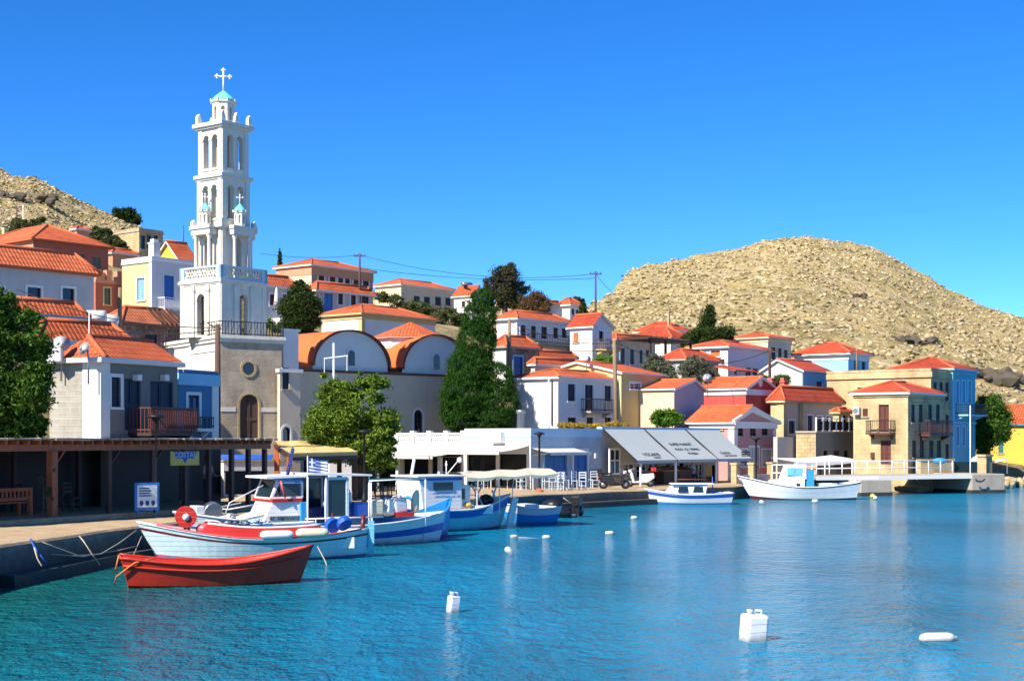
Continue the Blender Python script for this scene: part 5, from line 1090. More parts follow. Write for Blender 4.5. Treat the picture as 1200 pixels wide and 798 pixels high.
tree('slim_cypress', 'thin dark cypress spire on the skyline right of the bell tower', 'tree', 328, 158, 318, [(328, 312, 2.6, 8, 0), (328, 302, 2.0, 8, 0), (328, 296, 1.2, 5, 0)], 2500, .18, M['ldark'], True, 11, .12, up=1.5, spread=.2, shell=.5)
tree('eucalyptus', 'tall airy dark tree on the skyline above the long white house', 'tree', 592, 152, 372,
     [(592, 325, 16, 13), (578, 335, 9, 15), (606, 338, 12, 13), (590, 345, 18, 14), (598, 318, 10, 8), (580, 355, 10, 12), (610, 355, 12, 10)], 11000, .22, M['leuc'], True, 13, .3, spread=.2, shell=.35, tw=130)
tree('bronze_tree', 'small reddish brown tree right of the tall skyline tree', 'tree', 630, 150, 374, [(628, 352, 12, 10), (618, 360, 9, 8), (638, 357, 8, 9), (630, 365, 12, 6)], 5500, .2, M['lred'], True, 15, .15)
tree('small_conifer', 'small dark conifer beside the white skyline villa', 'tree', 684, 160, 374, [(684, 368, 5, 6, 0), (683, 360, 3.5, 6, 0), (682, 352, 2, 4, 0)], 2500, .2, M['ldark'], True, 17, .1)
tree('small_tree', 'little umbrella shaped tree behind the white skyline villa', 'tree', 676, 172, 372, [(676, 351, 5, 3, 0), (679, 354, 4, 3, 0)], 1200, .2, M['lolive'], True, 18, .1)
tree('conifer', 'tall dark conifer rising over the bushy trees below the right hill', 'tree', 831, 128, 405, [(832, 365, 5, 7, 0), (830, 375, 8, 8, 0), (829, 386, 10, 9, 0), (830, 396, 12, 8, 0)], 6500, .18, M['ldark'], True, 19, .18, spread=.22, shell=.45)
tree('bushy_tree', 'wide bushy dark green tree spreading right of the tall conifer', 'tree', 838, 125, 414, [(815, 398, 11, 11), (832, 396, 14, 11), (848, 392, 13, 9), (822, 408, 16, 8), (806, 404, 9, 10), (857, 395, 6, 6)], 9500, .19, M['ldark'], True, 21, .2, spread=.25)
tree('oleander', 'grey green flowering oleander behind the barn roof', 'shrub', 772, 108, 448, [(768, 424, 9, 9), (778, 434, 12, 10), (762, 432, 8, 9), (785, 442, 9, 6)], 6000, .14, M['lgrey'], True, 23, .06, 'oleander bushes')
tree('oleander', 'larger grey green oleander beneath the weathered white cottage', 'shrub', 815, 107, 450, [(815, 424, 11, 9), (808, 434, 13, 9), (825, 436, 11, 9), (815, 445, 18, 6), (838, 443, 8, 6)], 7500, .14, M['lgrey'], True, 25, .06, 'oleander bushes')
tree('shrub', 'bright green bush growing above the grey market awning', 'shrub', 778, 97, 502, [(772, 489, 10, 8), (785, 488, 10, 8), (793, 490, 8, 7), (778, 494, 14, 6)], 5000, .14, M['lbright'], True, 27, .05)
tree('shrub', 'round green bush left of the pale blue gabled house', 'shrub', 910, 111, 458, [(904, 450, 10, 8), (915, 447, 10, 8), (893, 446, 8, 6), (910, 454, 12, 5)], 4500, .15, M['lpine'], True, 29, .05)
tree('shrub', 'dark green bush right of the red chimneys', 'shrub', 963, 121, 470, [(963, 452, 8, 9), (958, 461, 10, 8), (968, 462, 7, 8)], 4500, .15, M['lpine'], True, 31, .05)
tree('shade_tree', 'dense green tree between the tall blue house and the yellow house', 'tree', 1158, 117, 545, [(1160, 476, 16, 13), (1150, 490, 12, 18), (1172, 492, 13, 16), (1160, 504, 18, 16), (1152, 520, 10, 14), (1178, 508, 8, 10)], 13000, .19, M['lpine'], True, 33, .2, zb=1, spread=.24)
tree('shrub', 'olive green bush below the dun coloured skyline house', 'shrub', 490, 146, 372, [(462, 352, 10, 7), (478, 360, 12, 7), (496, 362, 13, 7), (512, 366, 12, 6), (448, 348, 7, 6)], 6500, .2, M['lolive'], True, 35, .06)
tree('shrub', 'pale green bush left of the small solar heater cottage', 'shrub', 526, 140, 380, [(524, 366, 11, 6), (536, 372, 12, 6), (513, 374, 10, 6), (540, 380, 10, 5)], 4500, .19, M['lolive'], True, 37, .06)
tree('shrub', 'leafy green bush under the gable fronted white house', 'shrub', 710, 107, 436, [(702, 425, 8, 7), (712, 426, 9, 7), (720, 428, 6, 5)], 3000, .15, M['lbright'], True, 39, .05)
tree('hill_tree', 'lone round dark tree on the ridge of the left hill', 'tree', 148, 226, 270, [(140, 250, 8, 6), (150, 251, 9, 6), (159, 257, 7, 6), (146, 257, 12, 5)], 4500, .32, M['ldark'], True, 41, .2)
tree('shrub', 'green scrubby bushes left of the terracotta roof ridge', 'shrub', 30, 158, 285, [(28, 266, 12, 7), (42, 262, 7, 6), (12, 275, 8, 6), (48, 258, 5, 4), (20, 262, 6, 5)], 4500, .24, M['lolive'], True, 43, .06)
tree('shrub', 'yellow green scrub growing between the terracotta house and the ruin', 'shrub', 122, 150, 300, [(115, 274, 10, 7), (128, 282, 11, 7), (140, 288, 10, 7), (118, 288, 11, 6), (125, 272, 6, 5)], 6000, .24, M['lolive'], True, 45, .06)
tree('shrub', 'wispy garden plant beside the two satellite dishes', 'shrub', 104, 70, 402, [(104, 384, 5, 9), (112, 390, 6, 7)], 900, .1, M['lolive'], True, 47, .03)
tree('shrub', 'small green garden below the terrace with the folded umbrella', 'shrub', 320, 108, 392, [(316, 380, 7, 6), (326, 384, 10, 5), (335, 386, 8, 4)], 2600, .14, M['lbright'], True, 49, .03)
tree('flowering_hedge', 'yellow flowering hedge on the flat roof before the navy shuttered house', 'hedge', 690, 89, 503, [(662, 498, 10, 3, 0), (680, 499, 12, 3, 0), (700, 499, 12, 3, 0), (720, 498, 10, 4, 0), (732, 499, 6, 3, 0)], 4200, .09, M['lyel'], True, 51, .03)
tree('climbing_plant', 'scrawny climber with pale leaves growing up the thick pergola post', 'plant', 51, 44.6, 606, [(50, 560, 4, 8, 0), (54, 575, 5, 6, 0), (62, 555, 3, 8, 0), (60, 585, 3, 4, 0)], 420, .06, M['lolive'], True, 53, .015, zb=1.1)
# ---------------------------------------------------------------- boats
def paint(name, c, rough=.35, var=.08): 
    g = G(name); v = g.pos(); a = g.noise(v, 2.5, 5, .6); base = g.mix(a, sc3(c, .82), sc3(c, 1.05))
    st = g.ramp(g.noise(g.pos((5, 5, .5)), 1.6, 5, .7), [(.56, (0,0,0)), (.74, (1,1,1))]); base = g.mix(g.math('MULTIPLY', st, .3), base, tuple(x * .5 + y * .5 for x, y in zip(c, (.25, .16, .09))))
    sx = g.n('SeparateXYZ'); g.l(v, sx.inputs[0]); wl = g.ramp(g.math('ADD', sx.outputs[2], g.math('MULTIPLY', g.noise(v, 4, 4, .6), .12)), [(.1, (1,1,1)), (.2, (0,0,0))])
    base = g.mix(g.math('MULTIPLY', wl, .55), base, (.05, .055, .035)); g.col(base); g.rough(rough); g.spec(.45)
    pl = g.math('FRACT', g.math('MULTIPLY', sx.outputs[2], 7.0)); g.bump(g.math('ADD', g.ramp(pl, [(0, (0,0,0)), (.1, (1,1,1))]), g.noise(v, 6, 4, .6)), .012, .5); return g.m
B = {k: paint('boat_' + k, c) for k, c in dict(red=(.55, .025, .012), white=(.78, .78, .77), blue=(.02, .1, .45), sky=(.03, .3, .7), pale=(.56, .7, .73), maroon=(.13, .012, .015), green=(.05, .2, .17), cream=(.7, .64, .45), turq=(.16, .5, .58), navy=(.012, .03, .16), black=(.012, .012, .014), yellow=(.65, .5, .1), orange=(.55, .14, .03), pink=(.6, .1, .12), deck=(.55, .5, .42)).items()}
B['glass'] = glassm('boat_window', (.012, .025, .035), .08)
g = G('worn_red_boat_paint'); v = g.pos(); g.col(g.mix(g.ramp(g.noise(v, 5, 5, .7), [(.5, (0,0,0)), (.75, (1,1,1))]), (.5, .028, .01), (.34, .03, .018))); g.rough(.45); g.bump(g.noise(g.pos((1, 1, 6)), 2.5, 3, .6), .01, .4); B['wred'] = g.m
def hull(L, Bm, fb, sheer_b, sheer_s, rows, mats, parent, stern='transom', bw=.6, rake=.35, deck=.35, deckm=None, gun=None, p_bow=2.0, srake=.1, draft=.25, fl=.85, name='hull', cover=0.0):
    """Bow towards +x, waterline z=0. rows: list of (fraction of the side, material index) from keel to gunwale."""
    ns = 26; nr = 14; ts = [i / ns for i in range(ns + 1)]
    def half(t):
        k = abs(2 * t - 1)
        if t >= .5 or stern == 'double': return Bm / 2 * max(.012, 1 - k ** (p_bow if t >= .5 else p_bow + .3))
        return Bm / 2 * (1 - (1 - bw) * k ** 2)
    def zs(t): return fb + (sheer_b * max(0, (2 * t - 1)) ** 2) + sheer_s * max(0, 1 - 2 * t) ** 2
    def pt(t, j, side):
        z = -draft + (zs(t) + draft) * j; prof = (j ** .5) * (1 - fl) + fl * min(1, (.35 + .65 * j) if j > 0 else .0)
        y = half(t) * (j ** .55 * .5 + .5 * j) if False else half(t) * (0.0 if j == 0 else (.55 + .45 * j) * min(1, (j * 5) ** .6))
        kx = (z / max(.1, zs(t))) if z > 0 else z * .8 / max(.1, zs(t))
        x = (t - .5) * L + max(0, (2 * t - 1)) ** 3 * rake * kx - max(0, 1 - 2 * t) ** 3 * srake * kx
        return (x, side * y, z)
    mb = MB(); fr = [r[0] for r in rows]; js = [0.0]
    for r in fr:
        k = max(1, int(round((r - js[-1]) / .12))); a = js[-1]; js += [a + (r - a) * (i + 1) / k for i in range(k)]
    def mi(j): return next(m for f, m in rows if j <= f + 1e-6)
    for side in (1, -1):
        for i in range(ns):
            for a, b in zip(js, js[1:]):
                mb.add([pt(ts[i], a, side), pt(ts[i+1], a, side), pt(ts[i+1], b, side), pt(ts[i], b, side)], [(0, 1, 2, 3)], mi((a + b) / 2), None, True)
    if stern == 'transom':
        for a, b in zip(js, js[1:]): mb.quad(pt(0, a, 1), pt(0, a, -1), pt(0, b, -1), pt(0, b, 1), mi((a + b) / 2))
    w = .07
    def ins(t, z=None, e=w):
        x, y, zz = pt(t, 1, 1); yy = max(0, y - e); return yy, (zz if z is None else z), x
    o = mb.build(name, mats, parent, uv=False); gm = MB()
    for side in (1, -1):
        pts = [Vector(pt(t, 1, side)) + Vector((0, 0, .015)) for t in ts]; gm.tube(pts, .035, 6)
    if stern == 'transom': gm.tube([pt(0, 1, 1), pt(0, 1, -1)], .035, 6)
    gm.build('gunwale', gun or mats[-1], o); dk = MB(); inn = MB(); dz = deck
    for i in range(ns):
        a, b = ts[i], ts[i+1]; ya, za, xa = ins(a); yb, zb_, xb = ins(b)
        z0 = min(dz, za - .05) if a < 1 - cover else za - .03; z1 = min(dz, zb_ - .05) if b < 1 - cover + 1e-6 else zb_ - .03
        jd = lambda t_, z_: (z_ + draft) / (zs(t_) + draft); da = pt(a, jd(a, z0), 1); db = pt(b, jd(b, z1), 1); va, vb = max(0, da[1] - .035), max(0, db[1] - .035)
        dk.quad((da[0], va, z0), (db[0], vb, z1), (db[0], -vb, z1), (da[0], -va, z0))
        for s in (1, -1): inn.quad((da[0], s * va, z0), (db[0], s * vb, z1), (xb, s * yb, zb_), (xa, s * ya, za)); inn.quad((xa, s * ya, za), (xb, s * yb, zb_), (xb, s * pt(b, 1, 1)[1], zb_), (xa, s * pt(a, 1, 1)[1], za))
    if stern == 'transom': y0, z0, x0 = ins(0); d0 = pt(0, (min(dz, z0 - .05) + draft) / (zs(0) + draft), 1); inn.quad((d0[0] + .04, d0[1] - .035, d0[2]), (d0[0] + .04, .035 - d0[1], d0[2]), (x0 + .04, -y0, z0), (x0 + .04, y0, z0))
    dk.build('deck', deckm or B['deck'], o); inn.build('inner_side', gun or mats[-1], o)
    o['_pt'] = 0; del o['_pt']
    return o, pt, zs, half
def boat(name, label, x0, y0, x1, y1, cat='boat'):
    """stern waterline pixel (x0, y0) to bow waterline pixel (x1, y1)."""
    a = ground_pt(x0, y0); b = ground_pt(x1, y1); c = (a + b) / 2; d = b - a; return thing(name, label, cat, c, math.atan2(d.y, d.x)), d.length
# red dinghy in front
t, L = boat('rowing_boat', 'small all red wooden rowing boat floating nearest to the camera', 148, 689, 352, 680); t.rotation_euler = (0, 0, rad(17)); L = 4.1
o, pt, zs, hf = hull(L, 1.5, .52, .36, .2, [(.5, 0), (.78, 0), (1, 0)], [B['wred']], t, 'transom', .78, .32, .12, B['wred'], B['wred'], 2.4, .18, .15)
for x in (-.9, .5): mb = MB(); mb.box(x - .14, -.56, .34, x + .14, .56, .38); mb.build('seat', B['wred'], t)
for s in (1, -1): mb = MB(); mb.tube([Vector(pt(k / 20, .8, s)) + Vector((0, .012 * s, 0)) for k in range(0, 20)], .028, 6); mb.build('rubbing_strake', B['wred'], t)
mb = MB(); a = Vector(pt(0, 1, -1)); b = Vector(pt(0, 1, 1)); mb.tube([a + Vector((.75, -.03, .0)), a + Vector((.3, -.06, -.1)), a + Vector((-.1, .1, -.42)), a + Vector((-.14, .35, -.62))], .018, 5)
mb.tube([a.lerp(b, .62) + Vector((-.03, 0, .03)), a.lerp(b, .6) + Vector((-.1, 0, -.3)), a.lerp(b, .72) + Vector((-.12, 0, -.4)), a.lerp(b, .66) + Vector((-.03, 0, .03))], .016, 5); mb.build('mooring_rope', M['orope'], t)
# red and white caique
t, L = boat('fishing_boat', 'white double ended boat with red bulwark and red winch behind the red rowing boat', 428, 652, 186, 657)
o, pt, zs, hf = hull(L, 2.1, .62, .5, .2, [(.3, 0), (.33, 2), (.84, 1), (.9, 3), (1, 1)], [B['sky'], B['pale'], B['pink'], B['maroon']], t, 'double', .5, .62, .3, B['deck'], B['white'], 2.6, .1)
rs_ = [Vector(pt(.5 + .5 * k / 24 * .76 - .28, 1, s)) for s in (1,) for k in range(25)]
for s in (1, -1):
    mb = MB(); ps = [Vector(pt(.24 + .52 * k / 20, 1, s)) for k in range(21)]
    for a, b in zip(ps, ps[1:]): mb.add([a + Vector((0, -s * .06, .02)), b + Vector((0, -s * .06, .02)), b + Vector((0, -s * .1, .34)), a + Vector((0, -s * .1, .34))], [(0, 1, 2, 3)]); mb.add([a + Vector((0, -s * .11, .02)), b + Vector((0, -s * .11, .02)), b + Vector((0, -s * .15, .34)), a + Vector((0, -s * .15, .34))], [(0, 1, 2, 3)])
    mb.add([ps[-1] + Vector((0, -s * .06, .02)), ps[-1] + Vector((.25, -s * .12, .02)), ps[-1] + Vector((0, -s * .1, .34))], [(0, 1, 2)])
    bo = mb.build('bulwark', B['red'], t); c = MB(); c.tube([p + Vector((0, -s * .12, .35)) for p in ps], .035, 6); c.build('rail', B['white'], bo)
    mb = MB(); mb.tube([Vector(pt(.04 + .9 * k / 20, 1, s)) + Vector((0, s * .02, .05)) for k in range(21)], .03, 6); mb.build('stripe', B['pink'], t)
s = 1   # the side that faces the camera
for k, (tt_, m, nm, rr) in enumerate(((.455, 'pale', 'fender', .13), (.285, 'cream', 'fender', .14))):
    p = Vector(pt(tt_, 1, 1)) + Vector((0, .1, .16)); mb = MB(); q = [(-.48, .3), (-.42, .8), (-.3, 1), (.3, 1), (.42, .8), (.48, .3)]
    mb.tube([p + Vector((u, 0, -.03 * (1 - abs(u) * 2))) for u, _ in q], [rr * r for _, r in q], 12); mb.build(nm, B['white' if k == 0 else 'cream'], t)
mb = MB(); Mx = Matrix.Translation((2.25, .35, 1.28)) @ Matrix.Rotation(rad(90), 4, 'X') ; mb.lathe([(.09, -.12), (.3, -.12), (.31, -.09), (.12, -.07), (.12, .07), (.31, .09), (.3, .12), (.09, .12)], 20, 0, Mx, False); wi = mb.build('winch_drum', B['red'], t)
mb = MB(); mb.lathe([(.1, -.17), (.1, .17)], 14, 0, Mx); mb.build('hub', B['white'], wi)
mb = MB(); mb.tube([(2.3, .2, .62), (2.25, .35, 1.2)], .05, 6); mb.tube([(2.05, .1, .62), (2.2, .3, 1.0)], .04, 6); mb.tube([(1.9, .3, .9), (1.2, .3, .75)], .06, 6); mb.build('winch_stand', M['brown'], t)
mb = MB(); mb.ball((1.7, .3, .92), (.28, .2, .18), 8); mb.build('net_bundle', B['pink'], t)
rg = random.Random(5); mb = MB()
for i in range(46):
    c = Vector((rg.uniform(-.1, 1.2), rg.uniform(-.3, .45), 1.0 + rg.uniform(-.1, .16))); mb.tube([c + Vector((rg.uniform(-.28, .28), rg.uniform(-.14, .14), rg.uniform(-.09, .09))) for _ in range(5)], .014, 4, i % 2)
mb.build('fishing_net', [B['pale'], B['navy']], t)
mb = MB(); mb.tube([(-2.2, .35, 1.0), (.4, .25, 1.03)], .04, 6); mb.build('oar', B['sky'], t)
for dx in (0, .3):
    mb = MB(); Mx = Matrix.Translation((-1.95 - dx * 1.1, .55, .98 + dx * .2)) @ Matrix.Rotation(rad(75 - 90 * dx), 4, 'X') @ Matrix.Rotation(rad(20), 4, 'Y'); mb.lathe([(.06, -.1), (.22, -.1), (.24, 0), (.22, .1), (.06, .1)], 16, 0, Mx, False); mb.build('blue_reel', B['blue'], t)
mb = MB(); mb.tube([(-1.95, .5, .7), (-1.95, .5, 1.35)], .03, 6); mb.tube([(-2.9, 0, .5), (-2.95, 0, 1.25)], .07, 6); mb.build('mooring_post', B['maroon'], t)
mb = MB(); x, y, z = pt(0, 1, 1); mb.box(x - .16, -.05, -.2, x + .02, .05, z + .25); mb.build('rudder', B['turq'], t)
mb = MB(); mb.box(-2.6, -.5, .3, -1.1, .5, .62); mb.build('engine_box', B['white'], t)
# big white trawler
t, L = boat('trawler', 'large white fishing boat with a glazed wheelhouse and blue striped stern', 515, 633, 232, 645)
T_ANG = t.rotation_euler[2]
o, pt, zs, hf = hull(L, 2.9, .68, .55, .3, [(.22, 3), (.5, 1), (.72, 0), (.93, 1), (1, 1)], [B['blue'], B['white'], B['green'], B['turq']], t, 'double', .5, .8, .55, B['deck'], B['white'], 2.6, .25)
# local x: bow positive, camera side is +y
def X_(px): a = ground_pt(515, 633); b = ground_pt(232, 645); u = (px - XC) / F; d = (b - a).normalized(); s_ = (a.x - u * a.y) / (u * d.y - d.x); return s_ - L / 2
mb = MB(); xa, xb = X_(345), X_(258)
mb.add([(xa, -.8, .5), (xa, .8, .5), (xb, .35, .85), (xb, -.35, .85), (xa, -.75, 1.3), (xa, .75, 1.3), (xa + 1.0, .6, 1.22), (xa + 1.0, -.6, 1.22)], [(0, 1, 5, 4), (1, 2, 6, 5), (2, 3, 7, 6), (3, 0, 4, 7), (4, 5, 6, 7)]); mb.build('foredeck_trunk', B['white'], t, bevel=.03)
xc0, xc1 = X_(342), X_(292); mb = MB(); W = .82; zc = .52; zt = 1.52
mb.add([(xc0, -W, zc), (xc0, W, zc), (xc1, W * .85, zc), (xc1, -W * .85, zc), (xc0, -W, zt), (xc0, W, zt), (xc1 - .5, W * .85, zt), (xc1 - .5, -W * .85, zt)], [(0, 1, 5, 4), (1, 2, 6, 5), (2, 3, 7, 6), (3, 0, 4, 7), (4, 5, 6, 7)]); cb = mb.build('cabin', B['white'], t, bevel=.03)
mb = MB(); mb.box(xc0, -W - .02, zt + .001, xc1 - .45, W + .02, zt + .09); mb.build('red_trim', B['red'], cb)
mb = MB(); mb.box(xc0 + .12, W * .93, zt - .62, xc1 - .35, W * .93 + .12, zt - .46); mb.build('nameplate', M['steel'], cb)
lettering('ΑΓ. ΝΙΚΟΛΑΟΣ', .15, M['iron'], cb, Matrix.Translation(((xc0 + xc1) / 2 - .12, W * .93 + .125, zt - .59)) @ Matrix.Rotation(math.pi, 4, 'Z') @ Matrix.Rotation(rad(90), 4, 'X'))
zw = 2.24; mb = MB()                                          # windscreen frame and roof
xs = [X_(343), X_(308)]
def frame_pane(name, p, q, r, s_, par, m=B['white'], e=.06):
    f = MB()
    for a, b in ((p, q), (q, r), (r, s_), (s_, p)): f.bar(a, b, e, e)
    fo = f.build(name, m, par); g_ = MB(); g_.quad(p, q, r, s_); g_.build('pane', B['glass'], fo); return fo
frame_pane('windscreen', (xs[1], W * .8, zt + .1), (xs[1], -W * .8, zt + .1), (xs[1] - .25, -W * .8, zw), (xs[1] - .25, W * .8, zw), t)
frame_pane('side_window', (xs[0], W * .9, zt + .12), (xs[1] - .02, W * .84, zt + .12), (xs[1] - .25, W * .84, zw - .12), (xs[0], W * .9, zw - .12), t)
mb = MB(); mb.prism([(X_(418), -1.15, zw + .06), (X_(418), 1.15, zw + .06), (X_(345), 1.1, zw + .12), (X_(345), -1.1, zw + .12)], (0, 0, .06)); mb.prism([(X_(345), 1.05, zw + .05), (X_(345), -1.05, zw + .05), (X_(300), -.9, zw + .02), (X_(300), .9, zw + .02)], (0, 0, .07)); mb.build('roof', B['white'], t)
mb = MB(); mb.box(X_(345), .9, .5, X_(338), 1.02, zt - .02); mb.build('blue_door', B['sky'], t)
frame_pane('glazed_panel', (X_(391), 1.02, .95), (X_(367), 1.02, .95), (X_(367), 1.02, zw), (X_(391), 1.02, zw), t, B['pale'], .09)
frame_pane('glazed_panel', (X_(391), -.95, .95), (X_(348), -.95, .95), (X_(348), -.95, zw), (X_(391), -.95, zw), t, B['pale'], .07)
mb = MB(); mb.box(X_(390), -.7, .5, X_(350), .5, 1.25); mb.build('engine_housing', B['navy'], t)
for px in (345, 366, 416):
    for y in (1.05, -1.05): mb = MB(); mb.tube([(X_(px), y, .5), (X_(px), y, zw + .06)], .03, 6); mb.build('stanchion', M['wmetal'], t)
mb = MB()
for px in (417, 480): mb.tube([(X_(px), 1.15, .6), (X_(px), 1.13, zw - .08)], .025, 6)
mb.tube([(X_(415), 1.15, zw - .1), (X_(480), 1.1, zw - .05)], .02, 5); mb.build('awning_rail', M['wmetal'], t); mb = MB(); mb.tube([(X_(340), 1.2, .96), (X_(430), 1.2, .96)], .025, 5)
for px in (352, 365, 378, 392, 405, 417): mb.tube([(X_(px), 1.2, .65), (X_(px), 1.2, .96)], .02, 5)
mb.build('guard_rail', M['wmetal'], t)
mb = MB(); mb.box(X_(475), .95, zw - .06, X_(415), 1.12, zw - .03); mb.build('green_awning', B['green'], t)
mb = MB(); mb.box(X_(236), -.3, .95, X_(226), .3, 1.42); mb.build('bow_locker', B['white'], t, bevel=.02)
mb = MB(); Mx = Matrix.Translation((X_(246), .2, 1.22)) @ Matrix.Rotation(rad(80), 4, 'X'); mb.lathe([(.06, -.14), (.3, -.14), (.32, -.1), (.14, -.08), (.14, .08), (.32, .1), (.3, .14), (.06, .14)], 18, 0, Mx, False); mb.tube([(X_(246), .2, .85), (X_(246), .2, 1.22)], .06, 6); mb.tube([(X_(241), .1, .9), (X_(241), .1, 1.5)], .02, 5); mb.build('net_hauler', M['steel'], t)
mb = MB(); mb.ball((X_(260), .1, 1.02), (.4, .3, .16), 8); mb.ball((X_(266), .3, 1.04), (.2, .2, .14), 8); mb.build('net_heap', B['deck'], t)
mb = MB(); mb.tube([(X_(292), .7, 1.45), (X_(260), .55, 1.3), (X_(258), -.5, 1.3), (X_(292), -.7, 1.45)], .02, 5); mb.tube([(X_(300), .6, zw - .2), (X_(262), .5, 1.5), (X_(258), .5, 1.2)], .018, 5); mb.build('bow_rail', M['wmetal'], t)
mb = MB(); mb.bar((X_(334), .2, zw + .1), (X_(352), -.6, zw + .95), .1, .07); mb.bar((X_(332), .3, zw + .1), (X_(349), -.4, zw + 1.0), .03, .03); mb.build('boom', B['navy'], t)
mb = MB(); mb.ball((X_(325), .55, zw - .02), (.36, .26, .13), 10); mb.ball((X_(338), .6, zw - .08), (.26, .2, .12), 8); mb.build('blue_tarpaulin', B['sky'], t)
mb = MB(); mb.tube([(X_(316), .9, zw - .05), (X_(318), .9, zt + .45), (X_(321), .92, zt + .12)], [.03, .05, .03], 6); mb.build('red_cloth', B['pink'], t)
mb = MB(); p = [(X_(356), .3, zw + .12), (X_(356), .3, zw + .72)]; mb.tube(p, .02, 5); fl_ = mb.build('flagstaff', M['wmetal'], t)
# Greek flag: nine stripes and a cross, rippled cloth hanging from the staff
fw, fh = .66, .46; fm = MB(); nx = 27
def fpt(u, v): return (X_(356) - .03 - u * fw, .3 + .07 * math.sin(u * 7) * u, zw + .2 + v * fh - .1 * u)
for i in range(nx):
    for j in range(9):
        u0, u1 = i / nx, (i + 1) / nx; v0, v1 = (8 - j) / 9, (9 - j) / 9; blue = j % 2 == 0
        if j < 5 and u0 < 10 / 27 - 1e-6: blue = not (j == 2 or 4 <= i < 6)
        fm.quad(fpt(u0, v0), fpt(u1, v0), fpt(u1, v1), fpt(u0, v1), 1 if blue else 0)
fm.build('flag', [B['white'], B['blue']], fl_)
def top_thing(name, label, cat, pos, build, group=None, rz=0):
    o = thing(name, label, cat, pos, rz, group); build(o); return o
TR = t
def on(tw, x, y, z): return tw.matrix_basis @ Vector((x, y, z))
def mw(tw, x, y, z): a = tw.rotation_euler[2]; return Vector(tw.location) + Vector((math.cos(a) * x - math.sin(a) * y, math.sin(a) * x + math.cos(a) * y, z))
def jug(label, pos, sx, sy, sz, m, rz=0, tilt=(0, 0), cat='container', group=None, handle=True):
    o = thing('plastic_container', label, cat, pos, rz, group); o.rotation_euler = (tilt[0], tilt[1], rz); b = MB(); b.box(-sx/2, -sy/2, 0, sx/2, sy/2, sz); b.build('body', m, o, bevel=min(sx, sy) * .16)
    if handle:
        b = MB(); b.lathe([(.045, sz - .01), (.045, sz + .04), (.055, sz + .045), (.055, sz + .08)], 10, 0, Matrix.Translation((-sx * .25, 0, 0))); b.tube([(0, 0, sz - .01), (0, 0, sz + .07), (sx * .3, 0, sz + .07), (sx * .3, 0, sz - .01)], .022, 6); b.build('handle', m, o)
    return o
jug('white jerrycan on a blue tub on the white trawler deck', mw(t, X_(397), .6, 1.4), .34, .3, .36, B['white'])
mb = MB(); mb.lathe([(.22, 0), (.27, .42), (.24, .42), (.2, .03)], 16); o_ = mb.build('tub', B['blue'], None, mw(t, X_(397), .6, 1.0)); tag(o_, 'blue plastic tub under a white jerrycan on the trawler', 'tub')
def crate(label, pos, sx, sy, sz, m, rz):
    b = MB(); b.box(-sx/2, -sy/2, 0, sx/2, sy/2, .03)
    for a, c, d, e in ((-sx/2, -sy/2, sx/2, -sy/2 + .03), (-sx/2, sy/2 - .03, sx/2, sy/2), (-sx/2, -sy/2 + .03, -sx/2 + .03, sy/2 - .03), (sx/2 - .03, -sy/2 + .03, sx/2, sy/2 - .03)): b.box(a, c, .031, d, e, sz)
    b.box(-sx/2 - .02, -sy/2 - .02, sz + .001, sx/2 + .02, -sy/2 + .03, sz + .03); b.box(-sx/2 - .02, sy/2 - .03, sz + .001, sx/2 + .02, sy/2 + .02, sz + .03)
    o = b.build('crate', m, None, pos, rz); return tag(o, label, 'crate')
crate('blue fish crate on the white trawler deck', mw(t, X_(410), .75, 1.0), .62, .42, .42, B['blue'], T_ANG)
jug('yellow plastic canister on the trawler gunwale', mw(t, X_(425), .9, 1.0), .5, .4, .52, B['cream'], T_ANG)
jug('bluish white plastic canister leaning between the yellow and the white one', mw(t, X_(440), .85, 1.0), .42, .4, .5, B['white'], T_ANG + .5, (.2, -.3))
jug('big white canister on a red base near the trawler stern', mw(t, X_(456), .7, 1.05), .52, .42, .5, B['white'], T_ANG + .1, (0, .12))
mb = MB(); mb.box(-.34, -.3, 0, .34, .3, .14); o_ = mb.build('fish_box', B['red'], None, mw(t, X_(459), .7, .92), T_ANG); tag(o_, 'shallow red box under a white canister at the trawler stern', 'box')
mb = MB(); q = [(-.42, .2), (-.36, .8), (-.2, 1), (.2, 1), (.36, .8), (.42, .2)]; mb.tube([(0, 0, .45 + u) for u, _ in q], [.15 * r for _, r in q], 12); o_ = mb.build('fender', B['cream'], None, mw(t, X_(475), .7, .98)); tag(o_, 'upright cream fender standing at the trawler stern', 'fender')
mb = MB(); mb.tube([(.2 * math.cos(k * .52), 0, .35 + .25 * math.sin(k * .52)) for k in range(11)], .06, 8); o_ = mb.build('life_ring', B['sky'], None, mw(t, X_(468), .6, .95)); tag(o_, 'light blue hose ring beside the upright cream fender', 'ring')
# blue stem of the small boat tucked behind the trawler
t, L = boat('rowing_boat', 'bright blue small boat squeezed between the trawler and the white cabin boat', 455, 634, 519, 628)
hull(L + .6, 1.5, .78, .55, .15, [(.4, 0), (.95, 1), (1, 1)], [B['blue'], B['sky'], B['white']], t, 'transom', .7, .2, .4, B['deck'], B['sky'], 2.2, .1)
mb = MB(); mb.box(-1.2, -.5, .4, .2, .5, .85); mb.build('tarpaulin', B['blue'], t, bevel=.06)
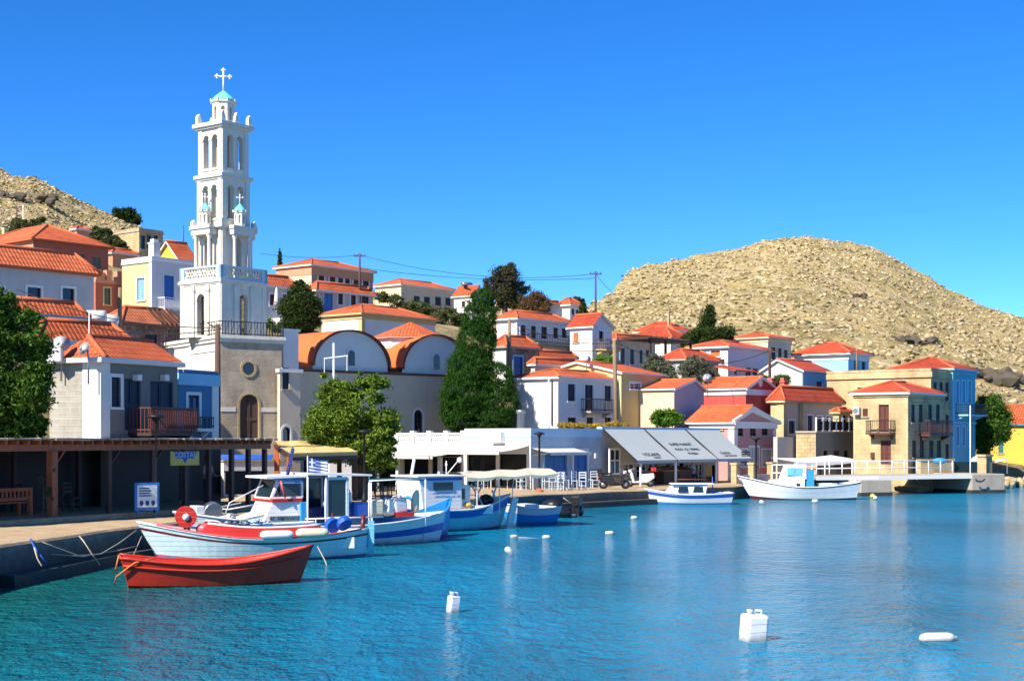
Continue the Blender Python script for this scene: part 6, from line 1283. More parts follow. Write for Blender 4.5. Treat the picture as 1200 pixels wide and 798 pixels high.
# white cabin boat with the long canopy
t, L = boat('cabin_boat', 'white cabin boat with a dark blue band and a long cream canopy', 455, 624, 586, 618)
o, pt, zs, hf = hull(L, 2.3, .8, .5, .15, [(.24, 2), (.72, 1), (.97, 0), (1, 3)], [B['blue'], B['turq'], B['navy'], B['white']], t, 'transom', .75, .5, .5, B['deck'], B['white'], 2.3, .2, name='hull')
def Xb(px): a = ground_pt(455, 624); b = ground_pt(586, 618); u = (px - XC) / F; d = (b - a).normalized(); return (a.x - u * a.y) / (u * d.y - d.x) - L / 2
x0, x1 = Xb(481), Xb(527); mb = MB(); zb_, zt = .85, 2.08
mb.add([(x0, -.85, zb_), (x0, .85, zb_), (x1, .85, zb_), (x1, -.85, zb_), (x0 - .15, -.8, zt), (x0 - .15, .8, zt), (x1, .8, zt), (x1, -.8, zt)], [(0, 1, 5, 4), (1, 2, 6, 5), (2, 3, 7, 6), (3, 0, 4, 7), (4, 5, 6, 7)]); cb = mb.build('cabin', B['white'], t, bevel=.03)
mb = MB(); mb.box(x0 - .3, -.95, zt + .001, x1 + .1, .95, zt + .07); mb.build('cabin_roof', B['white'], cb, bevel=.02); mb = MB(); mb.box(x0 - .22, -.875, zt - .12, x1 - .02, -.82, zt - .04); mb.build('blue_trim', B['blue'], cb)
def side_pane(px0, px1, z0, z1, par, m=B['glass'], y=-.84): mb = MB(); mb.box(Xb(px0), y - .02, z0, Xb(px1), y + .03, z1); return mb.build('window', m, par)
side_pane(494, 516, zt - .5, zt - .2, cb)
lettering('ΑΝΑΣΤΑΣΙΑ Λ.Σ. 127', .12, B['blue'], cb, Matrix.Translation((Xb(507), -.862, zt - .66)) @ Matrix.Rotation(0, 4, 'Z') @ Matrix.Rotation(rad(90), 4, 'X'))
mb = MB(); mb.box(x1 + .002, -.6, .8, Xb(541), .5, 1.75); wb = mb.build('companionway', B['white'], t, bevel=.03); mb = MB(); mb.box(x1 + .06, -.625, 1.2, Xb(534), -.603, 1.6); mb.build('window', B['glass'], wb)
mb = MB(); n = 16; xa, xb = Xb(528), Xb(634)
for i in range(n):
    f = lambda k: (xa + (xb - xa) * k / n, 2.18 + .1 * (k / n) - .1 * abs(math.sin(k / n * math.pi * 3)) * .6)
    (p0, z0), (p1, z1) = f(i), f(i + 1)
    mb.quad((p0, -1.1, z0 - .12), (p1, -1.1, z1 - .12), (p1, -.6, z1 + .05), (p0, -.6, z0 + .05)); mb.quad((p0, -.6, z0 + .05), (p1, -.6, z1 + .05), (p1, .9, z1 + .05), (p0, .9, z0 + .05)); mb.quad((p0, -1.1, z0 - .12), (p1, -1.1, z1 - .12), (p1, -1.1, z1 - .26 + .08 * abs(math.sin(i * 1.1))), (p0, -1.1, z0 - .26))
mb.build('canopy', B['cream'], t)
for px, y in ((545, -.8), (571, -.8), (545, .8), (571, .8)): mb = MB(); mb.tube([(Xb(px), y, .6), (Xb(px), y, 2.15)], .022, 6); mb.build('canopy_pole', M['wmetal'], t)
mb = MB(); mb.tube([(Xb(603), .2, .9), (Xb(606), .2, 2.2)], .02, 5); mb.build('canopy_pole', M['wmetal'], t); mb = MB()
mb.tube([(Xb(487), .3, zt + .05), (Xb(491), .3, zt + .75)], .06, 8); mb.tube([(Xb(528), .2, zt + .1), (Xb(541), .2, zt + .62)], .02, 5); mb.ball((Xb(542), .2, zt + .62), .11, 8); mb.tube([(Xb(523), 0, zt), (Xb(523), 0, zt + .6)], .02, 5); mb.ball((Xb(523), 0, zt + .45), .06, 6); mb.build('mast_fittings', M['wmetal'], t)
mb = MB(); mb.prism([(Xb(592), -.1, .1), (Xb(600), -.1, .1), (Xb(606), -.1, 1.15), (Xb(600), -.1, 1.2)], (0, .1, 0)); mb.build('stem_board', B['white'], t)
mb = MB(); mb.box(Xb(545), -.9, .62, Xb(562), -.5, .95); mb.build('locker', B['white'], t, bevel=.03); mb = MB(); mb.ball((Xb(536), -.7, .98), (.2, .15, .1), 8); mb.build('yellow_bag', B['yellow'], t)
mb = MB()
for a, b in (((552, 0, .9), (566, 0, 1.75)), ((566, 0, .9), (552, 0, 1.75)), ((575, .1, .8), (583, .1, 1.6)), ((583, -.2, .8), (573, -.2, 1.5))): mb.bar((Xb(a[0]), a[1], a[2]), (Xb(b[0]), b[1], b[2]), .05, .05)
mb.build('folding_chair', B['pale'], t); mb = MB(); mb.ball((Xb(573), .2, 1.05), (.35, .3, .3), 8); mb.build('black_tarpaulin', B['black'], t)
# little blue and white boat, dark inflatable
t, L = boat('motor_boat', 'little white boat with a bright blue hull under the end of the cream canopy', 645, 612, 594, 614)
o, pt, zs, hf = hull(L, 1.6, .62, .25, .05, [(.7, 0), (1, 1)], [B['sky'], B['white']], t, 'transom', .85, .3, .3, B['white'], B['white'], 2.2, .1)
mb = MB(); mb.box(-.2, -.5, .3, .5, .5, .82); mb.build('console', B['white'], t, bevel=.04); mb = MB(); mb.box(-.75, -.55, .3, -.45, .55, .6); mb.build('seat', B['pale'], t)
t, L = boat('inflatable_boat', 'black inflatable boat with an outboard lying against the quay by the lamp', 655, 607, 640, 603); t.rotation_euler = (0, 0, rad(150))
mb = MB(); mb.tube([(-1.2, -.6, .25), (.6, -.6, .25), (1.2, -.35, .32), (1.45, 0, .36), (1.2, .35, .32), (.6, .6, .25), (-1.2, .6, .25)], .22, 10); mb.build('tube', B['black'], t); mb = MB(); mb.box(-1.1, -.5, .05, .9, .5, .12); mb.build('floor', M['steel'], t)
mb = MB(); mb.box(-1.45, -.18, .5, -1.05, .18, .95); mb.box(-1.35, -.07, -.3, -1.2, .07, .499); mb.build('outboard', B['black'], t, bevel=.04); mb = MB(); mb.ball((0, 0, .5), (.55, .4, .3), 8); mb.build('tarpaulin', B['black'], t)
# small cabin boat by the market
t, L = boat('cabin_boat', 'small white and light blue cabin boat moored before the grey market', 852, 590.5, 766, 590.5)
o, pt, zs, hf = hull(L + .3, 1.75, .52, .3, .1, [(.42, 2), (.74, 1), (.92, 0), (1, 3)], [B['blue'], B['white'], B['sky'], B['white']], t, 'transom', .8, .35, .3, B['white'], B['white'], 2.4, .12)
mb = MB(); z0, z1 = .5, 1.08; a, b = -.75, 1.15
mb.add([(a, -.6, z0), (a, .6, z0), (b + .35, .45, z0), (b + .35, -.45, z0), (a - .12, -.55, z1), (a - .12, .55, z1), (b - .2, .48, z1), (b - .2, -.48, z1)], [(0, 1, 5, 4), (1, 2, 6, 5), (2, 3, 7, 6), (3, 0, 4, 7), (4, 5, 6, 7)]); cb = mb.build('cabin', B['white'], t, bevel=.03)
mb = MB(); mb.box(a - .45, -.66, z1 + .001, b - .05, .66, z1 + .06); mb.build('cabin_roof', B['white'], cb, bevel=.02)
for x in (-.62, .2):
    mb = MB(); mb.add([(x, .62, .66), (x + .55, .59, .66), (x + .47, .56, .96), (x + .02, .575, .96), (x, .58, .66), (x + .55, .55, .66), (x + .47, .52, .96), (x + .02, .535, .96)], [(0, 1, 2, 3), (4, 5, 6, 7), (0, 1, 5, 4), (1, 2, 6, 5), (2, 3, 7, 6), (3, 0, 4, 7)]); mb.build('window', B['glass'], cb)
mb = MB()
for y in (-.45, .45): mb.tube([(-.9, y, z1 + .06), (-.9, y, z1 + .26), (.7, y, z1 + .26), (.7, y, z1 + .06)], .018, 5)
for x in (-.6, 0, .5): mb.tube([(x, -.45, z1 + .26), (x, .45, z1 + .26)], .015, 5)
mb.build('roof_rack', M['redbr'], t); mb = MB(); mb.tube([(-1.2, 0, .5), (-1.2, 0, 1.5)], .03, 6); mb.box(-1.9, -.5, .3, -1.3, .5, .62); mb.build('engine_box', B['blue'], t)
# white caique at the right
t, L = boat('caique', 'white wooden caique with a small wheelhouse before the stone houses', 998, 585, 884, 585)
o, pt, zs, hf = hull(L + .3, 2.2, .72, .65, .3, [(.3, 2), (.62, 1), (.66, 3), (.95, 1), (1, 0)], [B['navy'], B['white'], B['maroon'], B['pale']], t, 'transom', .62, .85, .45, B['deck'], B['white'], 2.2, .25)
mb = MB(); z0 = .65
mb.add([(-.0, -.6, z0), (-.0, .6, z0), (2.2, .5, z0 + .1), (2.2, -.5, z0 + .1), (0, -.58, 1.2), (0, .58, 1.2), (1.9, .45, 1.16), (1.9, -.45, 1.16)], [(0, 1, 5, 4), (1, 2, 6, 5), (2, 3, 7, 6), (3, 0, 4, 7), (4, 5, 6, 7)]); mb.build('cabin_trunk', B['white'], t, bevel=.03)
mb = MB(); mb.add([(-.1, -.58, 1.2), (-.1, .58, 1.2), (1.35, .5, 1.2), (1.35, -.5, 1.2), (-.1, -.55, 2.05), (-.1, .55, 2.05), (1.05, .5, 1.98), (1.05, -.5, 1.98)], [(0, 1, 5, 4), (1, 2, 6, 5), (2, 3, 7, 6), (3, 0, 4, 7), (4, 5, 6, 7)]); cb = mb.build('wheelhouse', B['white'], t, bevel=.04)
for x0, x1 in ((.16, .55), (.6, 1.02)): mb = MB(); mb.box(x0, .53, 1.42, x1, .59, 1.86); mb.build('window', B['turq'], cb)
mb = MB(); mb.box(-.55, -.5, .5, -.102, .5, 1.75); mb.build('blue_door', B['sky'], t); mb = MB(); mb.box(-1.8, -.5, .45, -.9, .5, .95); mb.build('hatch', B['pale'], t, bevel=.04); mb = MB(); mb.lathe([(.2, .45), (.25, .95)], 12, 0, Matrix.Translation((-2.2, .2, 0))); mb.build('tub', B['blue'], t)
mb = MB(); mb.box(.3, .59, .82, .5, .62, .95); mb.build('porthole', B['black'], t); mb = MB(); mb.tube([(-3.0, 0, .6), (-3.05, 0, 1.25)], .08, 6); mb.build('rudder_post', B['cream'], t)
mb = MB(); mb.prism([(L / 2 + .55, -.04, .9), (L / 2 + .75, -.04, 1.45), (L / 2 + .95, -.04, 1.42), (L / 2 + .72, -.04, .85)], (0, .08, 0)); mb.build('stem_head', B['navy'], t)
# ---------------------------------------------------------------- small things
def buoy_jug(label, x, y, sx, sz, rz=.3, tilt=(0, 0), dip=.08):
    p = ground_pt(x, y); p.z = -dip; return jug(label, p, sx, sx * .8, sz + dip, B['white'], rz, tilt, 'buoy', None, True)
buoy_jug('largest white square canister buoy floating in open water', 882, 750, .42, .46, .35, (.04, .06))
buoy_jug('white canister buoy alone in the water below the striped stern', 530, 717, .23, .33, .6, (.0, .12))
def float_(label, x, y, L, r, rz, tilt=.0, m='white', dip=.4):
    o = thing('float', label, 'buoy', ground_pt(x, y) + Vector((0, 0, r * dip)), rz); o.rotation_euler = (0, tilt, rz); b = MB(); q = [(-.5, .25), (-.44, .75), (-.3, 1), (.3, 1), (.44, .75), (.5, .25)]; b.tube([(u * L, 0, 0) for u, _ in q], [r * k for _, k in q], 12); b.build('body', B[m], o)
    b = MB(); b.tube([(L * .48, 0, 0), (L * .56, 0, .03), (L * .58, 0, -.03), (L * .48, 0, 0)], .018, 5); b.build('eyelet', M['rope'], o); return o
float_('long white float lying flat in the right foreground', 1098, 751, .64, .1, .1, 0, 'white', .5)
float_('white float tipped on end right of the striped stern', 597, 648, .36, .1, .2, .9)
float_('small white float on the water right of the tipped one', 640, 631, .3, .09, .3)
float_('small white float below the quay lamp left of the others', 602, 630, .26, .08, .3)
float_('white float drifting in the middle of the bay', 714, 626, .32, .09, .1)
float_('tiny white float close to the small cabin boat', 743, 608, .3, .1, .4)
float_('white float beside the caique bow', 893, 590, .32, .12, .3, .6); float_('white float below the caique hull', 955, 588.5, .34, .12, .1)
float_('yellow float at the foot of the concrete pier', 1023, 583, .34, .16, .4, .5, 'yellow'); float_('white float touching the yellow one by the pier', 1026, 585, .3, .12, .8, .8)
# ropes
def rope(label, pts, m='rope', r=.016, sag=.0, name='mooring_rope'):
    pts = [Vector(p) for p in pts]
    if len(pts) == 2: a, b = pts; pts = [a.lerp(b, k / 10) - Vector((0, 0, sag * 4 * (k / 10) * (1 - k / 10))) for k in range(11)]
    o0 = pts[0].copy(); mb = MB(); mb.tube([p - o0 for p in pts], r, 5); return tag(mb.build(name, M[m], None, o0), label, 'rope')
bow = P(160, 621, 41.6)
rope('slack rope drooping along the quay wall to the winch boat bow', [P(42, 632, 36.6), P(62, 640, 36.9), P(92, 651, 37.8), P(118, 649, 39), P(140, 636, 40.2), bow], 'rope')
rope('second slack rope running low along the quay ledge', [P(60, 649, 37), P(98, 652, 38.4), P(124, 647, 40.2), P(138, 645, 40.8), P(158, 640, 41.3)], 'rope')
rope('frayed rope end hanging straight down the quay wall', [P(93, 628, 38.3), P(98, 634, 38), P(107, 648, 38), P(117, 662, 38.2)], 'rope', .02)
rope('bright blue rope loop hanging over the quay edge', [P(36, 632, 36.3), P(40, 640, 36.0), P(47, 650, 36.0), P(54, 659, 36.0)], 'brope', .03)
rope('short white rope tail beside the bright blue loop', [P(40, 641, 35.9), P(44, 655, 35.9), P(49, 663, 35.8)], 'rope', .02)
rope('thin line from the winch boat bow down to the water', [P(166, 628, 41.2), P(160, 642, 41), P(154, 656, 41)], 'rope', .01)
rope('stern line slanting from the winch boat into the water', [P(372, 640, 41.5), P(380, 655, 41), P(388, 674, 40)], 'rope')
rope('pale stern line from the trawler to the water', [P(428, 627, 44), P(440, 633, 44.5), P(455, 642, 45)], 'rope', .014); rope('white cord hanging down the striped trawler stern', [P(496, 606, 49.6), P(496.5, 622, 49.4), P(496, 637, 49.3)], 'rope', .014)
rope('mooring line from the cabin boat out to the floats', [P(519, 608, 55), P(548, 622, 56), P(580, 628, 54), P(600, 629, 52.2), P(638, 631, 51.5)], 'rope', .013)
rope('white cord down the cabin boat bow', [P(590, 592, 57.5), P(586, 606, 57), P(583, 616, 57)], 'rope', .012)
rope('rope swag hung along the quay under the blue door', [P(660, 583, 73.4), P(668, 589, 73.6), P(690, 589, 75), P(692, 582, 75.6)], 'rope', .02); rope('mooring line from the small cabin boat to the quay', [P(762, 578, 79.4), P(748, 584, 79.6), P(735, 589, 79)], 'rope', .016)
# lamp posts
def lamp_post(label, x, yb, yt, D, dia=.05, zb=None):
    b = P(x, yb, D); 
    if zb is not None: b.z = zb
    h = zat(yt, D) - b.z; o = thing('street_lamp', label, 'street lamp', b, 0, 'quay lamps'); mb = MB(); mb.lathe([(dia * 2.4, 0), (dia * 2.4, .12), (dia * 1.6, .25), (dia, .5), (dia * .85, h * .93), (dia * 1.3, h * .935), (dia * 1.3, h * .95)], 10); mb.build('pole', M['iron'], o)
    mb = MB(); z = h * .95; mb.lathe([(.05, z), (.13, z + .06), (.15, z + .1), (.3, z + .13), (.3, z + .17), (.06, z + .25)], 12); mb.tube([(-.26, 0, z + .13), (.26, 0, z + .13)], .025, 6); mb.build('lamp_head', M['iron'], o); return o
lamp_post('black quay lamp in front of the grey awning cafe with an orange foot', 632, 577, 508, 75.5, .06); mb = MB()
mb.lathe([(.22, 0), (.2, .16), (.1, .26)], 12); tag(mb.build('bollard', M['cap'], None, P(632, 578, 74.9)), 'orange painted bollard at the foot of the quay lamp', 'bollard')
lamp_post('black quay lamp before the green leafy tree', 427, 575, 506, 60, .05, .92); lamp_post('black quay lamp in front of the pink house', 886, 572, 514, 87.5, .06); lamp_post('black quay lamp rising before the red wooden balcony', 183, 592, 488, 47.5, .035, 1.1)
# poles and wires
def pole(label, x, yb, yt, D, r, m='pole', arms=1, name='utility_pole', lean=0):
    b = P(x, yb, D); h = zat(yt, D) - b.z; o = thing(name, label, 'pole', b); mb = MB(); mb.tube([(0, 0, -1.5), (lean * .5, 0, h * .5), (lean, 0, h)], [r * 1.1, r, r * .8], 8); mb.build('shaft', M[m], o)
    for k in range(arms):
        mb = MB(); z = h - .25 - .5 * k; mb.bar((lean - .55, 0, z), (lean + .55, 0, z), .08, .1)
        for q in (-.45, -.15, .15, .45): mb.lathe([(.03, z + .05), (.045, z + .12), (.03, z + .2)], 6, 0, Matrix.Translation((lean + q, 0, 0)))
        mb.build('cross_arm', M['poled'], o)
    return b, h
pole('dark wooden pole standing at the corner of the bell tower', 255, 560, 380, 60, .13, 'poled', 0); pole('tall wooden pole on the skyline beside the salmon house', 421.5, 345, 297, 128, .1, 'poled', 1)
pole('tallest thin pole on the skyline left of the right hill', 698, 385, 318, 128, .09, 'poled', 1); pole('thick pale wooden pole beside the yellow gable house', 722.5, 500, 398, 92.5, .14, 'pole', 0, lean=-.15)
pole('wooden pole in front of the rubble house with the blue shutter', 597, 445, 374, 97, .12, 'pole', 0); pole('dark pole among the bluish houses below the tan house', 902, 450, 408, 108, .11, 'poled', 1); pole('weathered pole stump beside the rubble stone cottage', 140.5, 405, 337, 84, .13, 'pole', 0)
pole('thin metal mast on the skyline left of the tower', 215, 300, 264, 150, .06, 'poled', 0, 'mast'); pole('slim white flagpole before the navy shuttered house', 643, 500, 444, 90, .05, 'wmetal', 0, 'mast'); pole('thin pole on the hillside above the terracotta roof', 19.5, 280, 242, 165, .08, 'poled', 0); pole('white aerial mast beside the satellite dishes', 104.5, 420, 365, 54, .022, 'wmetal', 0, 'mast')
pole('weathered pole in front of the sky blue house', 1004, 432, 408, 128, .09, 'pole', 0); pole('tall white pole beside the blue mansion on the pier', 1137, 556, 475, 96.5, .04, 'wmetal', 0, 'mast'); pole('thin grey mast on the old white house skyline', 27, 290, 240, 160, .05, 'wmetal', 0, 'mast')
def wire(label, a, b, sag): rope(label, [P(*a), P(*b)], 'wire', .022, sag, 'power_cable')
wire('power cable from the tower side up to the skyline pole', (305, 297, 128), (421, 299, 128), .3); wire('upper power cable between the two skyline poles', (422, 299, 128), (698, 321, 128), 1.0)
wire('lower power cable between the two skyline poles', (422, 314, 128), (698, 326, 128), .5); wire('guy cable from the tall skyline pole to the hill', (699, 322, 128), (722, 345, 150), .2)
wire('telephone cable passing across the old white house', (20, 339, 70), (255, 384, 60), .5); wire('second telephone cable over the rubble cottage', (20, 349, 70), (255, 386, 60), .8); wire('cable to the pole by the blue shutter house', (598, 377, 97), (722, 402, 92.5), .5)
wire('second cable across the gable fronted house', (598, 380, 97), (722, 406, 92.5), .9); wire('cable running past the bluish house wall', (722, 402, 92.5), (902, 411, 108), 1.2); wire('cable between the bluish house and the sky blue house', (902, 411, 108), (1004, 411, 128), .4)
# satellite dishes
def dish(label, x, y, D, r, rz, zs=None):
    c = P(x, y, D); o = thing('satellite_dish', label, 'satellite dish', c, rz); mb = MB(); mb.lathe([(r * math.sin(k * .16) / math.sin(.96), .28 * r * (1 - math.cos(k * .16)) / (1 - math.cos(.96))) for k in range(7)], 20, 0, Matrix.Rotation(rad(90 - 25), 4, 'X')); mb.build('reflector', M['dish'], o)
    mb = MB(); mb.tube([(0, .1, 0), (0, .15, -.4), (0, .15, -r - 1.0)], .035, 6); mb.build('mount', M['steel'], o); mb = MB(); mb.tube([(0, 0, -r * .8), (0, -r * .9, -.05)], .015, 5); mb.ball((0, -r * .95, 0), .05, 6); mb.build('receiver', M['steel'], o)
dish('larger white satellite dish on the block house roof', 72, 404, 52.5, .31, .35); dish('smaller grey satellite dish right of the larger one', 100, 409, 51.5, .24, -.5); dish('white dish on the barn roof below the oleanders', 829, 443.5, 101, .32, -.3); dish('white dish beside the yellow gable roof', 688, 421, 100, .25, .2)
mb = MB(); mb.tube([(-.5, 0, 0), (.5, 0, 0)], .32, 14); tag(mb.build('water_tank', M['trimw'], None, P(112, 371, 74)), 'white water tank on the roof between the lilac and rubble houses', 'tank'); mb = MB(); mb.tube([(-.5, 0, 0), (.6, 0, -.15)], .3, 14); tag(mb.build('boiler', M['trimw'], None, P(124, 373, 75)), 'white tilted boiler beside the water tank', 'boiler')
mb = MB(); mb.box(-.35, -.2, 0, .1, .2, .5); tag(mb.build('roof_box', M['trimw'], None, P(70, 424, 52.3), bevel=.03), 'white box under the larger satellite dish', 'box')
# closed umbrella on the terrace
o = thing('umbrella', 'folded white umbrella on the terrace right of the bell tower', 'umbrella', P(324, 372, 116)); mb = MB(); mb.tube([(0, 0, 0), (0, 0, 2.4)], .04, 6); mb.build('pole', M['wmetal'], o); mb = MB(); mb.lathe([(.05, 2.35), (.13, 2.0), (.17, 1.5), (.26, .95), (.1, .98)], 8); mb.build('canopy', M['trimw'], o)
# bench and boards under the pergola
o = thing('bench', 'orange stained wooden bench under the left end of the pergola', 'bench', P(18, 606, 45), PA)
o.location.z = 1.1
for x in (-1.05, .6): mb = MB(); mb.box(x - .06, -.06, 0, x + .06, .06, .9); mb.build('leg', M['bench'], o); mb = MB(); mb.box(x - .05, .42, 0, x + .05, .52, .42); mb.build('leg', M['bench'], o)
mb = MB()
for i in range(4): mb.box(-1.1, .02 + i * .13, .42, .65, .13 + i * .13, .46)
mb.build('seat', M['bench'], o); mb = MB(); mb.box(-.985, -.05, .8, .53, .02, .9); mb.box(-.985, -.04, .5, .53, .01, .6)
for i in range(9): x = -.9 + i * .165; mb.box(x, -.03, .605, x + .07, .0, .795)
mb.build('backrest', M['bench'], o)
def chair_proto(name, label, m, group):
    o = thing(name, label, 'chair', (0, 0, 0), 0, group); mb = MB(); mb.box(-.21, -.21, .43, .21, .21, .46); mb.build('seat', M[m], o); mb = MB()
    for x in (-.19, .19): mb.box(x - .02, .18, .461, x + .02, .22, .95)
    for z in (.62, .76, .9): mb.box(-.169, .185, z, .169, .215, z + .06)
    mb.build('backrest', M[m], o)
    for x in (-.19, .19):
        for y in (-.19, .2): mb = MB(); mb.box(x - .02, y - .02, 0, x + .02, y + .02, .429); mb.build('leg', M[m], o)
    mb = MB(); mb.box(-.169, -.2, .2, .169, -.18, .23); mb.box(-.169, .19, .2, .169, .21, .23); mb.build('stretcher', M[m], o); return o
def table(label, x, D, zb, m, r=.38, group='cafe tables'):
    o = thing('cafe_table', label, 'table', Vector(((x - XC) * D / F, D, zb)), rnd.uniform(0, 1), group); mb = MB(); mb.box(-r, -r, .72, r, r, .75); mb.build('tabletop', M[m], o)
    for a in (-1, 1):
        for b in (-1, 1): mb = MB(); mb.box(a * (r - .06) - .02, b * (r - .06) - .02, 0, a * (r - .06) + .02, b * (r - .06) + .02, .719); mb.build('leg', M[m], o)
    return o
M['chairw'] = flat('white_blue_chair_paint', (.45, .52, .58), .5, .05)
pc = None
for x, D, rz, lab in ((649, 77.5, .4, 'pale painted chair beside the lamp side cafe table'), (659, 77, 2.6, 'pale painted chair with its back to the sea at the lamp side table'), (656, 79, 3.6, 'pale chair tucked behind the lamp side table'), (676, 79.5, .8, 'pale chair left of the blue door'), (684, 78.5, 2.8, 'pale chair directly in front of the blue door'), (697, 80.5, .2, 'pale chair right of the blue door by the stone plinth'), (641, 78.5, 1.2, 'pale chair half behind the black lamp pole'), (622, 79, 2.0, 'pale chair in the shade left of the black lamp'), (611, 78, .5, 'pale chair under the white cafe awning nearest the lamp'), (566, 80, 1.0, 'pale chair behind the cream canopy poles'), (690, 82, 1.7, 'pale chair against the shop wall by the door'), (666, 81, 4, 'pale chair under the blue shuttered window')):
    if pc is None: c = pc = chair_proto('cafe_chair', lab, 'chairw', 'pale painted cafe chairs')
    else: c = copy_tree(pc); c['label'] = lab
    c.location = ((x - XC) * D / F, D, .8); c.rotation_euler = (0, 0, rz)
table('pale cafe table with chairs in front of the blue shutters', 654, 78.2, .8, 'chairw'); table('white cafe table left of the black lamp', 617, 78.4, .8, 'trimw'); table('white cafe table in the shade below the taverna awning', 585, 80, .8, 'trimw')
pd = None
for x, D, rz, lab in ((372, 64, .3, 'dark wooden chair under the yellow canopy edge'), (385, 65, 2.1, 'dark wooden chair below the green leafy tree trunk side'), (447, 66, 1.0, 'dark wooden chair right of the green tree lamp'), (462, 67, 2.9, 'dark chair nearest the white cabin boat mast'), (432, 68, .6, 'dark chair just behind the tree trunk'), (402, 67, 1.8, 'dark chair between the yellow canopy and the lamp'), (30, 47, 2.4, 'dark chair deep in the shade behind the bench'), (84, 48.5, 1.2, 'dark chair between the two left pergola posts')):
    if pd is None: c = pd = chair_proto('wooden_chair', lab, 'brown', 'dark wooden chairs on the quay')
    else: c = copy_tree(pd); c['label'] = lab
    c.location = ((x - XC) * D / F, D, .93 if x > 100 else 1.11); c.rotation_euler = (0, 0, rz)
table('dark cafe table under the green leafy tree', 440, 66.4, .92, 'brown', .4); table('dark cafe table right of the yellow canopy', 392, 66, .92, 'brown', .4); table('dark table in the pergola shade behind the bench', 25, 48.2, 1.11, 'brown', .4)
o = thing('menu_board', 'blue framed menu board on legs under the pergola near the red winch', 'sign board', P(172, 602, 47.2), PA - .45); o.location.z = 1.1
mb = MB(); mb.box(-.42, -.03, .1, .42, .03, 1.0); mb.box(-.36, -.05, -.0, -.3, .05, .099); mb.box(.3, -.05, 0, .36, .05, .099); mb.build('frame', M['blues'], o); mb = MB(); mb.box(-.34, -.045, .2, .34, -.031, .92)
mb.build('poster', B['pale'], o); mb = MB(); rg = random.Random(3)
for i in range(4): mb.box(-.28, -.05, .8 - i * .08, -.28 + rg.uniform(.3, .5), -.046, .84 - i * .08)
for i in range(3): mb.ball((-.2 + i * .2, -.046, .34), (.07, .006, .09), 8)
mb.build('poster_print', B['navy'], o)
o = thing('shop_sign', 'yellow sign with blue lettering hanging under the pergola beam', 'sign', P(216.5, 537, 50.3), PA - .35); mb = MB(); mb.box(-.56, -.02, -.24, .56, .02, .24); mb.build('board', B['yellow'], o); mb = MB(); mb.prism([(-.45, -.03, .23), (.45, -.03, .23), (.38, -.03, .0), (.1, -.03, .0), (0, -.03, -.18), (-.1, -.03, .0), (-.38, -.03, .0)], (0, .008, 0)); mb.build('emblem', B['blue'], o)
lettering('COSTAL', .24, B['pale'], o, Matrix.Translation((0, -.035, .04)) @ Matrix.Rotation(rad(90), 4, 'X'))
mb = MB()
for x in (-.4, .4): mb.tube([(x, 0, .24), (x, 0, .42)], .01, 5)
mb.build('hanger', M['iron'], o)
# sunlit garden wall and blue awning strip behind the pergola end
slab_wall('garden_wall', 'sunlit white wall with a tan top glimpsed behind the pergola end posts', 262, 66, 335, 68, zat(541, 67), 1.0, 'white', .3, 'stone')
mb = MB(); mb.prism([(-1.3, 0, 0), (1.3, 0, 0), (1.3, -.7, -.18), (-1.3, -.7, -.18)], (0, 0, .05)); tag(mb.build('blue_awning', B['blue'], None, P(286, 534, 64)), 'small blue awning strip behind the pergola end posts', 'awning')
mb = MB(); mb.box(-.8, -.4, 0, .8, .4, .9); mb.box(-.85, -.45, .901, .85, .45, .95); tag(mb.build('counter', M['brown'], None, P(288, 590, 60) + Vector((0, 0, .4)), .3), 'dark wooden counter under the last pergola posts', 'counter')
slab_wall('white_wall', 'white wall panel under the yellow canopy beside the tree trunk', 386, 70, 412, 70.5, zat(543, 70), .95, 'white', .2)
# right hand walls, railing and piers
def gate_post(label, x, D, h=1.0): o = thing('gate_post', label, 'post', Vector(((x - XC) * D / F, D, .8)), rad(45), 'stone posts before the pink house'); mb = MB(); mb.box(-.2, -.2, -.3, .2, .2, h); mb.build('shaft', M['stone2'], o); mb = MB(); mb.box(-.25, -.25, h + .001, .25, .25, h + .12); mb.build('cap', M['stone2'], o)
for x, D, l in ((862, 89, 'stone post left of the lamp before the pink house'), (882, 90.5, 'stone post behind the black lamp'), (904, 92.5, 'stone post before the crimson house corner')): gate_post(l, x, D, 1.15)
slab_wall('low_wall', 'low stone wall between the gate posts before the pink house', 864, 89.3, 902, 92.3, 1.3, .8, 'taupe', .2); slab_wall('stair_wall', 'shaded stair wall between the crimson house and the squat stone house', 911, 98, 934, 100.5, zat(512, 99), .85, 'taupe', .3)
slab_wall('terrace_wall', 'lit tan stone parapet wall right of the tall stone house', 1079, 98, 1118, 99.5, zat(540, 98.5), .9, 'stone2', .35, 'stone'); slab_wall('dark_gateway', 'dark panel standing for the shade in the opening beyond the stone parapet', 1119, 99.8, 1148, 101, zat(541, 100), .6, 'dgreen', .25)  # second wall is a dark panel standing for a shaded opening
o = thing('wall_pier', 'square tan stone gate pier near the end of the jetty', 'pier', Vector(((1154 - XC) * 99 / F, 99, .8)), rad(40)); mb = MB(); mb.box(-.35, -.35, -.5, .35, .35, zat(535, 99) - .8); mb.build('shaft', M['stone2'], o); mb = MB(); mb.box(-.42, -.42, zat(535, 99) - .799, .42, .42, zat(535, 99) - .65); mb.build('cap', M['stone2'], o)
DK = [(955, 90.0), (1010, 90.3), (1110, 93.0), (1140, 94.2)]
def dkp(x, D, z=0, back=0): return Vector(((x - XC) * D / F + back * -.3, D + back, z))
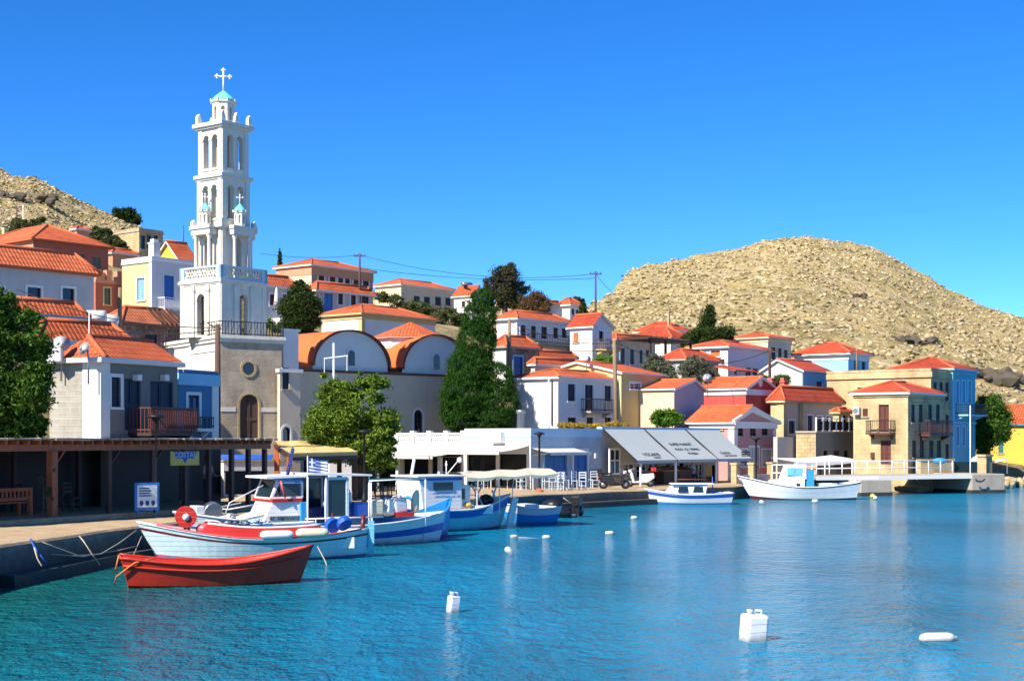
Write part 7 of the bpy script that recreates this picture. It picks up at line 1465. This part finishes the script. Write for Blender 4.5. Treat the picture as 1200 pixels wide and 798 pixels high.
ja, jb = dkp(958, 90.2), dkp(1142, 94.6); an = math.atan2(jb.y - ja.y, jb.x - ja.x); ln = (jb - ja).length; o = thing('jetty', 'white edged concrete jetty deck with a white pipe railing at the right', 'jetty', (ja.x, ja.y, 1.0), an)
mb = MB(); mb.box(0, .02, .02, ln, 4.2, .2); mb.build('deck', M['concrete'], o); mb = MB(); mb.box(-.05, -.04, -.03, ln, .018, .22); mb.build('edge', M['trimw'], o); rl = MB(); k = 11
for i in range(k + 1): x = ln * .86 * i / k; rl.tube([(x, .1, .2), (x, .1, 1.15)], .035, 6)
for z in (.7, 1.14): rl.tube([(0, .1, z), (ln * .86, .1, z)], .035, 6)
rl.build('railing', M['wmetal'], o)
rl2 = thing('pipe_railing', 'short white pipe railing on the outermost concrete block', 'railing', dkp(1166, 95.8, 1.25), an); mb = MB(); mb.tube([(-.0, 0, .75), (1.0, 0, .98), (1.0, 0, 0)], .04, 6); mb.tube([(0, 0, .75), (0, .0, .9), (1.0, 0, .98)], .03, 6); mb.build('rail', M['wmetal'], rl2)
rl3 = thing('pipe_railing', 'white pipe railing on the quay behind the caique', 'railing', dkp(905, 90.5, .82), rad(20)); mb = MB()
for i in range(4): mb.tube([(i * .95, 0, 0), (i * .95, 0, 1.1)], .035, 6)
for z in (.6, 1.1): mb.tube([(0, 0, z), (2.85, 0, z)], .035, 6)
mb.build('rail', M['wmetal'], rl3)
def block(label, xa, xb, D, zt, dy): a = dkp(xa, D); w_ = (xb - xa) * D / F; o = thing('concrete_block', label, 'pier', (a.x, a.y, 0), an, 'concrete pier blocks'); mb = MB(); mb.box(0, 0, -2, w_, dy, zt); mb.build('block', M['concrete'], o, bevel=.05); mb = MB(); mb.box(-.04, -.04, -1, w_ + .04, dy, .22); mb.build('footing', M['quaywall'], o)
block('concrete pier block under the near end of the white jetty', 1009, 1052, 89.8, .99, 4.5); block('outermost concrete pier block with a tyre at the end of the jetty', 1139, 1187, 94.4, 1.25, 4.0)
o = thing('tyre_fender', 'black rubber tyre loop hanging on the outermost pier block', 'tyre', dkp(1148, 94.3, .95), an); mb = MB(); mb.tube([(.35 * math.cos(a), -.05, .18 * math.sin(a)) for a in [math.pi + math.pi * k / 10 for k in range(11)]], .05, 8); mb.build('tyre', B['black'], o)
rg = random.Random(9)
for i in range(16):
    x = 1055 + i * 5.3 + rg.uniform(-2, 2); D = 97.5 + rg.uniform(-.7, .7) + (x - 1055) * .03; s = rg.uniform(.3, .65); mb = MB(); v = [tuple(Vector(p) * s * rg.uniform(.75, 1.2)) for p in IV]; mb.add([(p[0] * 1.3, p[1], p[2] * .7) for p in v], [tuple(f) for f in IF]); tag(mb.build('shore_rock', M['stone'], None, dkp(x, D, .2)), 'tan shore rock in the shadow under the white jetty', 'rock', 'shore rocks under the jetty')
for i, x in enumerate((1172, 1180, 1188, 1195, 1203)):
    s = rg.uniform(.4, .8); mb = MB(); mb.add([tuple(Vector(p) * s * rg.uniform(.75, 1.2)) for p in IV], [tuple(f) for f in IF]); tag(mb.build('shore_rock', M['stone'], None, dkp(x, 104 + i * 1.5, .25)), 'tan shore rock right of the outermost pier block', 'rock', 'shore rocks at the right edge')
cn = thing('boat_cover', 'white fabric shade stretched over the terrace behind the caique', 'awning', dkp(930, 93, .85)); mb = MB(); n = 10; a = Vector((0, 0, zat(541, 93) - .85)); b = dkp(1002, 96, .85) - Vector(cn.location) + Vector((0, 0, zat(538, 96) - .85))
for i in range(n): p = a.lerp(b, i / n); q = a.lerp(b, (i + 1) / n); s0 = -.1 * math.sin(math.pi * i / n); s1 = -.1 * math.sin(math.pi * (i + 1) / n); mb.quad(p + Vector((0, 0, s0)), q + Vector((0, 0, s1)), q + Vector((-1.2, 1.8, s1 + .25)), p + Vector((-1.2, 1.8, s0 + .25))); mb.quad(p + Vector((0, 0, s0)), q + Vector((0, 0, s1)), q + Vector((0, 0, s1 - .22)), p + Vector((0, 0, s0 - .22)))
mb.build('fabric', M['trimw'], cn)
for f in (.05, .5, .95): p = a.lerp(b, f); mb = MB(); mb.tube([p - Vector((0, 0, .1)), (p.x, p.y, -.2)], .04, 6); mb.build('pole', M['wmetal'], cn)
for x, D, rz, lab in ((945, 94.5, 1, 'dark chair under the white fabric shade, left one'), (962, 95, 2, 'dark chair in the middle under the white fabric shade'), (985, 96, 3, 'dark chair at the right end of the white fabric shade')): c = copy_tree(pd); c['label'] = lab; c.location = dkp(x, D, .82); c.rotation_euler = (0, 0, rz)
table('dark table under the white fabric shade', 953, 95.2, .82, 'brown', .45)
mb = MB(); mb.ball((0, 0, .3), (.5, .35, .22), 12); tag(mb.build('blue_tarpaulin', B['sky'], None, dkp(1101, 97.3, zat(541, 97.3) - .25)), 'bundle under a bright blue tarpaulin on the stone parapet', 'tarpaulin'); mb = MB(); mb.ball((0, 0, .2), (.7, .5, .5), 12); tag(mb.build('white_dinghy_cover', B['white'], None, dkp(1148, 103, zat(545, 103))), 'white covered round object behind the stone gate pier', 'cover')
# scooters
def scooter(label, x, D, rz, m, m2, zb=.8):
    o = thing('scooter', label, 'scooter', Vector(((x - XC) * D / F, D, zb)), rz)
    for s_ in (-.62, .62): mb = MB(); Mx = Matrix.Translation((s_, 0, .24)) @ Matrix.Rotation(rad(90), 4, 'X'); mb.lathe([(.13, -.05), (.22, -.055), (.25, -.03), (.25, .03), (.22, .055), (.13, .05)], 18, 0, Mx); wo = mb.build('wheel', B['black'], o); mb = MB(); mb.lathe([(.02, -.06), (.13, -.05), (.13, .05), (.02, .06)], 14, 0, Mx); mb.build('rim', M['steel'], wo)
    mb = MB(); mb.prism([(-.85, -.16, .5), (-.8, -.16, .78), (-.1, -.16, .72), (.0, -.16, .34), (.35, -.16, .3), (.5, -.16, .85), (.6, -.16, .85), (.48, -.16, .22), (-.4, -.16, .22)], (0, .32, 0)); mb.build('body', m, o, bevel=.05); mb = MB(); mb.box(-.8, -.14, .785, -.1, .14, .88); mb.build('seat', B['black'], o, bevel=.05)
    mb = MB(); mb.tube([(.62, 0, .24), (.5, 0, 1.0)], .035, 6); mb.tube([(.45, -.3, 1.05), (.5, 0, 1.02), (.45, .3, 1.05)], .022, 6); mb.build('handlebar', M['steel'], o); mb = MB(); mb.ball((.6, 0, .9), (.1, .12, .1), 10); mb.build('headlight', M['trimw'], o); mb = MB(); mb.box(-.95, -.15, .86, -.7, .15, 1.1); mb.build('top_box', m2, o, bevel=.04); mb = MB(); mb.ball((-.88, 0, .62), (.06, .1, .06), 8); mb.build('tail_light', B['red'], o)
    for s_ in (-.22, .22): mb = MB(); mb.tube([(.48, s_ * 1.2, 1.05), (.42, s_ * 1.5, 1.22)], .01, 5); mb.ball((.42, s_ * 1.5, 1.25), (.02, .07, .05), 8); mb.build('mirror', B['black'], o)
scooter('black scooter parked on the quay before the corner shop window', 720, 79.6, .15, B['black'], B['black']); scooter('white scooter with a red panel parked under the market awning edge', 750, 83, 3.4, B['white'], B['red'])
# goods and people under the market awning
def display(label, x, D, rz, m):
    o = thing('display_stand', label, 'stand', Vector(((x - XC) * D / F, D, .8)), rz); mb = MB(); mb.box(-.7, -.35, 0, .7, .35, .75); mb.build('base', M['brown'], o); mb = MB(); mb.prism([(-.75, -.45, .752), (-.75, .4, .752), (-.75, .4, 1.05), (-.75, -.45, .86)], (1.5, 0, 0)); mb.build('tray', M[m], o)
display('fruit display stand under the middle awning panel', 781, 88.5, .8, 'pole'); display('dark display stand by the right awning post', 798, 90, .8, 'redbr')
def person(label, pos, rz, pose, shirt, trousers, skin=(.42, .24, .15), hair=(.03, .02, .015)):
    o = thing('person', label, 'person', pos, rz); sit = pose == 'sit'; hz = .5 if sit else .92
    V = [(0, 0, hz), (0, 0, hz + .25), (0, .01, hz + .46), (0, 0, hz + .56), (0, -.01, hz + .66)]; E_ = [(0, 1), (1, 2), (2, 3), (3, 4)]; R = [(.16, .12), (.15, .11), (.17, .11), (.06, .06), (.055, .055)]
    for s in (-1, 1):
        k = len(V); V += [(s * .2, 0, hz + .47), (s * .25, -.04, hz + .2), (s * .2, -.26, hz + .12), (s * .19, -.34, hz + .13)]; E_ += [(2, k), (k, k+1), (k+1, k+2), (k+2, k+3)]; R += [(.065, .065), (.048, .048), (.036, .036), (.035, .02)]
        k = len(V)
        if sit: V += [(s * .1, -.04, hz - .03), (s * .12, -.45, hz - .02), (s * .12, -.47, .09), (s * .12, -.6, .04)]
        else: V += [(s * .1, 0, hz - .06), (s * .11, -.03, .5), (s * .11, .02, .09), (s * .11, -.13, .04)]
        E_ += [(0, k), (k, k+1), (k+1, k+2), (k+2, k+3)]; R += [(.1, .1), (.065, .065), (.045, .045), (.045, .03)]
    me = bpy.data.meshes.new('body'); me.from_pydata(V, E_, []); me.update(); bo = bpy.data.objects.new('body', me); COL.objects.link(bo); bo.parent = o; md = bo.modifiers.new('skin', 'SKIN'); md.use_smooth_shade = True
    for i, r in enumerate(R): me.skin_vertices[0].data[i].radius = r
    me.skin_vertices[0].data[0].use_root = True; bo.modifiers.new('sub', 'SUBSURF').levels = 1; bo.modifiers['sub'].render_levels = 1
    mm = G('clothes_' + label[:20].replace(' ', '_')); sx_ = mm.n('SeparateXYZ'); tc = mm.n('TexCoord'); mm.l(tc.outputs['Object'], sx_.inputs[0]); zz = mm.math('GREATER_THAN', sx_.outputs[2], hz + .02); mm.col(mm.mix(zz, trousers, shirt)); mm.rough(.85); me.materials.append(mm.m)
    sk = flat('skin_' + label[:12].replace(' ', '_'), skin, .6, .05); hd = MB(); z = hz + .78; hd.ball((0, -.01, z), (.078, .098, .118), 14); hd.ball((0, -.11, z - .01), (.013, .02, .018), 6); hd.ball((-.08, 0, z - .01), (.012, .02, .03), 6); hd.ball((.08, 0, z - .01), (.012, .02, .03), 6); ho = hd.build('head', sk, o)
    e = MB()
    for s in (-.03, .03): e.ball((s, -.098, z + .012), (.012, .008, .008), 6)
    e.box(-.025, -.107, z - .055, .025, -.1, z - .047); e.build('face_features', M['iron'], ho); hr = MB(); hr.ball((0, .015, z + .03), (.086, .1, .105), 12); hr.build('hair', flat('hair_' + label[:12].replace(' ', '_'), hair, .7, .1), ho)
    hn = MB()
    for s in (-1, 1):
        c = Vector((s * .19, -.39, hz + .13)); hn.ball(c, (.03, .045, .018), 8)
        for f in range(4): hn.tube([c + Vector(((f - 1.5) * .014, -.035, 0)), c + Vector(((f - 1.5) * .016, -.07, -.008)), c + Vector(((f - 1.5) * .016, -.092 + .008 * abs(f - 1.5), -.025))], .0075, 5)
        hn.tube([c + Vector((-s * .028, -.0, 0)), c + Vector((-s * .05, -.03, -.008)), c + Vector((-s * .052, -.05, -.016))], .009, 5)
    hn.build('hand', sk, o); return o
c = copy_tree(pd); c['label'] = 'dark chair the dark haired sitter occupies under the market awning'; c.location = (*dkp(811, 91).xy, .8); c.rotation_euler = (0, 0, rad(20))
person('person in a pale blue shirt sitting under the right market awning panel', (*dkp(811, 91).xy, .8), rad(20), 'sit', (.4, .5, .62), (.03, .04, .08))
person('person in dark clothes standing inside the market entrance', (*dkp(788, 91.5).xy, .8), rad(40), 'stand', (.02, .02, .025), (.02, .02, .03)); person('person in a red and white top standing in the pergola shade by the yellow sign', (*dkp(243, 54).xy, 1.11), rad(60), 'stand', (.45, .3, .32), (.02, .025, .05))

# dark rock outcrops on the two hills
def outcrop(label, x, y, r, m, seed):
    u = (x - XC) / F; Ys = np.linspace(170, 420, 500); z = height(np.full(500, u), Ys); yp = YH - (z - H) * F / Ys; k = int(np.argmax(yp <= y)); Y = Ys[k]; rs = np.random.RandomState(seed)
    mb = MB()
    for i in range(26):
        v = IV * (1 + rs.uniform(-.45, .45, (12, 1))) * r * rs.uniform(.14, .45) * np.array([1.3, .9, .8]) + np.array([rs.uniform(-1.3, 1.3) * r, rs.uniform(-.5, .5) * r, rs.uniform(-.3, .35) * r]); mb.add([tuple(q) for q in v], [tuple(f) for f in IF])
    return tag(mb.build('rock_outcrop', m, None, (u * Y, Y, float(z[k]))), label, 'rock')
M['crag'] = plaster('grey_crag', (.11, .09, .065), .3, .5, (.06, .055, .045))
outcrop('dark grey crag standing out on the right hill slope above the stone houses', 1070, 403, 2.6, M['crag'], 1); outcrop('dark rocky gully low on the right hill behind the shade tree', 1168, 448, 3.0, M['crag'], 2)
outcrop('small dark crag high on the right hill', 1003, 348, 1.3, M['crag'], 6)
outcrop('dark grey crag at the far left of the left hill', 10, 232, 1.6, M['crag'], 4); outcrop('dark grey crag right of the other one on the left hill', 47, 236, 1.5, M['crag'], 5)
